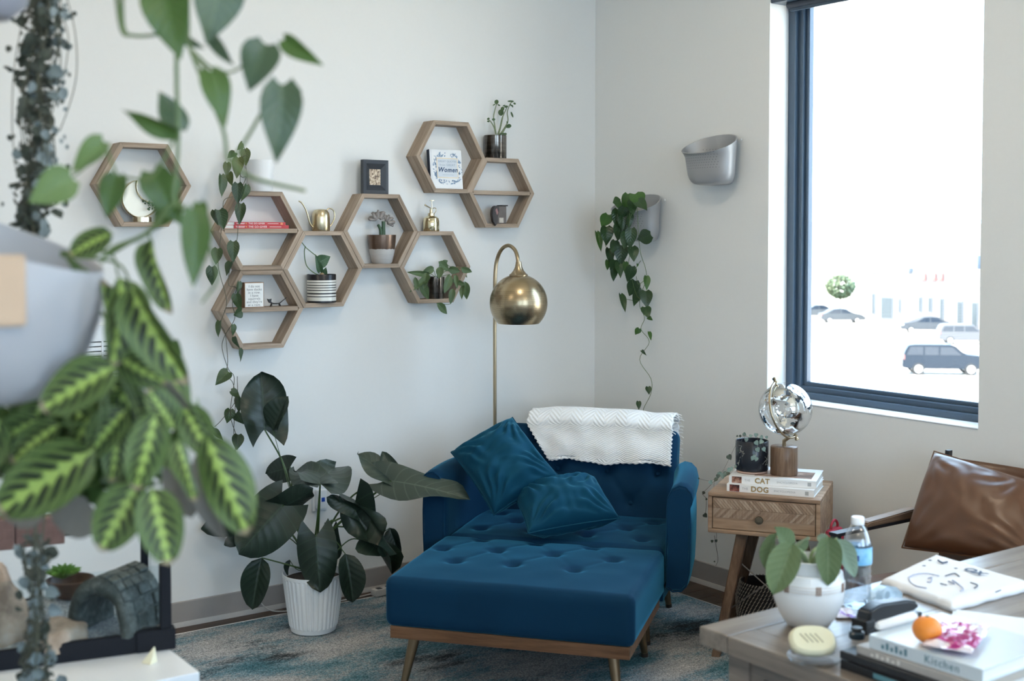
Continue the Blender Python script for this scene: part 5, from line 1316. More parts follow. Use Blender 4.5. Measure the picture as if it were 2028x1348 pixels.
# philodendron in it
tp = thing('trailing_philodendron', 'dark green heart-leaf plant trailing from the silver planter near the corner', 'plant', (-0.07, -0.40, 1.70))
bm = bmesh.new(); lathe(bm, [(0, 0.0), (0.045, 0), (0.05, -0.002)], 20); obj('soil', bm, m_soil, tp, True)
m_phil = leafmat('philodendron_dark', (0.022, 0.055, 0.018), (0.035, 0.085, 0.025), 0.33, 0.08, (0.07, 0.13, 0.05), 0.5)
m_phl = leafmat('philodendron_fresh', (0.05, 0.13, 0.025), (0.07, 0.17, 0.035), 0.35, 0.15, (0.1, 0.2, 0.05), 0.4)
L_p = [with_mat(m_, m_phil) for m_ in lf_h]; L_pl = [with_mat(m_, m_phl) for m_ in lf_h]
def c8(x, y): return 1160+x/2.247, 240+y/2.247
lst = []
for x, y, L, w, a, r, k in ((137, 362, 40, 60, 80, 0.3, 1), (180, 360, 75, 52, 10, 0.2, 1), (236, 350, 62, 72, -30, 0.3, 1), (250, 370, 50, 50, -50, 0.4, 0), (208, 385, 62, 46, -10, 0.3, 0), (85, 445, 66, 58, 25, 0.1, 1), (140, 432, 80, 60, 5, 0.1, 0), (197, 445, 80, 30, -5, 0.6, 0), (61, 535, 88, 30, -16, 0.5, 1), (95, 508, 78, 62, -5, 0.3, 0), (150, 492, 80, 62, 5, 0.2, 0), (200, 523, 92, 56, 3, 0.1, 0), (256, 517, 72, 72, 70, 0, 0), (157, 597, 90, 66, 3, 0, 0), (212, 590, 66, 52, -8, 0.3, 0), (108, 600, 70, 42, -8, 0.4, 0), (98, 640, 44, 28, 0, 0.4, 1), (124, 682, 60, 34, -5, 0.5, 0), (152, 660, 66, 40, -12, 0.4, 0), (196, 682, 76, 54, 15, 0.1, 0), (176, 650, 50, 30, 0, 0.5, 1), (207, 745, 76, 62, 20, 0.1, 0), (272, 720, 62, 32, -3, 0.3, 1), (168, 808, 80, 30, -18, 0.5, 0), (225, 785, 84, 44, 12, 0.3, 0), (270, 792, 74, 60, -5, 0.1, 0), (272, 850, 50, 48, -20, 0.2, 0), (287, 878, 20, 20, -60, 0.3, 1), (229, 936, 34, 30, 30, 0.2, 1), (287, 955, 38, 18, -15, 0.3, 1), (257, 1027, 22, 14, -50, 0.3, 0), (280, 1197, 32, 28, -10, 0.2, 0), (236, 1264, 36, 24, -5, 0.3, 0), (120, 640, 50, 40, 20, 0.5, 0), (165, 410, 60, 56, 15, 0.3, 0), (180, 530, 70, 60, 0, 0.5, 0), (230, 640, 12, 10, 0, 0.5, 1), (165, 455, 66, 50, 0, 0.4, 0), (125, 560, 60, 46, 10, 0.5, 0)):
    u, v = c8(x, y); lst.append((u, v, L/2.247, w/2.247, a, r, k))
def pdepth(v): return -0.185 if v < 470 else (-0.185 + 0.12*min(1, (v-470)/120))
for it in lst: strand_leaves(tp, [it], [R.choice(L_p)], L_pl, pdepth(it[1]), 'right', 0.02)
for p in ([(230, 385), (232, 440), (236, 520), (245, 590), (265, 650), (270, 700), (250, 760), (240, 820), (262, 875), (246, 925), (283, 982), (240, 1060), (290, 1145), (290, 1210), (257, 1280), (265, 1305)], [(200, 370), (190, 440), (160, 480), (130, 560), (125, 640), (150, 660)], [(215, 380), (190, 470), (200, 560), (190, 640), (205, 700), (230, 780), (275, 800)], [(180, 365), (140, 400), (95, 430), (80, 500), (90, 560)], [(270, 700), (235, 725), (225, 690)], [(240, 800), (200, 795), (172, 790)], [(245, 620), (225, 650), (215, 680)]):
    pts = []
    for q_ in p: u, v = c8(*q_); pts.append(onp(u, v, 0, pdepth(v)+0.012))
    stem(tp, pts, 0.0014, m_stem)
# ================================================================ big potted plant on the floor
Zp = 5.05; PB = onp(621, 1246, 2, 0.0115); PH = 0.235
t = thing('potted_alocasia', 'large dark arrow-leaf plant in a white ribbed pot, left of the chair', 'plant', (PB.x, PB.y, 0.0115))
m_pot = simple('white_plastic', (0.74, 0.76, 0.78), 0.4, var=0.02)
bm = bmesh.new(); n_ = 36*4; rings = []
for (r, z, rib) in [(0.084, 0.0, 0), (0.090, 0.004, 0), (0.0945, 0.022, 0), (0.096, 0.026, 1), (0.109, 0.120, 1), (0.1215, 0.218, 1), (0.1225, 0.222, 0), (0.1235, PH, 0), (0.1195, PH, 0), (0.1175, PH-0.02, 0), (0.115, PH-0.03, 0)]:
    ring = []
    for i in range(n_):
        a = 2*PI*i/n_; rr_ = r + (0.0018 if i % 4 in (0, 1) else -0.0018)*rib
        ring.append(bm.verts.new((rr_*math.cos(a), rr_*math.sin(a), z)))
    rings.append(ring)
for a, b2 in zip(rings, rings[1:]):
    for i in range(n_): bm.faces.new((a[i], a[(i+1) % n_], b2[(i+1) % n_], b2[i]))
bm.faces.new(rings[0]); obj('pot', bm, m_pot, t)
obj('soil', lathe(bmesh.new(), [(0, PH-0.022), (0.07, PH-0.024), (0.116, PH-0.027)], 30, cap=False), m_soil, t, True)
m_alo = leafmat('alocasia_leaf', (0.014, 0.026, 0.018), (0.020, 0.036, 0.024), 0.38, 0.03, (0.04, 0.07, 0.045), 0.45, under=(0.02, 0.035, 0.025), spec=0.35)
m_alg = leafmat('alocasia_leaf_grey', (0.045, 0.066, 0.05), (0.055, 0.078, 0.058), 0.45, 0.06, (0.13, 0.17, 0.13), 0.5)
m_petd = simple('alocasia_petiole', (0.045, 0.085, 0.022), 0.4, var=0.3); 
def amesh(mat, fold, droop, wave, seed, kind='arrow'): return leaf_mesh('arrow_leaf', mat, kind, fold, droop, wave, 14, 12, seed)
A1 = amesh(m_alo, 0.25, 0.10, 0.35, 1); A2 = amesh(m_alo, -0.15, 0.22, 0.25, 2); A3 = amesh(m_alg, 0.10, 0.18, 0.30, 3); A4 = amesh(m_alo, 0.5, 0.15, 0.9, 4); A5 = amesh(m_alo, 0.35, 0.12, 0.2, 5, 'oval')
def px(u, v, dz=0.0):
    P = at(u, v, Zp+dz)
    return P if P.y < -0.11 else onp(u, v, 1, -0.11)
crown = [px(622, 1128, 0), px(612, 1130, -0.02), px(632, 1130, -0.01)]
def aleaf(me, b_, tip_, w, roll, via=(), r=0.0055, nrm=None):
    B = px(*b_); T = px(*tip_); Z = (B-EYE).dot(FW)
    put_leaf('leaf', me, t, B, T, w*Z/FPX, roll, n=nrm)
    P = [R.choice(crown)] + [px(*q_) for q_ in via] + [B]
    stem(t, P, r, m_petd, r*0.6, 8, name='petiole', k=8)
upn = Vector((0, 0, 1))
aleaf(A1, (524, 850, 0.02), (520, 735, 0.05), 116, 0.35, [(590, 1020, 0.03), (562, 920, 0.05)])
aleaf(A5, (541, 853, -0.02), (562, 785, -0.05), 54, -0.7, [(588, 1020, 0.03), (560, 920, 0.04)], 0.002)
aleaf(A3, (634, 958, -0.10), (668, 905, 0.16), 118, 0.2, [(630, 1050, -0.02)], nrm=Vector((-0.45, -0.6, 0.8)))
aleaf(A3, (634, 958, -0.10), (580, 915, 0.10), 82, -0.2, [(626, 1050, -0.03)], 0.005, nrm=Vector((-0.1, -0.6, 0.9)))
aleaf(A2, (575, 925, 0.10), (522, 938, 0.12), 62, 0.1, [(585, 1020, 0.06)])
aleaf(A2, (560, 1000, -0.12), (472, 1092, -0.22), 128, 0.15, [(590, 1050, -0.05)])
aleaf(A2, (552, 1006, -0.10), (617, 985, -0.18), 80, 0.9, [(590, 1050, -0.05)], 0.003)
aleaf(A2, (520, 1020, 0.05), (398, 1042, 0.10), 66, 0.2, [(580, 1060, 0.03)])
aleaf(A2, (505, 1030, 0.05), (440, 1076, 0.02), 46, 0.4, [(580, 1070, 0.03)], 0.003)
aleaf(A5, (518, 1104, -0.10), (497, 1208, -0.14), 56, 0.15, [(595, 1125, -0.06), (560, 1115, -0.09)], 0.004)
aleaf(A2, (626, 1060, -0.14), (633, 1172, -0.20), 92, 0.05, [(622, 1095, -0.07)])
aleaf(A5, (684, 1096, -0.12), (702, 1193, -0.15), 54, -0.25, [(655, 1070, -0.06)], 0.003)
aleaf(A4, (700, 1015, -0.02), (784, 1130, -0.06), 74, -0.5, [(650, 1040, -0.02), (665, 1030, -0.02)], 0.005)
aleaf(A4, (722, 1005, 0.0), (772, 1100, -0.12), 66, 0.9, [(655, 1050, -0.01), (690, 1040, -0.01)], 0.004)
aleaf(A2, (705, 1010, -0.05), (655, 980, -0.10), 44, 0.5, [(650, 1060, -0.01)], 0.004)
aleaf(A3, (775, 952, -0.05), (922, 970, -0.20), 84, 0.15, [(650, 1060, -0.02), (720, 995, -0.03)], 0.0062, nrm=Vector((-0.25, -0.7, 0.85)))
aleaf(A3, (772, 950, -0.02), (712, 888, 0.05), 58, 0.3, [(650, 1050, 0.0), (700, 980, 0.0)], 0.005, nrm=Vector((-0.3, -0.7, 0.7)))
aleaf(A3, (790, 955, 0.0), (756, 893, 0.02), 40, -0.4, [(660, 1050, 0.0), (720, 1000, 0.0)], 0.003, nrm=Vector((-0.3, -0.7, 0.6)))
aleaf(A5, (772, 1045, 0.06), (790, 1098, 0.04), 32, 0.3, [(690, 1070, 0.03), (730, 1070, 0.05)], 0.003)
aleaf(A2, (655, 1050, 0.04), (660, 1110, 0.02), 40, 0.5, [(640, 1080, 0.02)], 0.003)
aleaf(A5, (573, 1108, -0.05), (568, 1140, -0.06), 12, 0.5, [(590, 1128, -0.03)], 0.002)
# cable and adapter at the wall
t = thing('power_cable', 'thin white cable lying along the baseboard behind the big plant', 'cable', (0, 0, 0))
pts = [onp(512, 1188, 1, -0.02), onp(528, 1204, 1, -0.03), onp(548, 1210, 2, 0.004), onp(580, 1208, 2, 0.004), onp(640, 1196, 2, 0.004), onp(700, 1184, 2, 0.0145), onp(742, 1174, 2, 0.006)]
bm = bmesh.new(); tube(bm, spline(pts, 8), 0.003, 8); obj('cord', bm, simple('cable_white', (0.55, 0.53, 0.50), 0.5), t, True)
a_ = onp(746, 1176, 2, 0.0115); t = thing('power_strip', 'small white power strip on the floor beside the footstool', 'power strip', (a_.x, a_.y-0.02, 0.0115), 0.1)
obj('body', nbox(-0.03, 0.16, -0.022, 0.022, 0, 0.03, 0.006), simple('strip_white', (0.50, 0.48, 0.46), 0.5), t, True)
for k in range(3): obj('socket', nbox(-0.012+k*0.05, 0.012+k*0.05, -0.012, 0.012, 0.0295, 0.0315, 0.001, seg=1), m_black, t)

# ================================================================ leather armchair by the window
t = thing('leather_armchair', 'brown leather armchair with black metal frame and wooden armrest under the window', 'chair', (-0.50, -2.44, 0.0), 0)
m_lea, n, b = _mat('brown_leather'); c_ = coords(n)
n.links.new(mixcol(n, noise_(n, 5, c_, 5), (0.085, 0.034, 0.014), (0.145, 0.062, 0.027)), b.inputs['Base Color']); b.inputs['Roughness'].default_value = 0.36; b.inputs['Specular IOR Level'].default_value = 0.6
bump_(n, b, noise_(n, 220, c_, 3), 0.12, 0.001)
m_arm = wood('armrest_wood', (0.09, 0.052, 0.03), (0.22, 0.14, 0.09), (0.34, 0.24, 0.17), 0.8, 0.35, axis=0)
yf, yn = 0.30, -0.30
for y in (yf, yn):
    obj('arm_bar', nbox(-0.215, 0.30, y-0.018, y+0.018, 0.588, 0.600, 0.002), m_black, t)
    bm = bmesh.new(); prism(bm, [(-0.06, 0.600), (0.235, 0.600), (0.235, 0.628), (0.22, 0.632), (-0.05, 0.618), (-0.06, 0.612)], y-0.022, y+0.022)
    for v in bm.verts: v.co.z -= 0.0
    bmesh.ops.bevel(bm, geom=bm.edges[:], offset=0.004, segments=2, affect='EDGES'); obj('armrest', bm, m_arm, t)
    obj('leg', nbox(-0.215, -0.185, y-0.012, y+0.012, 0.0, 0.590, 0.003), m_black, t)
    yb_ = y*0.78; bm = bmesh.new(); prism(bm, [(0.25, 0.0), (0.28, 0.0), (0.335, 0.835), (0.315, 0.835)], yb_-0.008, yb_+0.008); obj('leg', bm, m_black, t)
    obj('cross_bar', nbox(0.280, 0.300, min(yb_, y), max(yb_, y), 0.588, 0.600, 0.002), m_black, t)
    obj('side_rail', nbox(-0.20, 0.29, y-0.010, y+0.010, 0.37, 0.39, 0.002), m_black, t)
bm = rbox_pts(0.50, 0.58, 0.075, 0.028, 20, 20, 4)
obj('seat', bm, m_lea, t, 'all', loc=(0.015, 0, 0.36), rot=(0, math.radians(4), 0))
def bf(u, v):
    y = 0.228-0.456*u; z = 0.42+0.392*v - 0.008*math.sin(PI*u)*v; x = 0.27+0.05*v + 0.055*math.sin(PI*u)
    return Vector((x, y, z))
bm = bmesh.new(); grid(bm, 20, 12, bf); o = obj('backrest', bm, m_lea, t, True); sm = o.modifiers.new('s', 'SOLIDIFY'); sm.thickness = 0.012
pillow('cushion', 'big brown leather cushion standing on the armchair seat', 'cushion',
       [onp(1850, 893, 0, -0.245), onp(2046, 954, 0, -0.255), onp(2080, 1120, 0, -0.42), onp(1786, 1084, 0, -0.44)], 0.15, m_lea, 0.004, 11, pinch=0.0)
a_ = onp(1652, 1062, 0, -0.32); t = thing('red_bag', 'small red cloth bag on the floor between the side table and armchair', 'bag', (-0.32, a_.y, 0.0), 0.3)
bm = rbox_pts(0.115, 0.08, 0.50, 0.025, 10, 6, 12)
for v in bm.verts: v.co += Vector((0.006, 0.006, 0))*noise.noise(v.co*9); v.co.y *= 1-0.5*(v.co.z/0.5)
obj('sack', bm, simple('red_cloth', (0.42, 0.03, 0.06), 0.8), t, 'all')
bm = bmesh.new(); tube(bm, spline([(-0.03, 0, 0.49), (-0.028, 0, 0.515), (0, 0, 0.53), (0.028, 0, 0.515), (0.03, 0, 0.49)], 5), 0.005, 6); obj('handle', bm, simple('red_cloth', (0, 0, 0)), t, True)

# ================================================================ desk
DX0, DX1, DY1, DY0, DZ = -2.119, -0.62, -2.950, -3.80, 0.75
m_desk = wood('desk_wood', (0.13, 0.105, 0.088), (0.225, 0.19, 0.16), (0.30, 0.26, 0.225), 0.7, 0.30, axis=0, bump=0.15)
m_desky = wood('desk_wood_y', (0.12, 0.095, 0.08), (0.21, 0.175, 0.148), (0.29, 0.25, 0.215), 0.7, 0.30, axis=1, bump=0.15)
m_deskz = wood('desk_wood_side', (0.10, 0.082, 0.07), (0.19, 0.158, 0.135), (0.28, 0.24, 0.205), 0.7, 0.45, axis=1, bump=0.15)
dk_ = thing('desk', 'pale greyed oak desk with framed top in the foreground at right', 'desk', ((DX0+DX1)/2, (DY0+DY1)/2, 0.0))
ox, oy = dk_.location.x, dk_.location.y
def dbox(nm, x0, x1, y0, y1, z0, z1, mt, bev=0.004): return obj(nm, nbox(x0-ox, x1-ox, y0-oy, y1-oy, z0, z1, bev), mt, dk_)
tk = 0.040; bd = 0.085
dbox('edge_plank', DX0, DX1, DY1-bd, DY1, DZ-tk, DZ, m_desk, 0.005); dbox('edge_plank', DX0, DX1, DY0, DY0+bd, DZ-tk, DZ, m_desk, 0.005)
dbox('edge_plank', DX0, DX0+bd, DY0+bd+0.001, DY1-bd-0.001, DZ-tk, DZ, m_desky, 0.003); dbox('edge_plank', DX1-bd, DX1, DY0+bd+0.001, DY1-bd-0.001, DZ-tk, DZ, m_desky, 0.003)
ny_ = 5; ph__ = (DY1-DY0-2*bd-0.004)/ny_
for k in range(ny_): dbox('top_plank', DX0+bd+0.0015, DX1-bd-0.0015, DY0+bd+0.002+k*ph__, DY0+bd+0.002+(k+1)*ph__-0.0006, DZ-tk+0.005, DZ-0.0008, m_desk, 0.0012)
bx0, bx1, by0, by1 = DX0+0.045, DX1-0.045, DY0+0.045, DY1-0.045; zb_ = DZ-tk
for (x, y) in ((bx0, by0), (bx0, by1-0.06), (bx1-0.06, by0), (bx1-0.06, by1-0.06)): dbox('leg', x, x+0.06, y, y+0.06, 0.0115, zb_-0.001, m_deskz, 0.003)
for (x0, x1) in ((bx0+0.006, bx0+0.03), (bx1-0.03, bx1-0.006)):
    p = dbox('side_panel', x0, x1, by0+0.06, by1-0.06, zb_-0.40, zb_-0.001, m_deskz, 0.002)
    sg = -1 if x0 < -1.5 else 1; xf = x0 if sg < 0 else x1
    for (a, c, e_, f_) in ((by0+0.10, by1-0.10, zb_-0.055, zb_-0.05), (by0+0.10, by1-0.10, zb_-0.36, zb_-0.355)):
        obj('moulding', nbox(min(xf, xf+sg*0.006)-ox, max(xf, xf+sg*0.006)-ox, a-oy, c-oy, e_, f_+0.004, 0.001, seg=1), m_desky, p)
    for y_ in (by0+0.10, by1-0.10): obj('moulding', nbox(min(xf, xf+sg*0.006)-ox, max(xf, xf+sg*0.006)-ox, y_-0.005-oy, y_+0.004-oy, zb_-0.355, zb_-0.05, 0.001, seg=1), m_desky, p)
dbox('apron', bx0+0.06, bx1-0.06, by1-0.03, by1-0.006, zb_-0.13, zb_-0.001, m_deskz, 0.002); dbox('apron', bx0+0.06, bx1-0.06, by0+0.006, by0+0.03, zb_-0.13, zb_-0.001, m_deskz, 0.002)

# white ribboned pot with fuzzy plant
pc_ = onp(1600, 1238, 2, DZ); H_ = 0.122
t = thing('potted_plant', 'fuzzy-leaved plant in a round white pot with brown stitched band, on the desk', 'plant', (pc_.x, pc_.y, DZ))
obj('pot', lathe(bmesh.new(), [(0, 0), (0.038, 0), (0.046, 0.004), (0.063, 0.030), (0.074, 0.058), (0.0775, 0.080), (0.0765, 0.088), (0.0775, 0.090), (0.0775, 0.103), (0.0762, 0.105), (0.073, H_), (0.069, H_+0.002), (0.066, H_-0.004), (0.066, H_-0.03), (0, H_-0.03)], 48), m_white, t, True)
m_stitch = simple('brown_stitch', (0.28, 0.18, 0.13), 0.7); m_band = simple('faint_brown_line', (0.62, 0.55, 0.50), 0.6)
for z in (0.0905, 0.0965, 0.1025):
    obj('band_line', lathe(bmesh.new(), [(0.0776, z-0.0008), (0.0781, z), (0.0776, z+0.0008)], 48, cap=False), m_band, t, True)
for k in range(7):
    a = k*2*PI/7+0.55
    for d_ in (-0.055, 0, 0.055):
        M = Matrix.Rotation(a+d_, 4, 'Z'); bm = nbox(0.0772, 0.0790, -0.0013, 0.0013, 0.087, 0.106, 0.0004, M=M, seg=1); obj('stitch', bm, m_stitch, t)
obj('inner_pot', lathe(bmesh.new(), [(0.050, H_-0.03), (0.052, H_+0.018), (0.0545, H_+0.022), (0.0555, H_+0.027), (0.053, H_+0.028), (0.050, H_+0.015), (0.048, H_+0.0), (0.0, H_+0.0)], 40), m_white, t, True)
m_fz = leafmat('fuzzy_leaf', (0.13, 0.19, 0.09), (0.18, 0.25, 0.12), 0.75, 0.2, (0.26, 0.33, 0.2), 0.35); m_fz2 = leafmat('fuzzy_leaf_grey', (0.20, 0.29, 0.22), (0.24, 0.33, 0.25), 0.7, 0.2, (0.3, 0.4, 0.3), 0.3)
F1 = leaf_mesh('fuzzy_leaf', m_fz, 'oval', 0.35, 0.14, 0.12, 8, 10, 1); F2 = leaf_mesh('fuzzy_leaf', m_fz2, 'oval', 0.2, 0.1, 0.1, 8, 10, 2); F3 = leaf_mesh('fuzzy_leaf', m_fz, 'long', 0.4, 0.1, 0.2, 8, 10, 3)
zc = (pc_-EYE).dot(FW)
for (me, b_, e_, w, r, db, de) in ((F1, (1571, 1076), (1530, 1174), 62, 0.15, -0.06, -0.10), (F1, (1640, 1062), (1641, 1158), 50, -0.1, -0.05, -0.09), (F2, (1658, 1066), (1696, 1142), 40, -0.6, -0.01, -0.05), (F3, (1566, 1088), (1536, 1042), 44, 0.7, -0.02, -0.02), (F3, (1556, 1082), (1606, 1066), 26, 0.9, -0.03, 0.02), (F2, (1640, 1072), (1618, 1060), 22, 0.3, 0.02, 0.04), (F3, (1540, 1055), (1514, 1130), 34, 0.6, 0.0, 0.0)):
    B = at(*b_, zc+db); T = at(*e_, zc+de); put_leaf('leaf', me, t, B, T, w*zc/FPX, r)
m_fst = simple('fuzzy_stem', (0.30, 0.38, 0.20), 0.7)
for p in ([(1603, 1120, 0), (1590, 1095, -0.03), (1569, 1079, -0.06)], [(1606, 1120, 0), (1622, 1090, -0.02), (1640, 1063, -0.05)], [(1604, 1120, 0), (1610, 1092, 0), (1640, 1072, 0.02)], [(1608, 1120, 0), (1640, 1080, 0), (1658, 1066, -0.01)], [(1601, 1122, 0), (1580, 1090, -0.02), (1556, 1082, -0.03), (1540, 1056, 0)]):
    stem(t, [at(u, v, zc+d_) for u, v, d_ in p], 0.0045, m_fst, 0.003, 8)
obj('soil', lathe(bmesh.new(), [(0, H_+0.004), (0.049, H_+0.003)], 24, cap=False), m_soil, t)

# water bottle
bp = onp(1697, 1199, 2, DZ); t = thing('water_bottle', 'clear plastic water bottle with blue label and white cap on the desk', 'bottle', (bp.x, bp.y, DZ))
m_pet, n, b = _mat('clear_plastic'); n.nodes.remove(b)
lw = n.nodes.new('ShaderNodeLayerWeight'); lw.inputs[0].default_value = 0.35; tr_ = n.nodes.new('ShaderNodeBsdfTransparent'); tr_.inputs[0].default_value = (0.93, 0.95, 0.97, 1)
gs = n.nodes.new('ShaderNodeBsdfGlossy'); gs.inputs['Roughness'].default_value = 0.06; mx = n.nodes.new('ShaderNodeMixShader')
n.links.new(math_(n, 'ADD', math_(n, 'MULTIPLY', lw.outputs['Facing'], 0.55), 0.10), mx.inputs[0]); n.links.new(tr_.outputs[0], mx.inputs[1]); n.links.new(gs.outputs[0], mx.inputs[2]); n.links.new(mx.outputs[0], n.nodes['Material Output'].inputs[0])
prof = [(0, 0.006), (0.018, 0.0), (0.029, 0.0), (0.0325, 0.006), (0.0325, 0.016), (0.030, 0.022)]
for k in range(5): prof += [(0.0318, 0.028+k*0.014), (0.0298, 0.035+k*0.014)]
prof += [(0.0305, 0.096), (0.0325, 0.100), (0.0325, 0.142), (0.031, 0.150), (0.024, 0.172), (0.0165, 0.186), (0.013, 0.190), (0.013, 0.192)]
obj('body', lathe(bmesh.new(), prof, 40, cap=False), m_pet, t, True)
obj('cap', lathe(bmesh.new(), [(0, 0.189), (0.0145, 0.189), (0.0148, 0.192), (0.0148, 0.203), (0.0135, 0.206), (0, 0.206)], 32), simple('cap_white', (0.85, 0.86, 0.88), 0.4), t, True)
m_lab, n, b = _mat('blue_label'); c_ = coords(n, 'Object', (1, 1, 1)); n.links.new(ramp_(n, noise_(n, 28, c_, 2), [(0.4, (0.16, 0.46, 0.78)), (0.6, (0.34, 0.66, 0.88))]), b.inputs['Base Color']); b.inputs['Roughness'].default_value = 0.35
lb = obj('label', lathe(bmesh.new(), [(0.0328, 0.101), (0.0331, 0.103), (0.0331, 0.138), (0.0328, 0.140)], 40, cap=False), m_lab, t, True)
M = Matrix.Translation(0.0335*(-FW-RT*0.55).normalized()) ; dv = Vector((-FW.x-RT.x*0.55, -FW.y-RT.y*0.55, 0)).normalized()
obj('label_mark', nbox(-0.012, 0.012, -0.0065, 0.0065, -0.0004, 0.0004, 0.0003, M=frame_M(dv*0.0336+Vector((0, 0, 0.118)), Vector((-dv.y, dv.x, 0)), (0, 0, 1)), seg=1), simple('deep_blue_print', (0.02, 0.07, 0.35), 0.5), lb)
m_wat, n, b = _mat('water'); n.nodes.remove(b); tr_ = n.nodes.new('ShaderNodeBsdfTransparent'); tr_.inputs[0].default_value = (0.90, 0.94, 0.97, 1); gs = n.nodes.new('ShaderNodeBsdfGlossy'); gs.inputs['Roughness'].default_value = 0.02; mx = n.nodes.new('ShaderNodeMixShader'); mx.inputs[0].default_value = 0.06
n.links.new(tr_.outputs[0], mx.inputs[1]); n.links.new(gs.outputs[0], mx.inputs[2]); n.links.new(mx.outputs[0], n.nodes['Material Output'].inputs[0])
obj('water', lathe(bmesh.new(), [(0, 0.003), (0.028, 0.003), (0.030, 0.02), (0.029, 0.09), (0.0312, 0.104), (0.0312, 0.146), (0, 0.146)], 32), m_wat, t, True)

# folded t-shirt
cs = [onp(1742, 1158, 2, DZ), onp(1850, 1106, 2, DZ), onp(2052, 1166, 2, DZ), onp(1885, 1212, 2, DZ)]
ctr = sum(cs, Vector())/4; t = thing('folded_shirt', 'folded white t-shirt with dark lettering lying on the desk', 'shirt', (ctr.x, ctr.y, DZ))
def sf(top):
    def f(u, v):
        p = cs[0]*(1-u)*(1-v)+cs[3]*u*(1-v)+cs[2]*u*v+cs[1]*(1-u)*v - Vector((ctr.x, ctr.y, DZ))
        e_ = min(u, 1-u, v, 1-v); h = 0.017*min(1, e_/0.05)**0.5 if top else 0.0
        nz = noise.noise(Vector((u*5, v*5, 2)))*0.5 + 0.5*noise.noise(Vector((u*11, v*4, 7)))
        o_ = (p.normalized()*0.010*noise.noise(Vector((u*6, v*6, 9)))) if e_ < 0.02 else Vector((0, 0, 0)); o_.z = 0
        return Vector((p.x, p.y, 0.0005)) + o_ + Vector((0, 0, h+(0.0035*nz*min(1, e_*12) if top else 0)))
    return f
m_shirt = simple('shirt_cotton', (0.80, 0.80, 0.82), 0.9, var=0.03, scale=200)
bm = bmesh.new(); grid(bm, 40, 40, sf(True)); grid(bm, 40, 40, sf(False)); bmesh.ops.remove_doubles(bm, verts=bm.verts, dist=0.0003); obj('cloth', bm, m_shirt, t, 'all')
bm = bmesh.new(); pts = [sf(True)(0.02+0.96*k/30, 0.012)+Vector((0, 0, -0.012)) for k in range(31)]
obj('fold_edge', tube(bm, pts, 0.0022, 6), m_shirt, t, True)
m_pr = simple('dark_print', (0.05, 0.08, 0.14), 0.7); m_prl = simple('grey_blue_print', (0.38, 0.42, 0.55), 0.7)
loc0 = Vector((ctr.x, ctr.y, DZ))
def on_shirt(u, v, h=0.0205): return onp(u, v, 2, DZ+h) - loc0
ax_ = (on_shirt(1960, 1140) - on_shirt(1895, 1118)); ax_.z = 0; ay_ = Vector((-ax_.y, ax_.x, 0))
text('OX', 0.040, m_pr, t, frame_M(on_shirt(1930, 1131, 0.022), ax_, ay_), bold=0.0012, spacing=0.95)
for (u_, v_) in ((1842, 1109), (1830, 1120), (1893, 1125)): obj('print_smudge', nbox(-0.004, 0.004, -0.003, 0.003, 0, 0.0006, 0.0002, M=Matrix.Translation(on_shirt(u_, v_, 0.019)), seg=1), m_pr, t)
bm = bmesh.new(); tube(bm, spline([on_shirt(u_, v_, 0.021) for u_, v_ in ((1858, 1109), (1866, 1114), (1876, 1112))], 4), 0.0022, 5); obj('line_print', bm, m_pr, t, True)
for pts in ([(1800, 1143), (1803, 1152), (1815, 1160), (1835, 1164)], [(1800, 1143), (1812, 1137), (1835, 1135), (1860, 1140)], [(1838, 1145), (1845, 1143), (1843, 1152), (1836, 1152)], [(1862, 1155), (1875, 1158)], [(1878, 1150), (1890, 1156), (1886, 1148), (1900, 1158), (1908, 1166), (1902, 1170)], [(1922, 1153), (1936, 1158), (1930, 1164)], [(1872, 1140), (1890, 1135), (1900, 1141)], [(1972, 1172), (1982, 1168)]):
    bm = bmesh.new(); tube(bm, spline([on_shirt(u, v, 0.0195) for u, v in pts], 4), 0.0014, 5); obj('line_print', bm, m_prl if len(pts) > 3 else m_pr, t, True)

# stack at the near end: black box file with a pale cookbook on top
m_cb = simple('pale_blue_cover', (0.62, 0.70, 0.76), 0.35, var=0.03); m_teal = simple('teal_ink', (0.10, 0.22, 0.28), 0.6)
a_ = onp(1664, 1287, 2, DZ+0.036); sx0, sy1 = a_.x, a_.y
t = thing('box_file', 'black flat box file at the near edge of the desk under the pale book', 'box', (sx0, sy1, DZ), 0)
obj('base', nbox(0, 0.30, -0.33, 0, 0, 0.018, 0.002), m_black, t); obj('lid', nbox(-0.001, 0.301, -0.331, 0.001, 0.020, 0.036, 0.003), m_black, t)
obj('label_strip', nbox(-0.0006, 0.0, -0.22, -0.08, 0.004, 0.014, 0), simple('teal_strip', (0.10, 0.25, 0.30), 0.5), t)
def lying_book(label, x, y, z, w, L, h, rz, words, cover):
    t = thing('book', label, 'book', (x, y, z), rz)
    obj('cover', nbox(0, w, -L, 0, 0, 0.0025, 0.0006, seg=1), cover, t); obj('cover', nbox(0, w, -L, 0, h-0.0025, h, 0.0006, seg=1), cover, t)
    obj('spine', nbox(-0.001, 0.0025, -L, 0, 0, h, 0.001, seg=1), cover, t); obj('page_block', nbox(0.0025, w-0.004, -L+0.004, -0.004, 0.0025, h-0.0025, 0), m_paper, t)
    if words: text(words, h*0.80, m_teal, t, frame_M((-0.0013, -L*0.66, h/2), (0, -1, 0), (0, 0, 1)), spacing=1.15)
    for k_ in range(6): obj('small_print', nbox(-0.0016, -0.0009, -L*(0.12+k_*0.042)-0.006, -L*(0.12+k_*0.042), h*0.25, h*(0.55+0.2*(k_ % 2)), 0), m_teal if words else m_paper, t)
    return t
c_ = onp(1745, 1244, 2, DZ+0.075)
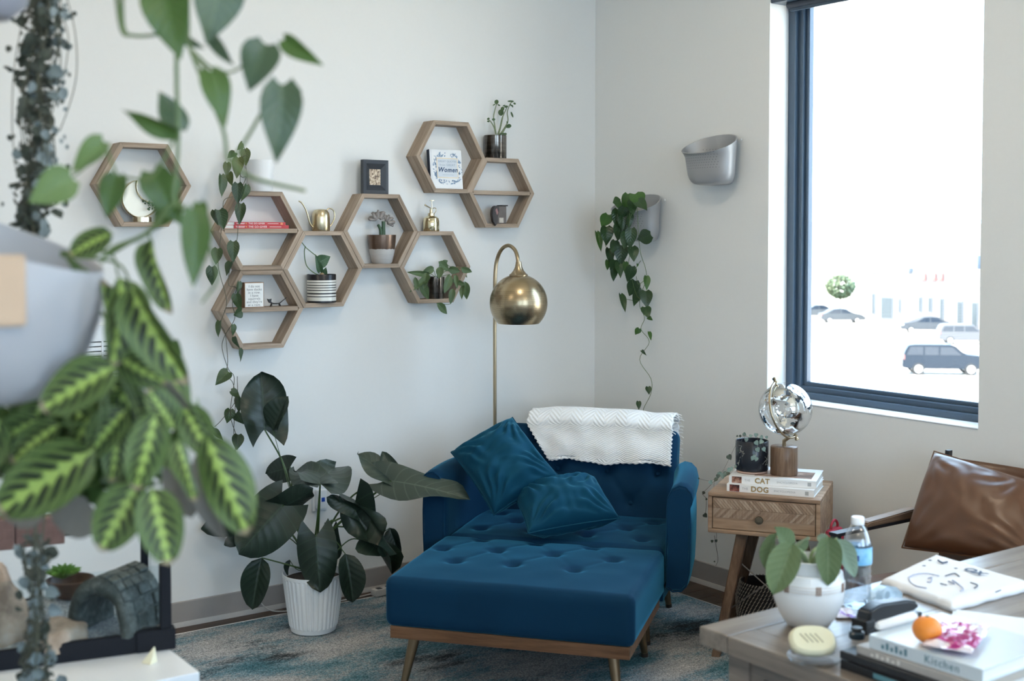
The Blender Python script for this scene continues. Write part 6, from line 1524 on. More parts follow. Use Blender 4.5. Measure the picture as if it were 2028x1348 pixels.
lying_book('grey-spined book lying on the black box file under the white cookbook', sx0+0.012, sy1-0.03, DZ+0.0363, 0.24, 0.29, 0.016, 0.0, '', simple('warm_grey_cover', (0.42, 0.40, 0.38), 0.5))
lying_book('white-topped cookbook with teal Kitchen lettering on its spine, on top of the stack', sx0+0.018, sy1-0.055, DZ+0.0525, 0.235, 0.245, 0.026, 0.02, 'Kitchen', m_cb)
# stapler behind the stack
s0 = onp(1700, 1236, 2, DZ+0.02); s1 = onp(1806, 1192, 2, DZ+0.03); dv = (s1-s0); L = Vector((dv.x, dv.y)).length; rz = math.atan2(dv.y, dv.x)
t = thing('stapler', 'black desk stapler lying between the bottle and the pale cookbook', 'stapler', (s0.x, s0.y, DZ), rz)
obj('base', nbox(0, L*1.05, -0.021, 0.021, 0, 0.012, 0.005), m_black, t, True)
bm = bmesh.new(); prism(bm, [(0.01, 0.020), (0.02, 0.048), (0.06, 0.056), (L*0.8, 0.046), (L, 0.034), (L, 0.018), (0.05, 0.020)], -0.018, 0.018); bmesh.ops.bevel(bm, geom=bm.edges[:], offset=0.005, segments=3, affect='EDGES'); obj('top_arm', bm, m_black, t, True)
obj('magazine', nbox(0.02, L-0.004, -0.008, 0.008, 0.010, 0.022, 0.002), simple('steel', (0.5, 0.5, 0.52), 0.3, 1.0), t); obj('hinge_block', nbox(0.0, 0.035, -0.019, 0.019, 0.010, 0.030, 0.004), m_black, t)
# tape dispenser body behind (clear blue)
s2 = onp(1745, 1196, 2, DZ); t = thing('tape_dispenser', 'small clear bluish tape dispenser behind the black stapler', 'tape dispenser', (s2.x, s2.y, DZ), rz)
m_ac, n, b = _mat('clear_acrylic'); b.inputs['Base Color'].default_value = (0.55, 0.75, 0.9, 1); b.inputs['Roughness'].default_value = 0.1; b.inputs['Alpha'].default_value = 0.45
bm = bmesh.new(); prism(bm, [(-0.05, 0), (0.07, 0), (0.07, 0.015), (0.045, 0.034), (0.01, 0.042), (-0.03, 0.034), (-0.05, 0.016)], -0.010, 0.010); obj('shell', bm, m_ac, t)
bm = bmesh.new(); M = Matrix.Translation((0.01, -0.0095, 0.021)) @ Matrix.Rotation(-PI/2, 4, 'X'); lathe(bm, [(0.010, 0), (0.017, 0), (0.017, 0.019), (0.010, 0.019)], 24, M, cap=False); obj('roll', bm, simple('tape', (0.75, 0.78, 0.8), 0.3), t, True)
# white marker
m0 = onp(1737, 1243, 2, DZ+0.085); m1 = onp(1812, 1222, 2, DZ+0.085); dv = m1-m0; t = thing('marker', 'white marker pen lying beside the black stapler', 'pen', (m0.x, m0.y, DZ+0.0787+0.009), math.atan2(dv.y, dv.x))
M = Matrix.Rotation(PI/2, 4, 'Y'); L = dv.length
obj('barrel', lathe(bmesh.new(), [(0, 0), (0.006, 0.001), (0.009, 0.01), (0.009, L*0.7), (0.0085, L*0.7)], 18, M), m_white, t, True); obj('cap', lathe(bmesh.new(), [(0.0095, L*0.7), (0.0095, L*0.97), (0.007, L), (0, L)], 18, M), m_white, t, True)
# orange
oc = onp(1836, 1245, 2, DZ+0.0787+0.026); t = thing('orange', 'small orange fruit sitting on the white cookbook', 'orange', (oc.x, oc.y, DZ+0.0787))
m_or, n, b = _mat('orange_peel'); b.inputs['Base Color'].default_value = (0.85, 0.27, 0.035, 1); b.inputs['Roughness'].default_value = 0.45; bump_(n, b, noise_(n, 260, coords(n), 2), 0.25, 0.002)
bm = bmesh.new(); bmesh.ops.create_uvsphere(bm, u_segments=28, v_segments=18, radius=0.0275)
for v in bm.verts: v.co.z = v.co.z*0.92 + 0.0253
obj('peel', bm, m_or, t, 'all'); obj('stem_scar', lathe(bmesh.new(), [(0.004, 0.0498), (0.003, 0.0515), (0, 0.052)], 10), m_stem, t, loc=(0, 0, 0))
# snack packet
sp_ = onp(1896, 1270, 2, DZ+0.0787); t = thing('snack_packet', 'crumpled magenta and white snack packet lying beside the orange', 'packet', (sp_.x, sp_.y, DZ+0.0787), 0.4)
m_pk, n, b = _mat('packet_foil'); n.links.new(ramp_(n, noise_(n, 26, coords(n, 'Object', (1, 0.5, 1)), 3), [(0.42, (0.32, 0.01, 0.12)), (0.5, (0.50, 0.04, 0.25)), (0.53, (0.78, 0.72, 0.78))]), b.inputs['Base Color']); b.inputs['Roughness'].default_value = 0.25; b.inputs['Metallic'].default_value = 0.2
def pkf(sg):
    def f(u, v):
        x = (u-0.5)*0.17; y = (v-0.5)*0.09; h = 0.012*((1-(2*u-1)**2)*(1-(2*v-1)**2))**0.5
        return Vector((x, y, 0.012+sg*h + (0.005*noise.noise(Vector((u*7, v*6, 3))) if 0 < u < 1 else 0)))
    return f
bm = bmesh.new(); grid(bm, 22, 16, pkf(1)); grid(bm, 22, 16, pkf(-1)); bmesh.ops.remove_doubles(bm, verts=bm.verts, dist=0.0002); obj('foil', bm, m_pk, t)
for sg in (-1, 1): obj('sealed_end', nbox(sg*0.086-0.004, sg*0.086+0.004, -0.044, 0.044, 0.011, 0.0125, 0), m_pk, t)
# paper sheets
for i, (u, v, rz_, w, h_, lab) in enumerate(((1985, 1262, 0.5, 0.21, 0.28, 'white paper sheet lying at the right end of the book stack'),)):
    p_ = onp(u, v, 2, DZ+0.004); t = thing('paper', lab, 'paper', (p_.x+0.06, p_.y, DZ), rz_)
    for k in range(5): obj('sheet', nbox(-w/2, w/2, -h_/2, h_/2, k*0.0012, k*0.0012+0.0009, 0), simple('sheet_white', (0.78, 0.83, 0.88), 0.6, var=0.01), t, rot=(0, 0, R.uniform(-0.05, 0.05)))
# purple wrapper under the bottle
p_ = onp(1688, 1212, 2, DZ); t = thing('candy_wrapper', 'small purple and white wrapper beside the water bottle base', 'wrapper', (p_.x-0.03, p_.y+0.0, DZ), 0.9)
m_pw, n, b = _mat('wrapper_foil'); n.links.new(ramp_(n, noise_(n, 40, coords(n), 3), [(0.42, (0.25, 0.08, 0.5)), (0.5, (0.78, 0.72, 0.82))]), b.inputs['Base Color']); b.inputs['Roughness'].default_value = 0.3
bm = bmesh.new(); grid(bm, 14, 10, lambda u, v: Vector(((u-0.5)*0.07, (v-0.5)*0.045, 0.004+0.003*noise.noise(Vector((u*6, v*6, 1)))))); o = obj('foil', bm, m_pw, t); sm = o.modifiers.new('s', 'SOLIDIFY'); sm.thickness = 0.0008
# cream oval soap in a dish with metal clip
p_ = onp(1618, 1318, 2, DZ); t = thing('soap_bar', 'cream oval embossed soap leaning in a small glass dish, in front of the white pot', 'soap', (p_.x+0.015, p_.y+0.02, DZ), -AZ)
m_cr = simple('cream_soap', (0.72, 0.69, 0.50), 0.45, var=0.04)
M = Matrix.Translation((0, 0.0, 0.006)) @ Matrix.Rotation(math.radians(-50), 4, 'X')
bm = bmesh.new(); 
def soap(u, v):
    a = u*2*PI; prof_ = [(0, 0), (0.8, 0), (0.97, 0.25), (1.0, 0.5), (0.97, 0.75), (0.85, 0.98), (0, 1.0)]
    k = v*(len(prof_)-1); i = min(int(k), len(prof_)-2); fr__ = k-i; r = prof_[i][0]+(prof_[i+1][0]-prof_[i][0])*fr__; h = prof_[i][1]+(prof_[i+1][1]-prof_[i][1])*fr__
    return M @ Vector((0.047*r*math.copysign(abs(math.cos(a))**0.8, math.cos(a)), -0.022*h, 0.033+0.033*r*math.copysign(abs(math.sin(a))**0.8, math.sin(a))))
grid(bm, 40, 18, soap); bmesh.ops.remove_doubles(bm, verts=bm.verts, dist=0.0001); obj('bar', bm, m_cr, t, True)
for k in range(4):
    bm = nbox(-0.0008, 0.0008, -0.0228, -0.0215, 0.018, 0.042, 0, M=M @ Matrix.Translation((-0.018+k*0.010, 0, 0.003)) @ Matrix.Translation((0, 0, 0.03)) @ Matrix.Rotation(-0.6, 4, 'Y') @ Matrix.Translation((0, 0, -0.03))); obj('engraved_line', bm, simple('engraved_grey', (0.25, 0.23, 0.15), 0.6), t)
obj('dish', lathe(bmesh.new(), [(0, 0), (0.040, 0), (0.052, 0.006), (0.054, 0.012), (0.051, 0.011), (0.040, 0.004), (0, 0.003)], 36), m_pet, t, True)
bm = bmesh.new(); tube(bm, spline([M @ Vector((0.026*math.cos(a), 0.002, 0.066+0.008*math.sin(a))) for a in [k*PI/6 for k in range(13)]], 3), 0.0022, 6); obj('clip', bm, m_brassd, t, True)
# small dark bottle cap
p_ = onp(1700, 1268, 2, DZ+0.0365); t = thing('ink_bottle', 'tiny dark ink bottle at the corner of the book stack', 'bottle', (p_.x+0.01, p_.y+0.012, DZ+0.0365))
obj('body', lathe(bmesh.new(), [(0, 0), (0.015, 0), (0.016, 0.002), (0.016, 0.012), (0.010, 0.015)], 20), simple('dark_glass', (0.03, 0.05, 0.07), 0.15), t, True); obj('cap', lathe(bmesh.new(), [(0.0105, 0.0145), (0.0105, 0.022), (0, 0.0225)], 20), m_black, t, True)

# plant pot with constellations on the books (string of hearts)
pp = Tl(0.138, 0.165, BTZ); t = thing('potted_string_plant', 'trailing string of hearts in a black pot with constellation lines, on the books', 'plant', pp)
m_cp = simple('black_glaze', (0.012, 0.014, 0.020), 0.25, var=0.2)
obj('pot', lathe(bmesh.new(), [(0, 0.008), (0.050, 0.008), (0.0625, 0.012), (0.0635, 0.016), (0.0635, 0.123), (0.062, 0.125), (0.059, 0.123), (0.0585, 0.11), (0, 0.11)], 48), m_cp, t, True)
obj('saucer', lathe(bmesh.new(), [(0, 0), (0.056, 0), (0.0605, 0.003), (0.0605, 0.0085), (0.055, 0.009), (0, 0.009)], 40), simple('terracotta_pink', (0.45, 0.30, 0.24), 0.6), t, True)
rr = random.Random(21); m_con = simple('constellation_gold', (0.55, 0.53, 0.45), 0.4)
base_a = math.atan2(-FW.y, -FW.x)
for g_ in range(9):
    a0 = base_a + rr.uniform(-1.2, 1.2); z0_ = rr.uniform(0.025, 0.105); P_ = []
    for k in range(4):
        a = a0 + rr.uniform(-0.22, 0.22); z_ = max(0.018, min(0.115, z0_+rr.uniform(-0.02, 0.02))); P_.append(Vector((0.0638*math.cos(a), 0.0638*math.sin(a), z_)))
    bm = bmesh.new(); tube(bm, P_, 0.0004, 4)
    for p in P_: bmesh.ops.create_icosphere(bm, subdivisions=1, radius=0.0011, matrix=Matrix.Translation(p))
    obj('constellation', bm, m_con, t)
m_soh = leafmat('heart_string_leaf', (0.16, 0.24, 0.20), (0.24, 0.33, 0.29), 0.5, 0.05, (0.4, 0.5, 0.45), 0.5, under=(0.10, 0.09, 0.08)); m_sohd = leafmat('heart_string_leaf_dark', (0.05, 0.07, 0.05), (0.09, 0.11, 0.08), 0.5, 0.05)
S1 = with_mat(lf_h[0], m_soh); S2 = with_mat(lf_h[1], m_sohd)
def c7(x, y): return 1420+x/5.185, 740+y/5.185
def c10(x, y): return 1370+x/4.347, 830+y/4.347
zq = (pp-EYE).dot(FW)
strs = [([(300, 640), (250, 640), (200, 720), (130, 860), (60, 1000), (10, 1060)], 0.0, c7), ([(300, 640), (262, 650), (240, 780), (230, 880), (210, 950), (120, 980), (60, 1020)], -0.02, c7),
        ([(330, 650), (280, 640), (290, 700)], -0.06, c7), ([(400, 650), (420, 660), (415, 720), (420, 780)], -0.075, c7), ([(440, 650), (460, 690), (485, 780)], -0.075, c7),
        ([(350, 440), (290, 430), (220, 490), (190, 600), (215, 1000), (190, 1060)], 0.0, c10), ([(230, 490), (160, 530), (60, 510)], 0.02, c10), ([(220, 500), (150, 580), (95, 640), (125, 690), (118, 830)], 0.0, c10), ([(195, 1000), (205, 1060), (225, 1200), (208, 1262)], 0.0, c10)]
for pts, dz, cv in strs:
    stem(t, [at(*cv(*q_), zq+dz) for q_ in pts], 0.0008, simple('purple_brown_string', (0.10, 0.07, 0.07), 0.6), n=4)
for cv, L_ in ((c7, [(285, 622, 40, 0), (300, 680, 44, 0), (408, 712, 52, 0), (452, 700, 48, 0), (420, 782, 50, 0), (484, 778, 48, 0), (365, 870, 46, 0), (402, 878, 44, 0), (378, 845, 30, 0), (293, 910, 46, 0), (400, 632, 44, 0), (460, 652, 40, 0), (510, 655, 34, 0), (345, 640, 36, 0), (130, 860, 60, 1), (232, 755, 40, 1), (200, 725, 24, 1), (225, 790, 32, 1), (242, 828, 30, 1), (215, 940, 36, 1), (190, 955, 34, 0), (150, 975, 40, 0), (120, 990, 46, 0), (80, 1030, 54, 0), (35, 1035, 50, 0), (10, 1055, 44, 1), (110, 1025, 40, 1), (60, 1060, 40, 0), (240, 640, 26, 1), (205, 640, 20, 1)]),
               (c10, [(165, 545, 38, 0), (100, 635, 28, 1), (125, 688, 18, 1), (118, 830, 40, 1), (175, 1052, 26, 1), (210, 1048, 26, 1), (62, 510, 14, 1), (225, 495, 36, 0), (240, 470, 36, 0), (285, 480, 40, 0), (205, 520, 34, 1), (196, 1225, 14, 1)])):
    for (x, y, s_, k) in L_:
        u, v = cv(x, y); s_ = s_/(5.185 if cv is c7 else 4.347); an = rr.uniform(-0.9, 0.9)
        dzz = -0.078 if (cv is c7 and x > 300) else rr.uniform(-0.03, 0.02)
        P_ = at(u-math.sin(an)*s_/2, v-math.cos(an)*s_/2, zq+dzz); Q_ = at(u+math.sin(an)*s_/2, v+math.cos(an)*s_/2, zq+dzz-0.004)
        put_leaf('leaf', S2 if k else S1, t, P_, Q_, s_*zq/FPX*1.05, rr.uniform(-0.5, 0.5))
# ================================================================ white cabinet and reptile tank at left
KX, KY = -3.112, -2.592
m_wc = simple('white_laminate', (0.78, 0.81, 0.84), 0.35, var=0.01)
t = thing('white_cabinet', 'low white cabinet under the glass reptile tank at left', 'cabinet', (KX-0.6, KY+0.22, 0.0115))
zt = DZ-0.0115
obj('top', nbox(-0.6, 0.6, -0.22, 0.24, zt-0.03, zt, 0.003), m_wc, t)
for x in (-0.585, 0.555): obj('side_panel', nbox(x, x+0.03, -0.20, 0.22, 0.0, zt-0.031, 0.002), m_wc, t)
obj('back_panel', nbox(-0.554, 0.554, 0.20, 0.215, 0.0, zt-0.031, 0), m_wc, t); obj('bottom_panel', nbox(-0.554, 0.554, -0.20, 0.199, 0.05, 0.075, 0), m_wc, t)
for k in (-1, 1):
    d_ = obj('door', nbox(min(0.003*k, 0.553*k), max(0.003*k, 0.553*k), -0.219, -0.201, 0.06, zt-0.035, 0.002), m_wc, t)
    obj('handle', nbox(0.03*k-0.005, 0.03*k+0.005, -0.232, -0.219, zt-0.22, zt-0.10, 0.002), m_black, d_)
# tank: local x along its long side (towards the right end), y towards the back
TR = -math.radians(11.5); TC = onp(345, 1284, 2, DZ)   # near right bottom corner
TLn, TDp, TH = 0.80, 0.36, 0.188
tk_ = thing('reptile_tank', 'glass reptile tank with black frame and sandy floor on the white cabinet', 'terrarium', (TC.x, TC.y, DZ), TR)
m_tf = simple('tank_frame_black', (0.008, 0.009, 0.013), 0.6, var=0.05, spec=0.2); m_tg = pane_mat('tank_glass', (0.93, 0.96, 0.97))
fr = 0.016
for (nm, x0, x1, y0, y1, z0, z1) in (('base_trim', -TLn, 0, 0, 0.012, 0, 0.040), ('base_trim', -TLn, 0, TDp-0.012, TDp, 0, 0.040), ('base_trim', -0.012, 0, 0.0125, TDp-0.0125, 0, 0.040), ('base_trim', -TLn, -TLn+0.012, 0.0125, TDp-0.0125, 0, 0.040),
      ('top_rim', -TLn+0.004, -0.004, 0.003, 0.015, TH-0.014, TH), ('top_rim', -TLn+0.004, -0.004, TDp-0.015, TDp-0.003, TH-0.014, TH), ('top_rim', -0.016, -0.004, 0.0155, TDp-0.0155, TH-0.014, TH), ('top_rim', -TLn+0.004, -TLn+0.016, 0.0155, TDp-0.0155, TH-0.014, TH),
      ('corner_post', -0.026, -0.004, 0.003, 0.025, 0.0405, TH-0.0145), ('corner_post', -TLn+0.004, -TLn+0.020, 0.003, 0.019, 0.0405, TH-0.0145), ('corner_post', -0.020, -0.004, TDp-0.019, TDp-0.003, 0.0405, TH-0.0145), ('corner_post', -TLn+0.004, -TLn+0.020, TDp-0.019, TDp-0.003, 0.0405, TH-0.0145)):
    if nm == 'top_rim' and y1 < 0.02: continue
    obj(nm, nbox(x0, x1, y0, y1, z0, z1, 0.0015, seg=1), m_tf, tk_)
obj('corner_block', nbox(-0.075, 0.003, -0.003, 0.03, 0.0, 0.043, 0.002), m_tf, tk_)
for (x0, x1, y0, y1) in ((-TLn+0.02, -0.026, 0.007, 0.010), (-0.012, -0.009, 0.026, TDp-0.019)): obj('pane', nbox(x0, x1, y0, y1, 0.041, TH-0.014, 0), m_tg, tk_)
m_sand, n, b = _mat('tank_gravel'); c_ = coords(n); n.links.new(ramp_(n, noise_(n, 190, c_, 2, 0.9), [(0.35, (0.12, 0.14, 0.16)), (0.5, (0.30, 0.34, 0.37)), (0.65, (0.50, 0.54, 0.57))]), b.inputs['Base Color']); b.inputs['Roughness'].default_value = 0.9; bump_(n, b, noise_(n, 190, c_, 2, 0.9), 0.8, 0.003)
bm = bmesh.new(); grid(bm, 60, 34, lambda u, v: Vector((-TLn+0.013+u*(TLn-0.026), 0.0135+v*(TDp-0.027), 0.026+0.010*noise.noise(Vector((u*7, v*4, 3)))+0.015*v+0.0015*noise.noise(Vector((u*90, v*50, 1))))))
obj('gravel', bm, m_sand, tk_, 'all')
TMat = Matrix.Translation(tk_.location) @ Matrix.Rotation(TR, 4, 'Z'); TInv = TMat.inverted()
def tank_pt(u, v, h=0.045): return TInv @ onp(u, v, 2, DZ+h)
def rock(name, label, u, v, sx_, sy_, sz_, mat, seed, h=0.035, rz=0.0):
    p = TMat @ tank_pt(u, v, h); t = thing(name, label, 'rock', p, TR+rz)
    bm = bmesh.new(); bmesh.ops.create_icosphere(bm, subdivisions=4, radius=1)
    for v_ in bm.verts:
        c_ = v_.co.normalized(); k = 1+0.22*noise.noise(c_*1.6+Vector((seed, 0, 0)))+0.07*noise.noise(c_*5+Vector((0, seed, 0))); v_.co = Vector((c_.x*sx_*k, c_.y*sy_*k, max(-0.35, c_.z)*sz_*k))
    obj('stone', bm, mat, t, True); return t
m_tan, n, b = _mat('tan_rock'); c_ = coords(n); n.links.new(ramp_(n, noise_(n, 14, c_, 5), [(0.35, (0.17, 0.115, 0.08)), (0.55, (0.36, 0.27, 0.20)), (0.7, (0.45, 0.37, 0.30))]), b.inputs['Base Color']); b.inputs['Roughness'].default_value = 0.85; bump_(n, b, noise_(n, 30, c_, 5), 0.5, 0.004)
rock('tan_rock', 'tall tan rock at the left end inside the tank', 2, 1262, 0.055, 0.045, 0.135, m_tan, 1)
rock('tan_rock', 'low flat tan rock at the front of the tank beside the hanging strands', 112, 1268, 0.062, 0.040, 0.042, m_tan, 4, rz=0.3)
m_dst, n, b = _mat('dark_slate'); c_ = coords(n); n.links.new(ramp_(n, noise_(n, 40, c_, 5, 0.7), [(0.35, (0.020, 0.028, 0.026)), (0.55, (0.055, 0.07, 0.065)), (0.72, (0.14, 0.16, 0.155))]), b.inputs['Base Color']); b.inputs['Roughness'].default_value = 0.6; bump_(n, b, noise_(n, 60, c_, 5), 0.8, 0.004)
# stone arch hide built of stones in courses
hp = TMat @ tank_pt(232, 1240, 0.035); hd = thing('stone_hide', 'dark stone arch hide built in rough courses, inside the tank at right', 'hide', hp, TR+0.15)
Wh, Hh, Dh = 0.074, 0.118, 0.125
rr = random.Random(12)
bm = bmesh.new()
def hshell(sg):
    def f(u, v):
        a = PI*u; k = 1.0 if sg > 0 else 0.72
        x = -Wh*k*math.cos(a); z = Hh*k*math.sin(a)**0.8
        y = -Dh/2 + Dh*v
        return Vector((x, y, z)) + Vector((1, 1, 1))*0.003*noise.noise(Vector((u*6, v*6, sg)))
    return f
grid(bm, 24, 12, hshell(1)); grid(bm, 24, 12, hshell(-1))
for v0 in (0, 1):
    for k in range(24):
        u0, u1 = k/24, (k+1)/24; q = [hshell(1)(u0, v0), hshell(1)(u1, v0), hshell(-1)(u1, v0), hshell(-1)(u0, v0)]; bm.faces.new([bm.verts.new(p) for p in q])
bmesh.ops.remove_doubles(bm, verts=bm.verts, dist=0.0008)
obj('arch', bm, m_dst, hd, 'all', rot=(0, 0, -0.9))
Mrot = Matrix.Rotation(-0.9, 4, 'Z')
for row in range(6):
    a0, a1 = (0.50+row*0.082), (0.50+(row+1)*0.082)
    nb_ = 4; cur = 0.0
    for k in range(nb_):
        w_ = (1/nb_)*rr.uniform(0.8, 1.2); v0, v1 = cur, min(1, cur+w_); cur = v1
        if k == nb_-1: v1 = 1.0
        bm = bmesh.new(); o_r = 1.015+0.05*rr.random(); pts = []
        for (a, kk) in ((a0+0.006, 0.99), (a1-0.006, 0.99), (a1-0.006, o_r), (a0+0.006, o_r)):
            for v_ in (v0+0.012, v1-0.012): an = PI*a; pts.append(Vector((-Wh*kk*math.cos(an)*1.0, -Dh/2+Dh*v_, Hh*kk*max(0, math.sin(an))**0.8)))
        q = [bm.verts.new(Mrot @ p) for p in pts]
        for f_ in ((0, 1, 3, 2), (2, 3, 5, 4), (4, 5, 7, 6), (6, 7, 1, 0), (0, 2, 4, 6), (1, 7, 5, 3)): bm.faces.new([q[i] for i in f_])
        bmesh.ops.bevel(bm, geom=bm.edges[:], offset=0.0018, segments=1, affect='EDGES'); obj('stone', bm, m_dst, hd)
# succulent in a half-coconut bowl
sp_ = TMat @ tank_pt(140, 1168, 0.06); t = thing('succulent_bowl', 'bright green rosette succulent behind a brown half-shell bowl in the tank', 'plant', sp_, TR)
obj('bowl', lathe(bmesh.new(), [(0, -0.018), (0.025, -0.016), (0.042, 0.0), (0.052, 0.026), (0.049, 0.027), (0.038, 0.004), (0, -0.008)], 28), simple('coconut_brown', (0.075, 0.035, 0.02), 0.45, var=0.3), t, True)
m_ro = leafmat('rosette_leaf', (0.10, 0.24, 0.05), (0.22, 0.42, 0.09), 0.5, 0.2, (0.3, 0.5, 0.2), 0.2); RL = leaf_mesh('rosette_leaf', m_ro, 'long', 0.5, -0.1, 0, 4, 6, 1)
Cw = sp_ + Vector((-0.01, 0.02, 0.022))
for ring, (n_, el, ln) in enumerate(((10, 0.35, 0.046), (9, 0.75, 0.040), (7, 1.1, 0.032), (4, 1.4, 0.022))):
    for k in range(n_):
        a = k*2*PI/n_+ring*0.4; d_ = Vector((math.cos(a)*math.cos(el), math.sin(a)*math.cos(el), math.sin(el))); ME = leaf_matrix(Cw, Cw+d_*ln, 0.013, 0, n=Vector((0, 0, 1)))
        link('leaf', RL, t, M=(Matrix.Translation(t.location) @ Matrix.Rotation(TR, 4, 'Z')).inverted() @ ME)
# things beyond the tank back, seen over it: two small brick-brown boxes on the cabinet's far shelf
for (u0, u1, v0, v1, lab) in ((-30, 27, 1030, 1092, 'plain dark brown box on the tank rim at the far left'), (34, 126, 1028, 1082, 'reddish brown textured block on the back rim of the tank')):
    p = onp((u0+u1)/2, v1, 2, DZ+TH); Zq = (p-EYE).dot(FW); t = thing('brown_block', lab, 'block', p, TR)
    w_ = (u1-u0)*Zq/FPX; h_ = (v1-v0)*Zq/FPX; obj('block', nbox(-w_/2, w_/2, 0, 0.045, 0.001, h_, 0.003), simple('brick_brown', (0.16, 0.09, 0.075), 0.8, var=0.35, scale=60, bump=0.4), t)
# cream folded paper wedge
p = onp(296, 1312, 2, DZ); t = thing('cream_wedge', 'small cream triangular wedge on the white cabinet in front of the tank corner', 'wedge', (p.x, p.y, DZ), -AZ+0.1)
bm = bmesh.new(); s_ = 0.0375
q = [bm.verts.new(c) for c in ((-0.017, 0.0, 0.0), (0.004, -0.014, 0.0), (0.016, 0.002, 0.0), (0.0, 0.016, 0.0), (0.011, 0.002, 0.036))]
for f_ in ((0, 1, 2, 3), (0, 4, 1), (1, 4, 2), (2, 4, 3), (3, 4, 0)): bm.faces.new([q[i] for i in f_])
bmesh.ops.bevel(bm, geom=bm.edges[:], offset=0.0014, segments=2, affect='EDGES'); obj('wedge', bm, simple('cream_wax', (0.78, 0.74, 0.55), 0.6, var=0.04), t)

# ================================================================ foreground hanging plants
m_cord = simple('jute_cord', (0.45, 0.36, 0.25), 0.9)
def hang(t, top, r_pot, n_=3):
    """cords from the pot rim up to a ceiling hook"""
    L_ = Vector(top)-t.location; hook = Vector((L_.x, L_.y, RZ-0.012-t.location.z))
    for k in range(n_):
        a = k*2*PI/n_+0.4; bm = bmesh.new(); tube(bm, [L_+Vector((r_pot*math.cos(a), r_pot*math.sin(a), 0)), Vector((L_.x, L_.y, L_.z+0.32)), hook], 0.0016, 5); obj('cord', bm, m_cord, t)
    obj('hook', lathe(bmesh.new(), [(0, 0.012), (0.018, 0.012), (0.018, 0.006), (0.004, 0.002), (0.004, -0.012), (0, -0.012)], 16), m_brassd, t, True, loc=hook)
def bowl(t, P, r, h, mat, nm='pot'):
    obj(nm, lathe(bmesh.new(), [(0, 0), (r*0.55, 0), (r*0.78, h*0.15), (r*0.97, h*0.6), (r, h), (r*0.95, h), (r*0.9, h*0.85), (0, h*0.85)], 36), mat, t, True, loc=Vector(P)-t.location)
m_greyp = simple('grey_glaze', (0.30, 0.31, 0.36), 0.4)

# --- dense hanging vine column at far left
ZC = 1.95
top = at(85, -150, ZC); t = thing('hanging_vine', 'dense column of small silvery-green leaves hanging at the far left', 'plant', (top.x, top.y, top.z))
bowl(t, top, 0.085, 0.11, m_white); hang(t, top+Vector((0, 0, 0.11)), 0.082)
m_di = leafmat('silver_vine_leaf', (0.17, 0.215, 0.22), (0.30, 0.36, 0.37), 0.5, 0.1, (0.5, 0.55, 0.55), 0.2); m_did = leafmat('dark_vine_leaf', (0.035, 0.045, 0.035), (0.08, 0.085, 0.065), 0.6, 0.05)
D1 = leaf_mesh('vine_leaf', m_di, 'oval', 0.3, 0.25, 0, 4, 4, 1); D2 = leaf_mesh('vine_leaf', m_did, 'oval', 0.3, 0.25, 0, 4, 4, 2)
rr = random.Random(31)
def cpath(v):   # centre column u for image row v
    pts = [(-150, 84), (0, 82), (120, 80), (250, 74), (330, 68), (420, 66), (520, 70), (800, 72), (1080, 72), (1348, 72), (1500, 74)]
    for (a, b2), (c_, d_) in zip(pts, pts[1:]):
        if a <= v <= c_: return b2+(d_-b2)*(v-a)/(c_-a)
    return 72
def cwid(v): return 40 if v < 300 else (36 if v < 420 else (24 if v < 1080 else 20+10*math.sin(v/40)))
small = bmesh.new()
for s_ in range(11):
    P_ = []; ph = rr.random()*6; off = rr.uniform(-0.8, 0.8); end = rr.choice((1480, 1500, 1400, 1340)) if s_ < 7 else rr.choice((420, 460, 380)); dz = rr.uniform(-0.03, 0.03)
    v = -120
    while v < end: P_.append(at(cpath(v)+cwid(v)*(off+0.25*math.sin(v/47+ph)), v, ZC+dz)-t.location); v += 38
    tube(small, P_, 0.0011, 4)
for q_ in ([(128, -20), (148, 60), (152, 140), (140, 200), (118, 260)], [(60, -30), (30, 120), (24, 240), (30, 330)], [(110, 0), (135, 70), (128, 150)]):
    tube(small, spline([at(u, v, ZC)-t.location for u, v in q_], 5), 0.0009, 4)
obj('vines', small, m_stemd, t, True)
nl = 0; extra_l = bmesh.new()
def vine_leaf(u, v, dz, sz, light, single=True):
    global nl
    an = rr.uniform(-1.2, 1.2); B = at(u, v, ZC+dz); E = at(u+math.sin(an)*sz, v+math.cos(an)*sz, ZC+dz+rr.uniform(-0.006, 0.006)); me = D1 if light else D2
    put_leaf('leaf', me, t, B, E, sz*ZC/FPX*rr.uniform(0.65, 0.95), rr.uniform(-0.9, 0.9)); nl += 1
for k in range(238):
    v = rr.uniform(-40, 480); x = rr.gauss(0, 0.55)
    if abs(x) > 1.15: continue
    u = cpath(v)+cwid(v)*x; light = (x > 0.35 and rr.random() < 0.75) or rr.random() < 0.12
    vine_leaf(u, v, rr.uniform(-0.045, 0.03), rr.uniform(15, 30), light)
for k in range(34):
    v = rr.uniform(0, 420); sgn = 1 if rr.random() < 0.7 else -1; u = cpath(v)+sgn*rr.uniform(42, 66); vine_leaf(u, v, rr.uniform(-0.02, 0.02), rr.uniform(9, 16), sgn > 0 and rr.random() < 0.6)
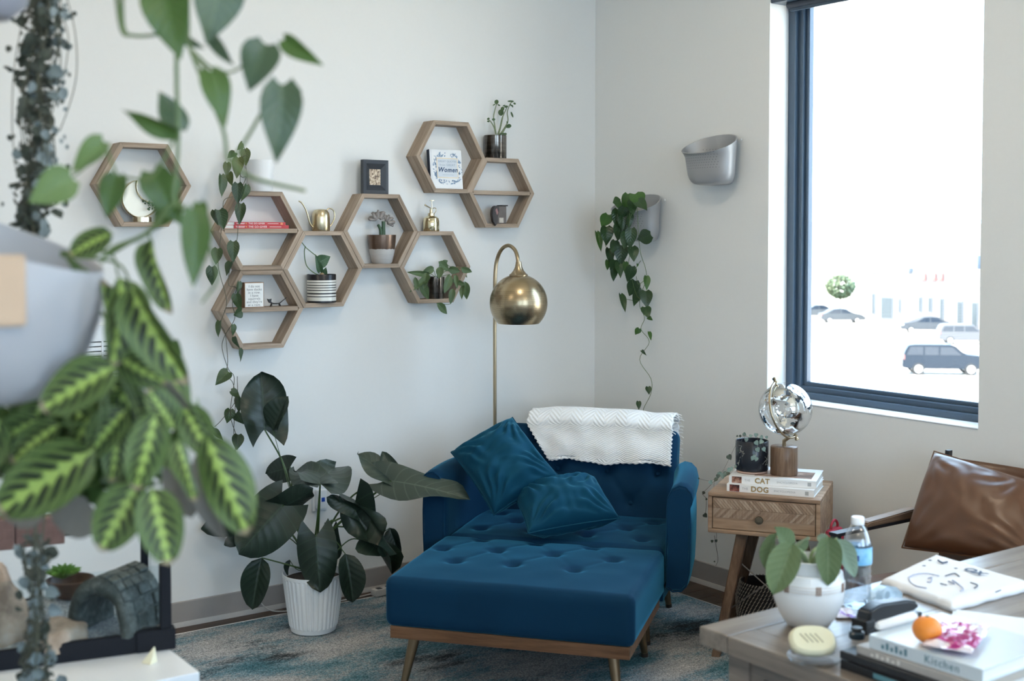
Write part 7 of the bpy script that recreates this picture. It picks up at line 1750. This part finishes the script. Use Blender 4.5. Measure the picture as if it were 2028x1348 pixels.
# dense inner mass, behind the single leaves (uncountable): one stuff part
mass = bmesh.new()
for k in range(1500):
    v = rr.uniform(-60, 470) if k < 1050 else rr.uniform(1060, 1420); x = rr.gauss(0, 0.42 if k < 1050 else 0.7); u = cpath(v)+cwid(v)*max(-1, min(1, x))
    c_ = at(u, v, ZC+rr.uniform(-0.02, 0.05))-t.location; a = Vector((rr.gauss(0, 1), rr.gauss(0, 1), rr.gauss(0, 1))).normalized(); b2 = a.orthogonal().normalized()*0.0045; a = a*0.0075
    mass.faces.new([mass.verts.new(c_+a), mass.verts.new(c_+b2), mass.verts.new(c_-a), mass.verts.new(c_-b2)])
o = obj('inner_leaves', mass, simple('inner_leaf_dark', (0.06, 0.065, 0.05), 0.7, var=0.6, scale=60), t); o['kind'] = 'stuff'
for k in range(58):
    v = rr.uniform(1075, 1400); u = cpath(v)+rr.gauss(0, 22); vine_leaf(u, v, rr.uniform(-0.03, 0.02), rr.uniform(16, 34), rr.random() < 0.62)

# --- white planter with the prayer plant
ZM = 1.42
c0 = at(-30, 640, ZM); t = thing('prayer_plant', 'green prayer plant with striped leaves spilling from a white hanging planter', 'plant', (c0.x, c0.y, c0.z-0.11))
m_wp = simple('white_planter_matte', (0.44, 0.455, 0.49), 0.5, var=0.01)  # white planter standing in shade: the shade is put into this greyer base colour
Rb = 0.129; bm = bmesh.new(); n_ = 56
prof = [(0, -0.108), (0.045, -0.107), (0.075, -0.098), (0.098, -0.078), (0.114, -0.045), (0.124, -0.005), (0.128, 0.035), (0.1295, 0.07), (0.1295, 0.13)]
rings = []
def rimz(a): return 0.094 + 0.055*math.cos(a - math.atan2(-RT.y*-1, -RT.x*-1) - PI)   # high on the left (wall) side, dipping to the right
rta = math.atan2(RT.y, RT.x)
for r, z in prof:
    rings.append([bm.verts.new((r*math.cos(2*PI*i/n_), r*math.sin(2*PI*i/n_), z if z < -0.03 else -0.03+(z+0.03)*(0.118-0.046*math.cos(2*PI*i/n_-rta))/0.16)) for i in range(n_)])
rings.append([bm.verts.new((v.co.x*0.955, v.co.y*0.955, v.co.z-0.001)) for v in rings[-1]]); rings.append([bm.verts.new((v.co.x*0.92, v.co.y*0.92, 0.02)) for v in rings[-1]])
for a, b2 in zip(rings, rings[1:]):
    for i in range(n_): bm.faces.new((a[i], a[(i+1) % n_], b2[(i+1) % n_], b2[i]))
bm.faces.new(rings[-1]); bmesh.ops.remove_doubles(bm, verts=bm.verts, dist=1e-6)
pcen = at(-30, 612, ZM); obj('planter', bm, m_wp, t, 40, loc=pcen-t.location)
# wooden tab on its front
fx_ = Vector((-FW.x+RT.x*0.62, -FW.y+RT.y*0.62, 0)).normalized(); Mx = Matrix.Translation(pcen-t.location) @ frame_M(fx_*0.127+Vector((0, 0, 0.0)), Vector((-fx_.y, fx_.x, 0)), (0, 0, 1))
obj('wooden_tab', nbox(-0.034, 0.020, -0.012, 0.064, -0.006, 0.010, 0.004, M=Mx), simple('tan_wood_tab', (0.55, 0.40, 0.28), 0.6, var=0.06), t)
pole_ = pcen - t.location - RT*0.150
bm = bmesh.new(); tube(bm, [Vector((pole_.x, pole_.y, -t.location.z+0.0115)), Vector((pole_.x, pole_.y, RZ-t.location.z))], 0.014, 16); obj('tension_pole', bm, m_white, t, True)
bm = bmesh.new(); tube(bm, [pole_+Vector((0, 0, 0.04)), pole_+RT*0.03+Vector((0, 0, 0.04))], 0.010, 12); obj('bracket', bm, m_white, t, True)
m_ma = marantamat('prayer_leaf'); ML = [leaf_mesh('prayer_leaf', m_ma, 'oval', f_, d_, 0.15, 10, 14, k) for k, (f_, d_) in enumerate(((0.15, 0.12), (0.05, 0.3), (0.35, 0.2), (-0.12, 0.15)))]
m_mu = leafmat('prayer_underside', (0.20, 0.19, 0.17), (0.25, 0.24, 0.21), 0.6, 0.2, (0.3, 0.3, 0.25), 0.2); MU = leaf_mesh('prayer_leaf', m_mu, 'oval', 0.2, 0.2, 0.1, 8, 8, 9)
m_md = simple('dark_prayer', (0.03, 0.06, 0.02), 0.6)
ml = [  # base, tip, width, depth offset, roll, mesh
 ((186, 890), (-16, 1016), 128, -0.02, 0.1, 0), ((272, 958), (196, 1092), 96, -0.05, 0.1, 0), ((300, 965), (336, 1118), 88, -0.06, -0.05, 0), ((310, 815), (272, 972), 78, -0.08, -0.1, 1), ((408, 862), (484, 1062), 100, -0.03, 0.25, 3),
 ((238, 548), (238, 725), 88, -0.04, -0.5, 2), ((262, 570), (352, 762), 86, -0.05, 0.45, 2), ((228, 725), (74, 808), 98, -0.06, 0.3, 0), ((225, 700), (312, 762), 70, 0.0, 0.4, 1), ((345, 850), (298, 770), 66, 0.0, 0.3, 0),
 ((330, 700), (382, 860), 60, 0.04, -0.4, 1), ((205, 730), (225, 560), 50, 0.02, 0.8, 2), ((120, 840), (10, 905), 80, 0.03, 0.5, 1), ((80, 830), (-30, 880), 80, 0.05, 0.4, 1), ((180, 820), (110, 940), 78, 0.05, 0.6, 3), ((60, 870), (10, 970), 70, 0.06, 0.5, 1),
 ((250, 810), (170, 900), 80, 0.03, 0.4, 0), ((230, 840), (235, 950), 70, 0.05, -0.5, 1), ((290, 820), (345, 930), 74, 0.03, 0.7, 2), ((360, 800), (420, 905), 70, 0.04, -0.2, 0), ((350, 870), (398, 985), 62, -0.02, -0.9, 3), ((150, 870), (60, 920), 70, 0.04, 0.9, 1),
 ((220, 760), (300, 850), 76, 0.05, 0.3, 1), ((270, 770), (200, 840), 70, 0.06, -0.3, 2), ((100, 790), (30, 860), 72, 0.07, 0.3, 1), ((140, 780), (180, 880), 60, 0.07, 0.0, 2), ((300, 690), (320, 800), 60, 0.06, 0.3, 2),
 ((300, 475), (322, 618), 56, 0.02, 0.6, 2), ((222, 462), (134, 494), 62, 0.0, 0.5, 1), ((0, 830), (-60, 960), 90, 0.03, 0.2, 0)]
crn = at(140, 520, ZM+0.06)
for (b_, e_, w_, dz, r_, k) in ml:
    B = at(*b_, ZM+dz); E = at(*e_, ZM+dz-0.02); put_leaf('leaf', ML[k], t, B, E, w_*ZM/FPX, r_)
for (b_, e_, w_, dz, r_) in (((400, 880), (432, 1092), 56, 0.03, 0.6), ((345, 900), (378, 1030), 74, 0.05, 0.1), ((170, 985), (120, 1062), 110, 0.06, 0.2), ((60, 960), (30, 1050), 100, 0.08, 0.2), ((300, 740), (375, 830), 50, 0.03, 0.4)):
    put_leaf('leaf', MU, t, at(*b_, ZM+dz), at(*e_, ZM+dz), w_*ZM/FPX, r_)
for p in ([(120, 500), (215, 500), (235, 548)], [(120, 505), (230, 520), (262, 570)], [(130, 505), (240, 640), (230, 720)], [(130, 505), (300, 640), (360, 760), (410, 862)], [(130, 505), (250, 700), (300, 815)], [(200, 700), (200, 820), (186, 890)], [(220, 700), (280, 860), (272, 958)], [(230, 700), (300, 880), (300, 965)], [(200, 740), (210, 830), (120, 840)], [(215, 505), (285, 465), (300, 475)], [(200, 500), (222, 462)], [(240, 700), (345, 800), (345, 850)], [(420, 900), (470, 960)], [(250, 720), (330, 700)], [(222, 495), (290, 462), (330, 430), (345, 400)]):
    stem(t, [at(u, v, ZM+0.02) for u, v in p], 0.0022, m_stem, 0.0014)
ms = bmesh.new()
for k in range(340):   # unseen-depth filler leaves in the heart of the plant
    u = rr.gauss(170, 110); v = rr.gauss(865, 60)
    if v < 740+max(0, 90-u)*0.55 or v > 1000 or u > 400 or u < -60: continue
    c_ = at(u, v, ZM+0.09+rr.uniform(0, 0.08))-t.location; a = Vector((rr.gauss(0, 1), rr.gauss(0, 1), rr.gauss(0, 1))).normalized(); b2 = a.orthogonal().normalized()*0.012; a = a*0.026
    ms.faces.new([ms.verts.new(c_+a), ms.verts.new(c_+b2), ms.verts.new(c_-a), ms.verts.new(c_-b2)])
o = obj('inner_leaves', ms, simple('inner_prayer_leaf', (0.07, 0.14, 0.03), 0.6, var=0.5, scale=20), t); o['kind'] = 'stuff'

# --- philodendron vines from a pot above the frame
ZV = 1.36
top = at(360, -230, ZV); t = thing('hanging_philodendron', 'bright green heart-leaf vine hanging in the near foreground at upper left', 'plant', (top.x, top.y, top.z))
bowl(t, top+Vector((0, 0, -0.02)), 0.10, 0.12, m_white); hang(t, top+Vector((0, 0, 0.10)), 0.097)
m_pf = leafmat('fresh_philodendron', (0.06, 0.125, 0.028), (0.095, 0.185, 0.038), 0.35, 0.22, (0.2, 0.35, 0.12), 0.25, under=(0.16, 0.26, 0.12)); m_pp = leafmat('pale_philodendron', (0.15, 0.25, 0.085), (0.20, 0.31, 0.12), 0.4, 0.25, (0.3, 0.45, 0.2), 0.2); m_pd = leafmat('deep_philodendron', (0.06, 0.105, 0.055), (0.085, 0.14, 0.075), 0.35, 0.15, (0.2, 0.3, 0.15), 0.25)
PH = {'f': [with_mat(m_, m_pf) for m_ in lf_h], 'p': [with_mat(m_, m_pp) for m_ in lf_h], 'd': [with_mat(m_, m_pd) for m_ in lf_h]}
pv = [((322, -30), (352, 112), 100, 0, 0.2, 'f'), ((438, -40), (415, 82), 104, 0.02, -0.2, 'd'), ((527, 88), (488, 170), 84, 0.0, 0.3, 'd'), ((563, 78), (634, 130), 42, 0.03, 0.3, 'f'), ((558, 168), (550, 318), 86, 0, -0.1, 'd'), ((415, 142), (452, 238), 62, 0.01, -0.3, 'f'),
      ((350, 262), (236, 224), 44, 0, -0.6, 'f'), ((352, 258), (322, 178), 66, 0.02, 0.5, 'd'), ((205, 280), (138, 334), 54, 0.04, 0.3, 'p'), ((142, 352), (55, 400), 78, 0.0, 0.15, 'p'), ((232, 348), (206, 428), 62, 0.03, 0.4, 'f'), ((302, 340), (350, 440), 74, 0.03, 0.2, 'f'), ((385, 418), (386, 570), 62, -0.02, -0.2, 'f'), ((330, 345), (312, 420), 70, 0.05, -0.3, 'f'), ((396, 402), (402, 452), 32, 0.0, 0.2, 'f'), ((350, 400), (300, 452), 60, 0.06, 0.4, 'f'),
      ((415, 60), (450, 130), 40, 0.03, 0.8, 'd'), ((350, 60), (388, 100), 34, 0.04, 0.8, 'd'), ((340, 680), (358, 700), 34, 0.2, 0.2, 'f')]
for i, (b_, e_, w_, dz, r_, k) in enumerate(pv): put_leaf('leaf', PH[k][i % 3], t, at(*b_, ZV+dz), at(*e_, ZV+dz-0.012), w_*ZV/FPX, r_)
for p, r in (([(345, -180), (335, -30), (322, -30)], 0.002), ([(370, -180), (372, 40), (378, 100), (440, 250), (456, 318), (520, 220), (535, 190), (558, 168)], 0.0024), ([(365, -180), (350, 100), (353, 260), (350, 330), (345, 400), (385, 420)], 0.0026), ([(225, -60), (240, 55), (262, 70), (300, 70), (340, 60)], 0.0024), ([(380, 100), (420, 135), (465, 140), (527, 88)], 0.0018), ([(455, 318), (500, 352), (605, 378)], 0.0026), ([(352, 262), (300, 350), (232, 348)], 0.0018), ([(232, 348), (205, 280)], 0.0016), ([(205, 300), (142, 352)], 0.0016), ([(345, 400), (290, 462), (222, 492), (200, 520)], 0.003), ([(385, 420), (430, 540), (400, 600)], 0.0016), ([(380, 110), (415, 142)], 0.0016), ([(240, -80), (243, 40), (250, 66)], 0.0024)):
    stem(t, [at(u, v, ZV+0.01) for u, v in p], r, m_stem, r*0.8, 6, k=6)
# grey pot edge at the very corner
gp_ = at(-52, -26, 1.25); t = thing('hanging_pot', 'grey hanging pot whose rim just enters at the upper left corner', 'pot', (gp_.x, gp_.y, gp_.z-0.03))
bowl(t, gp_+Vector((0, 0, -0.03)), 0.062, 0.08, m_greyp); hang(t, gp_+Vector((0, 0, 0.05)), 0.060)
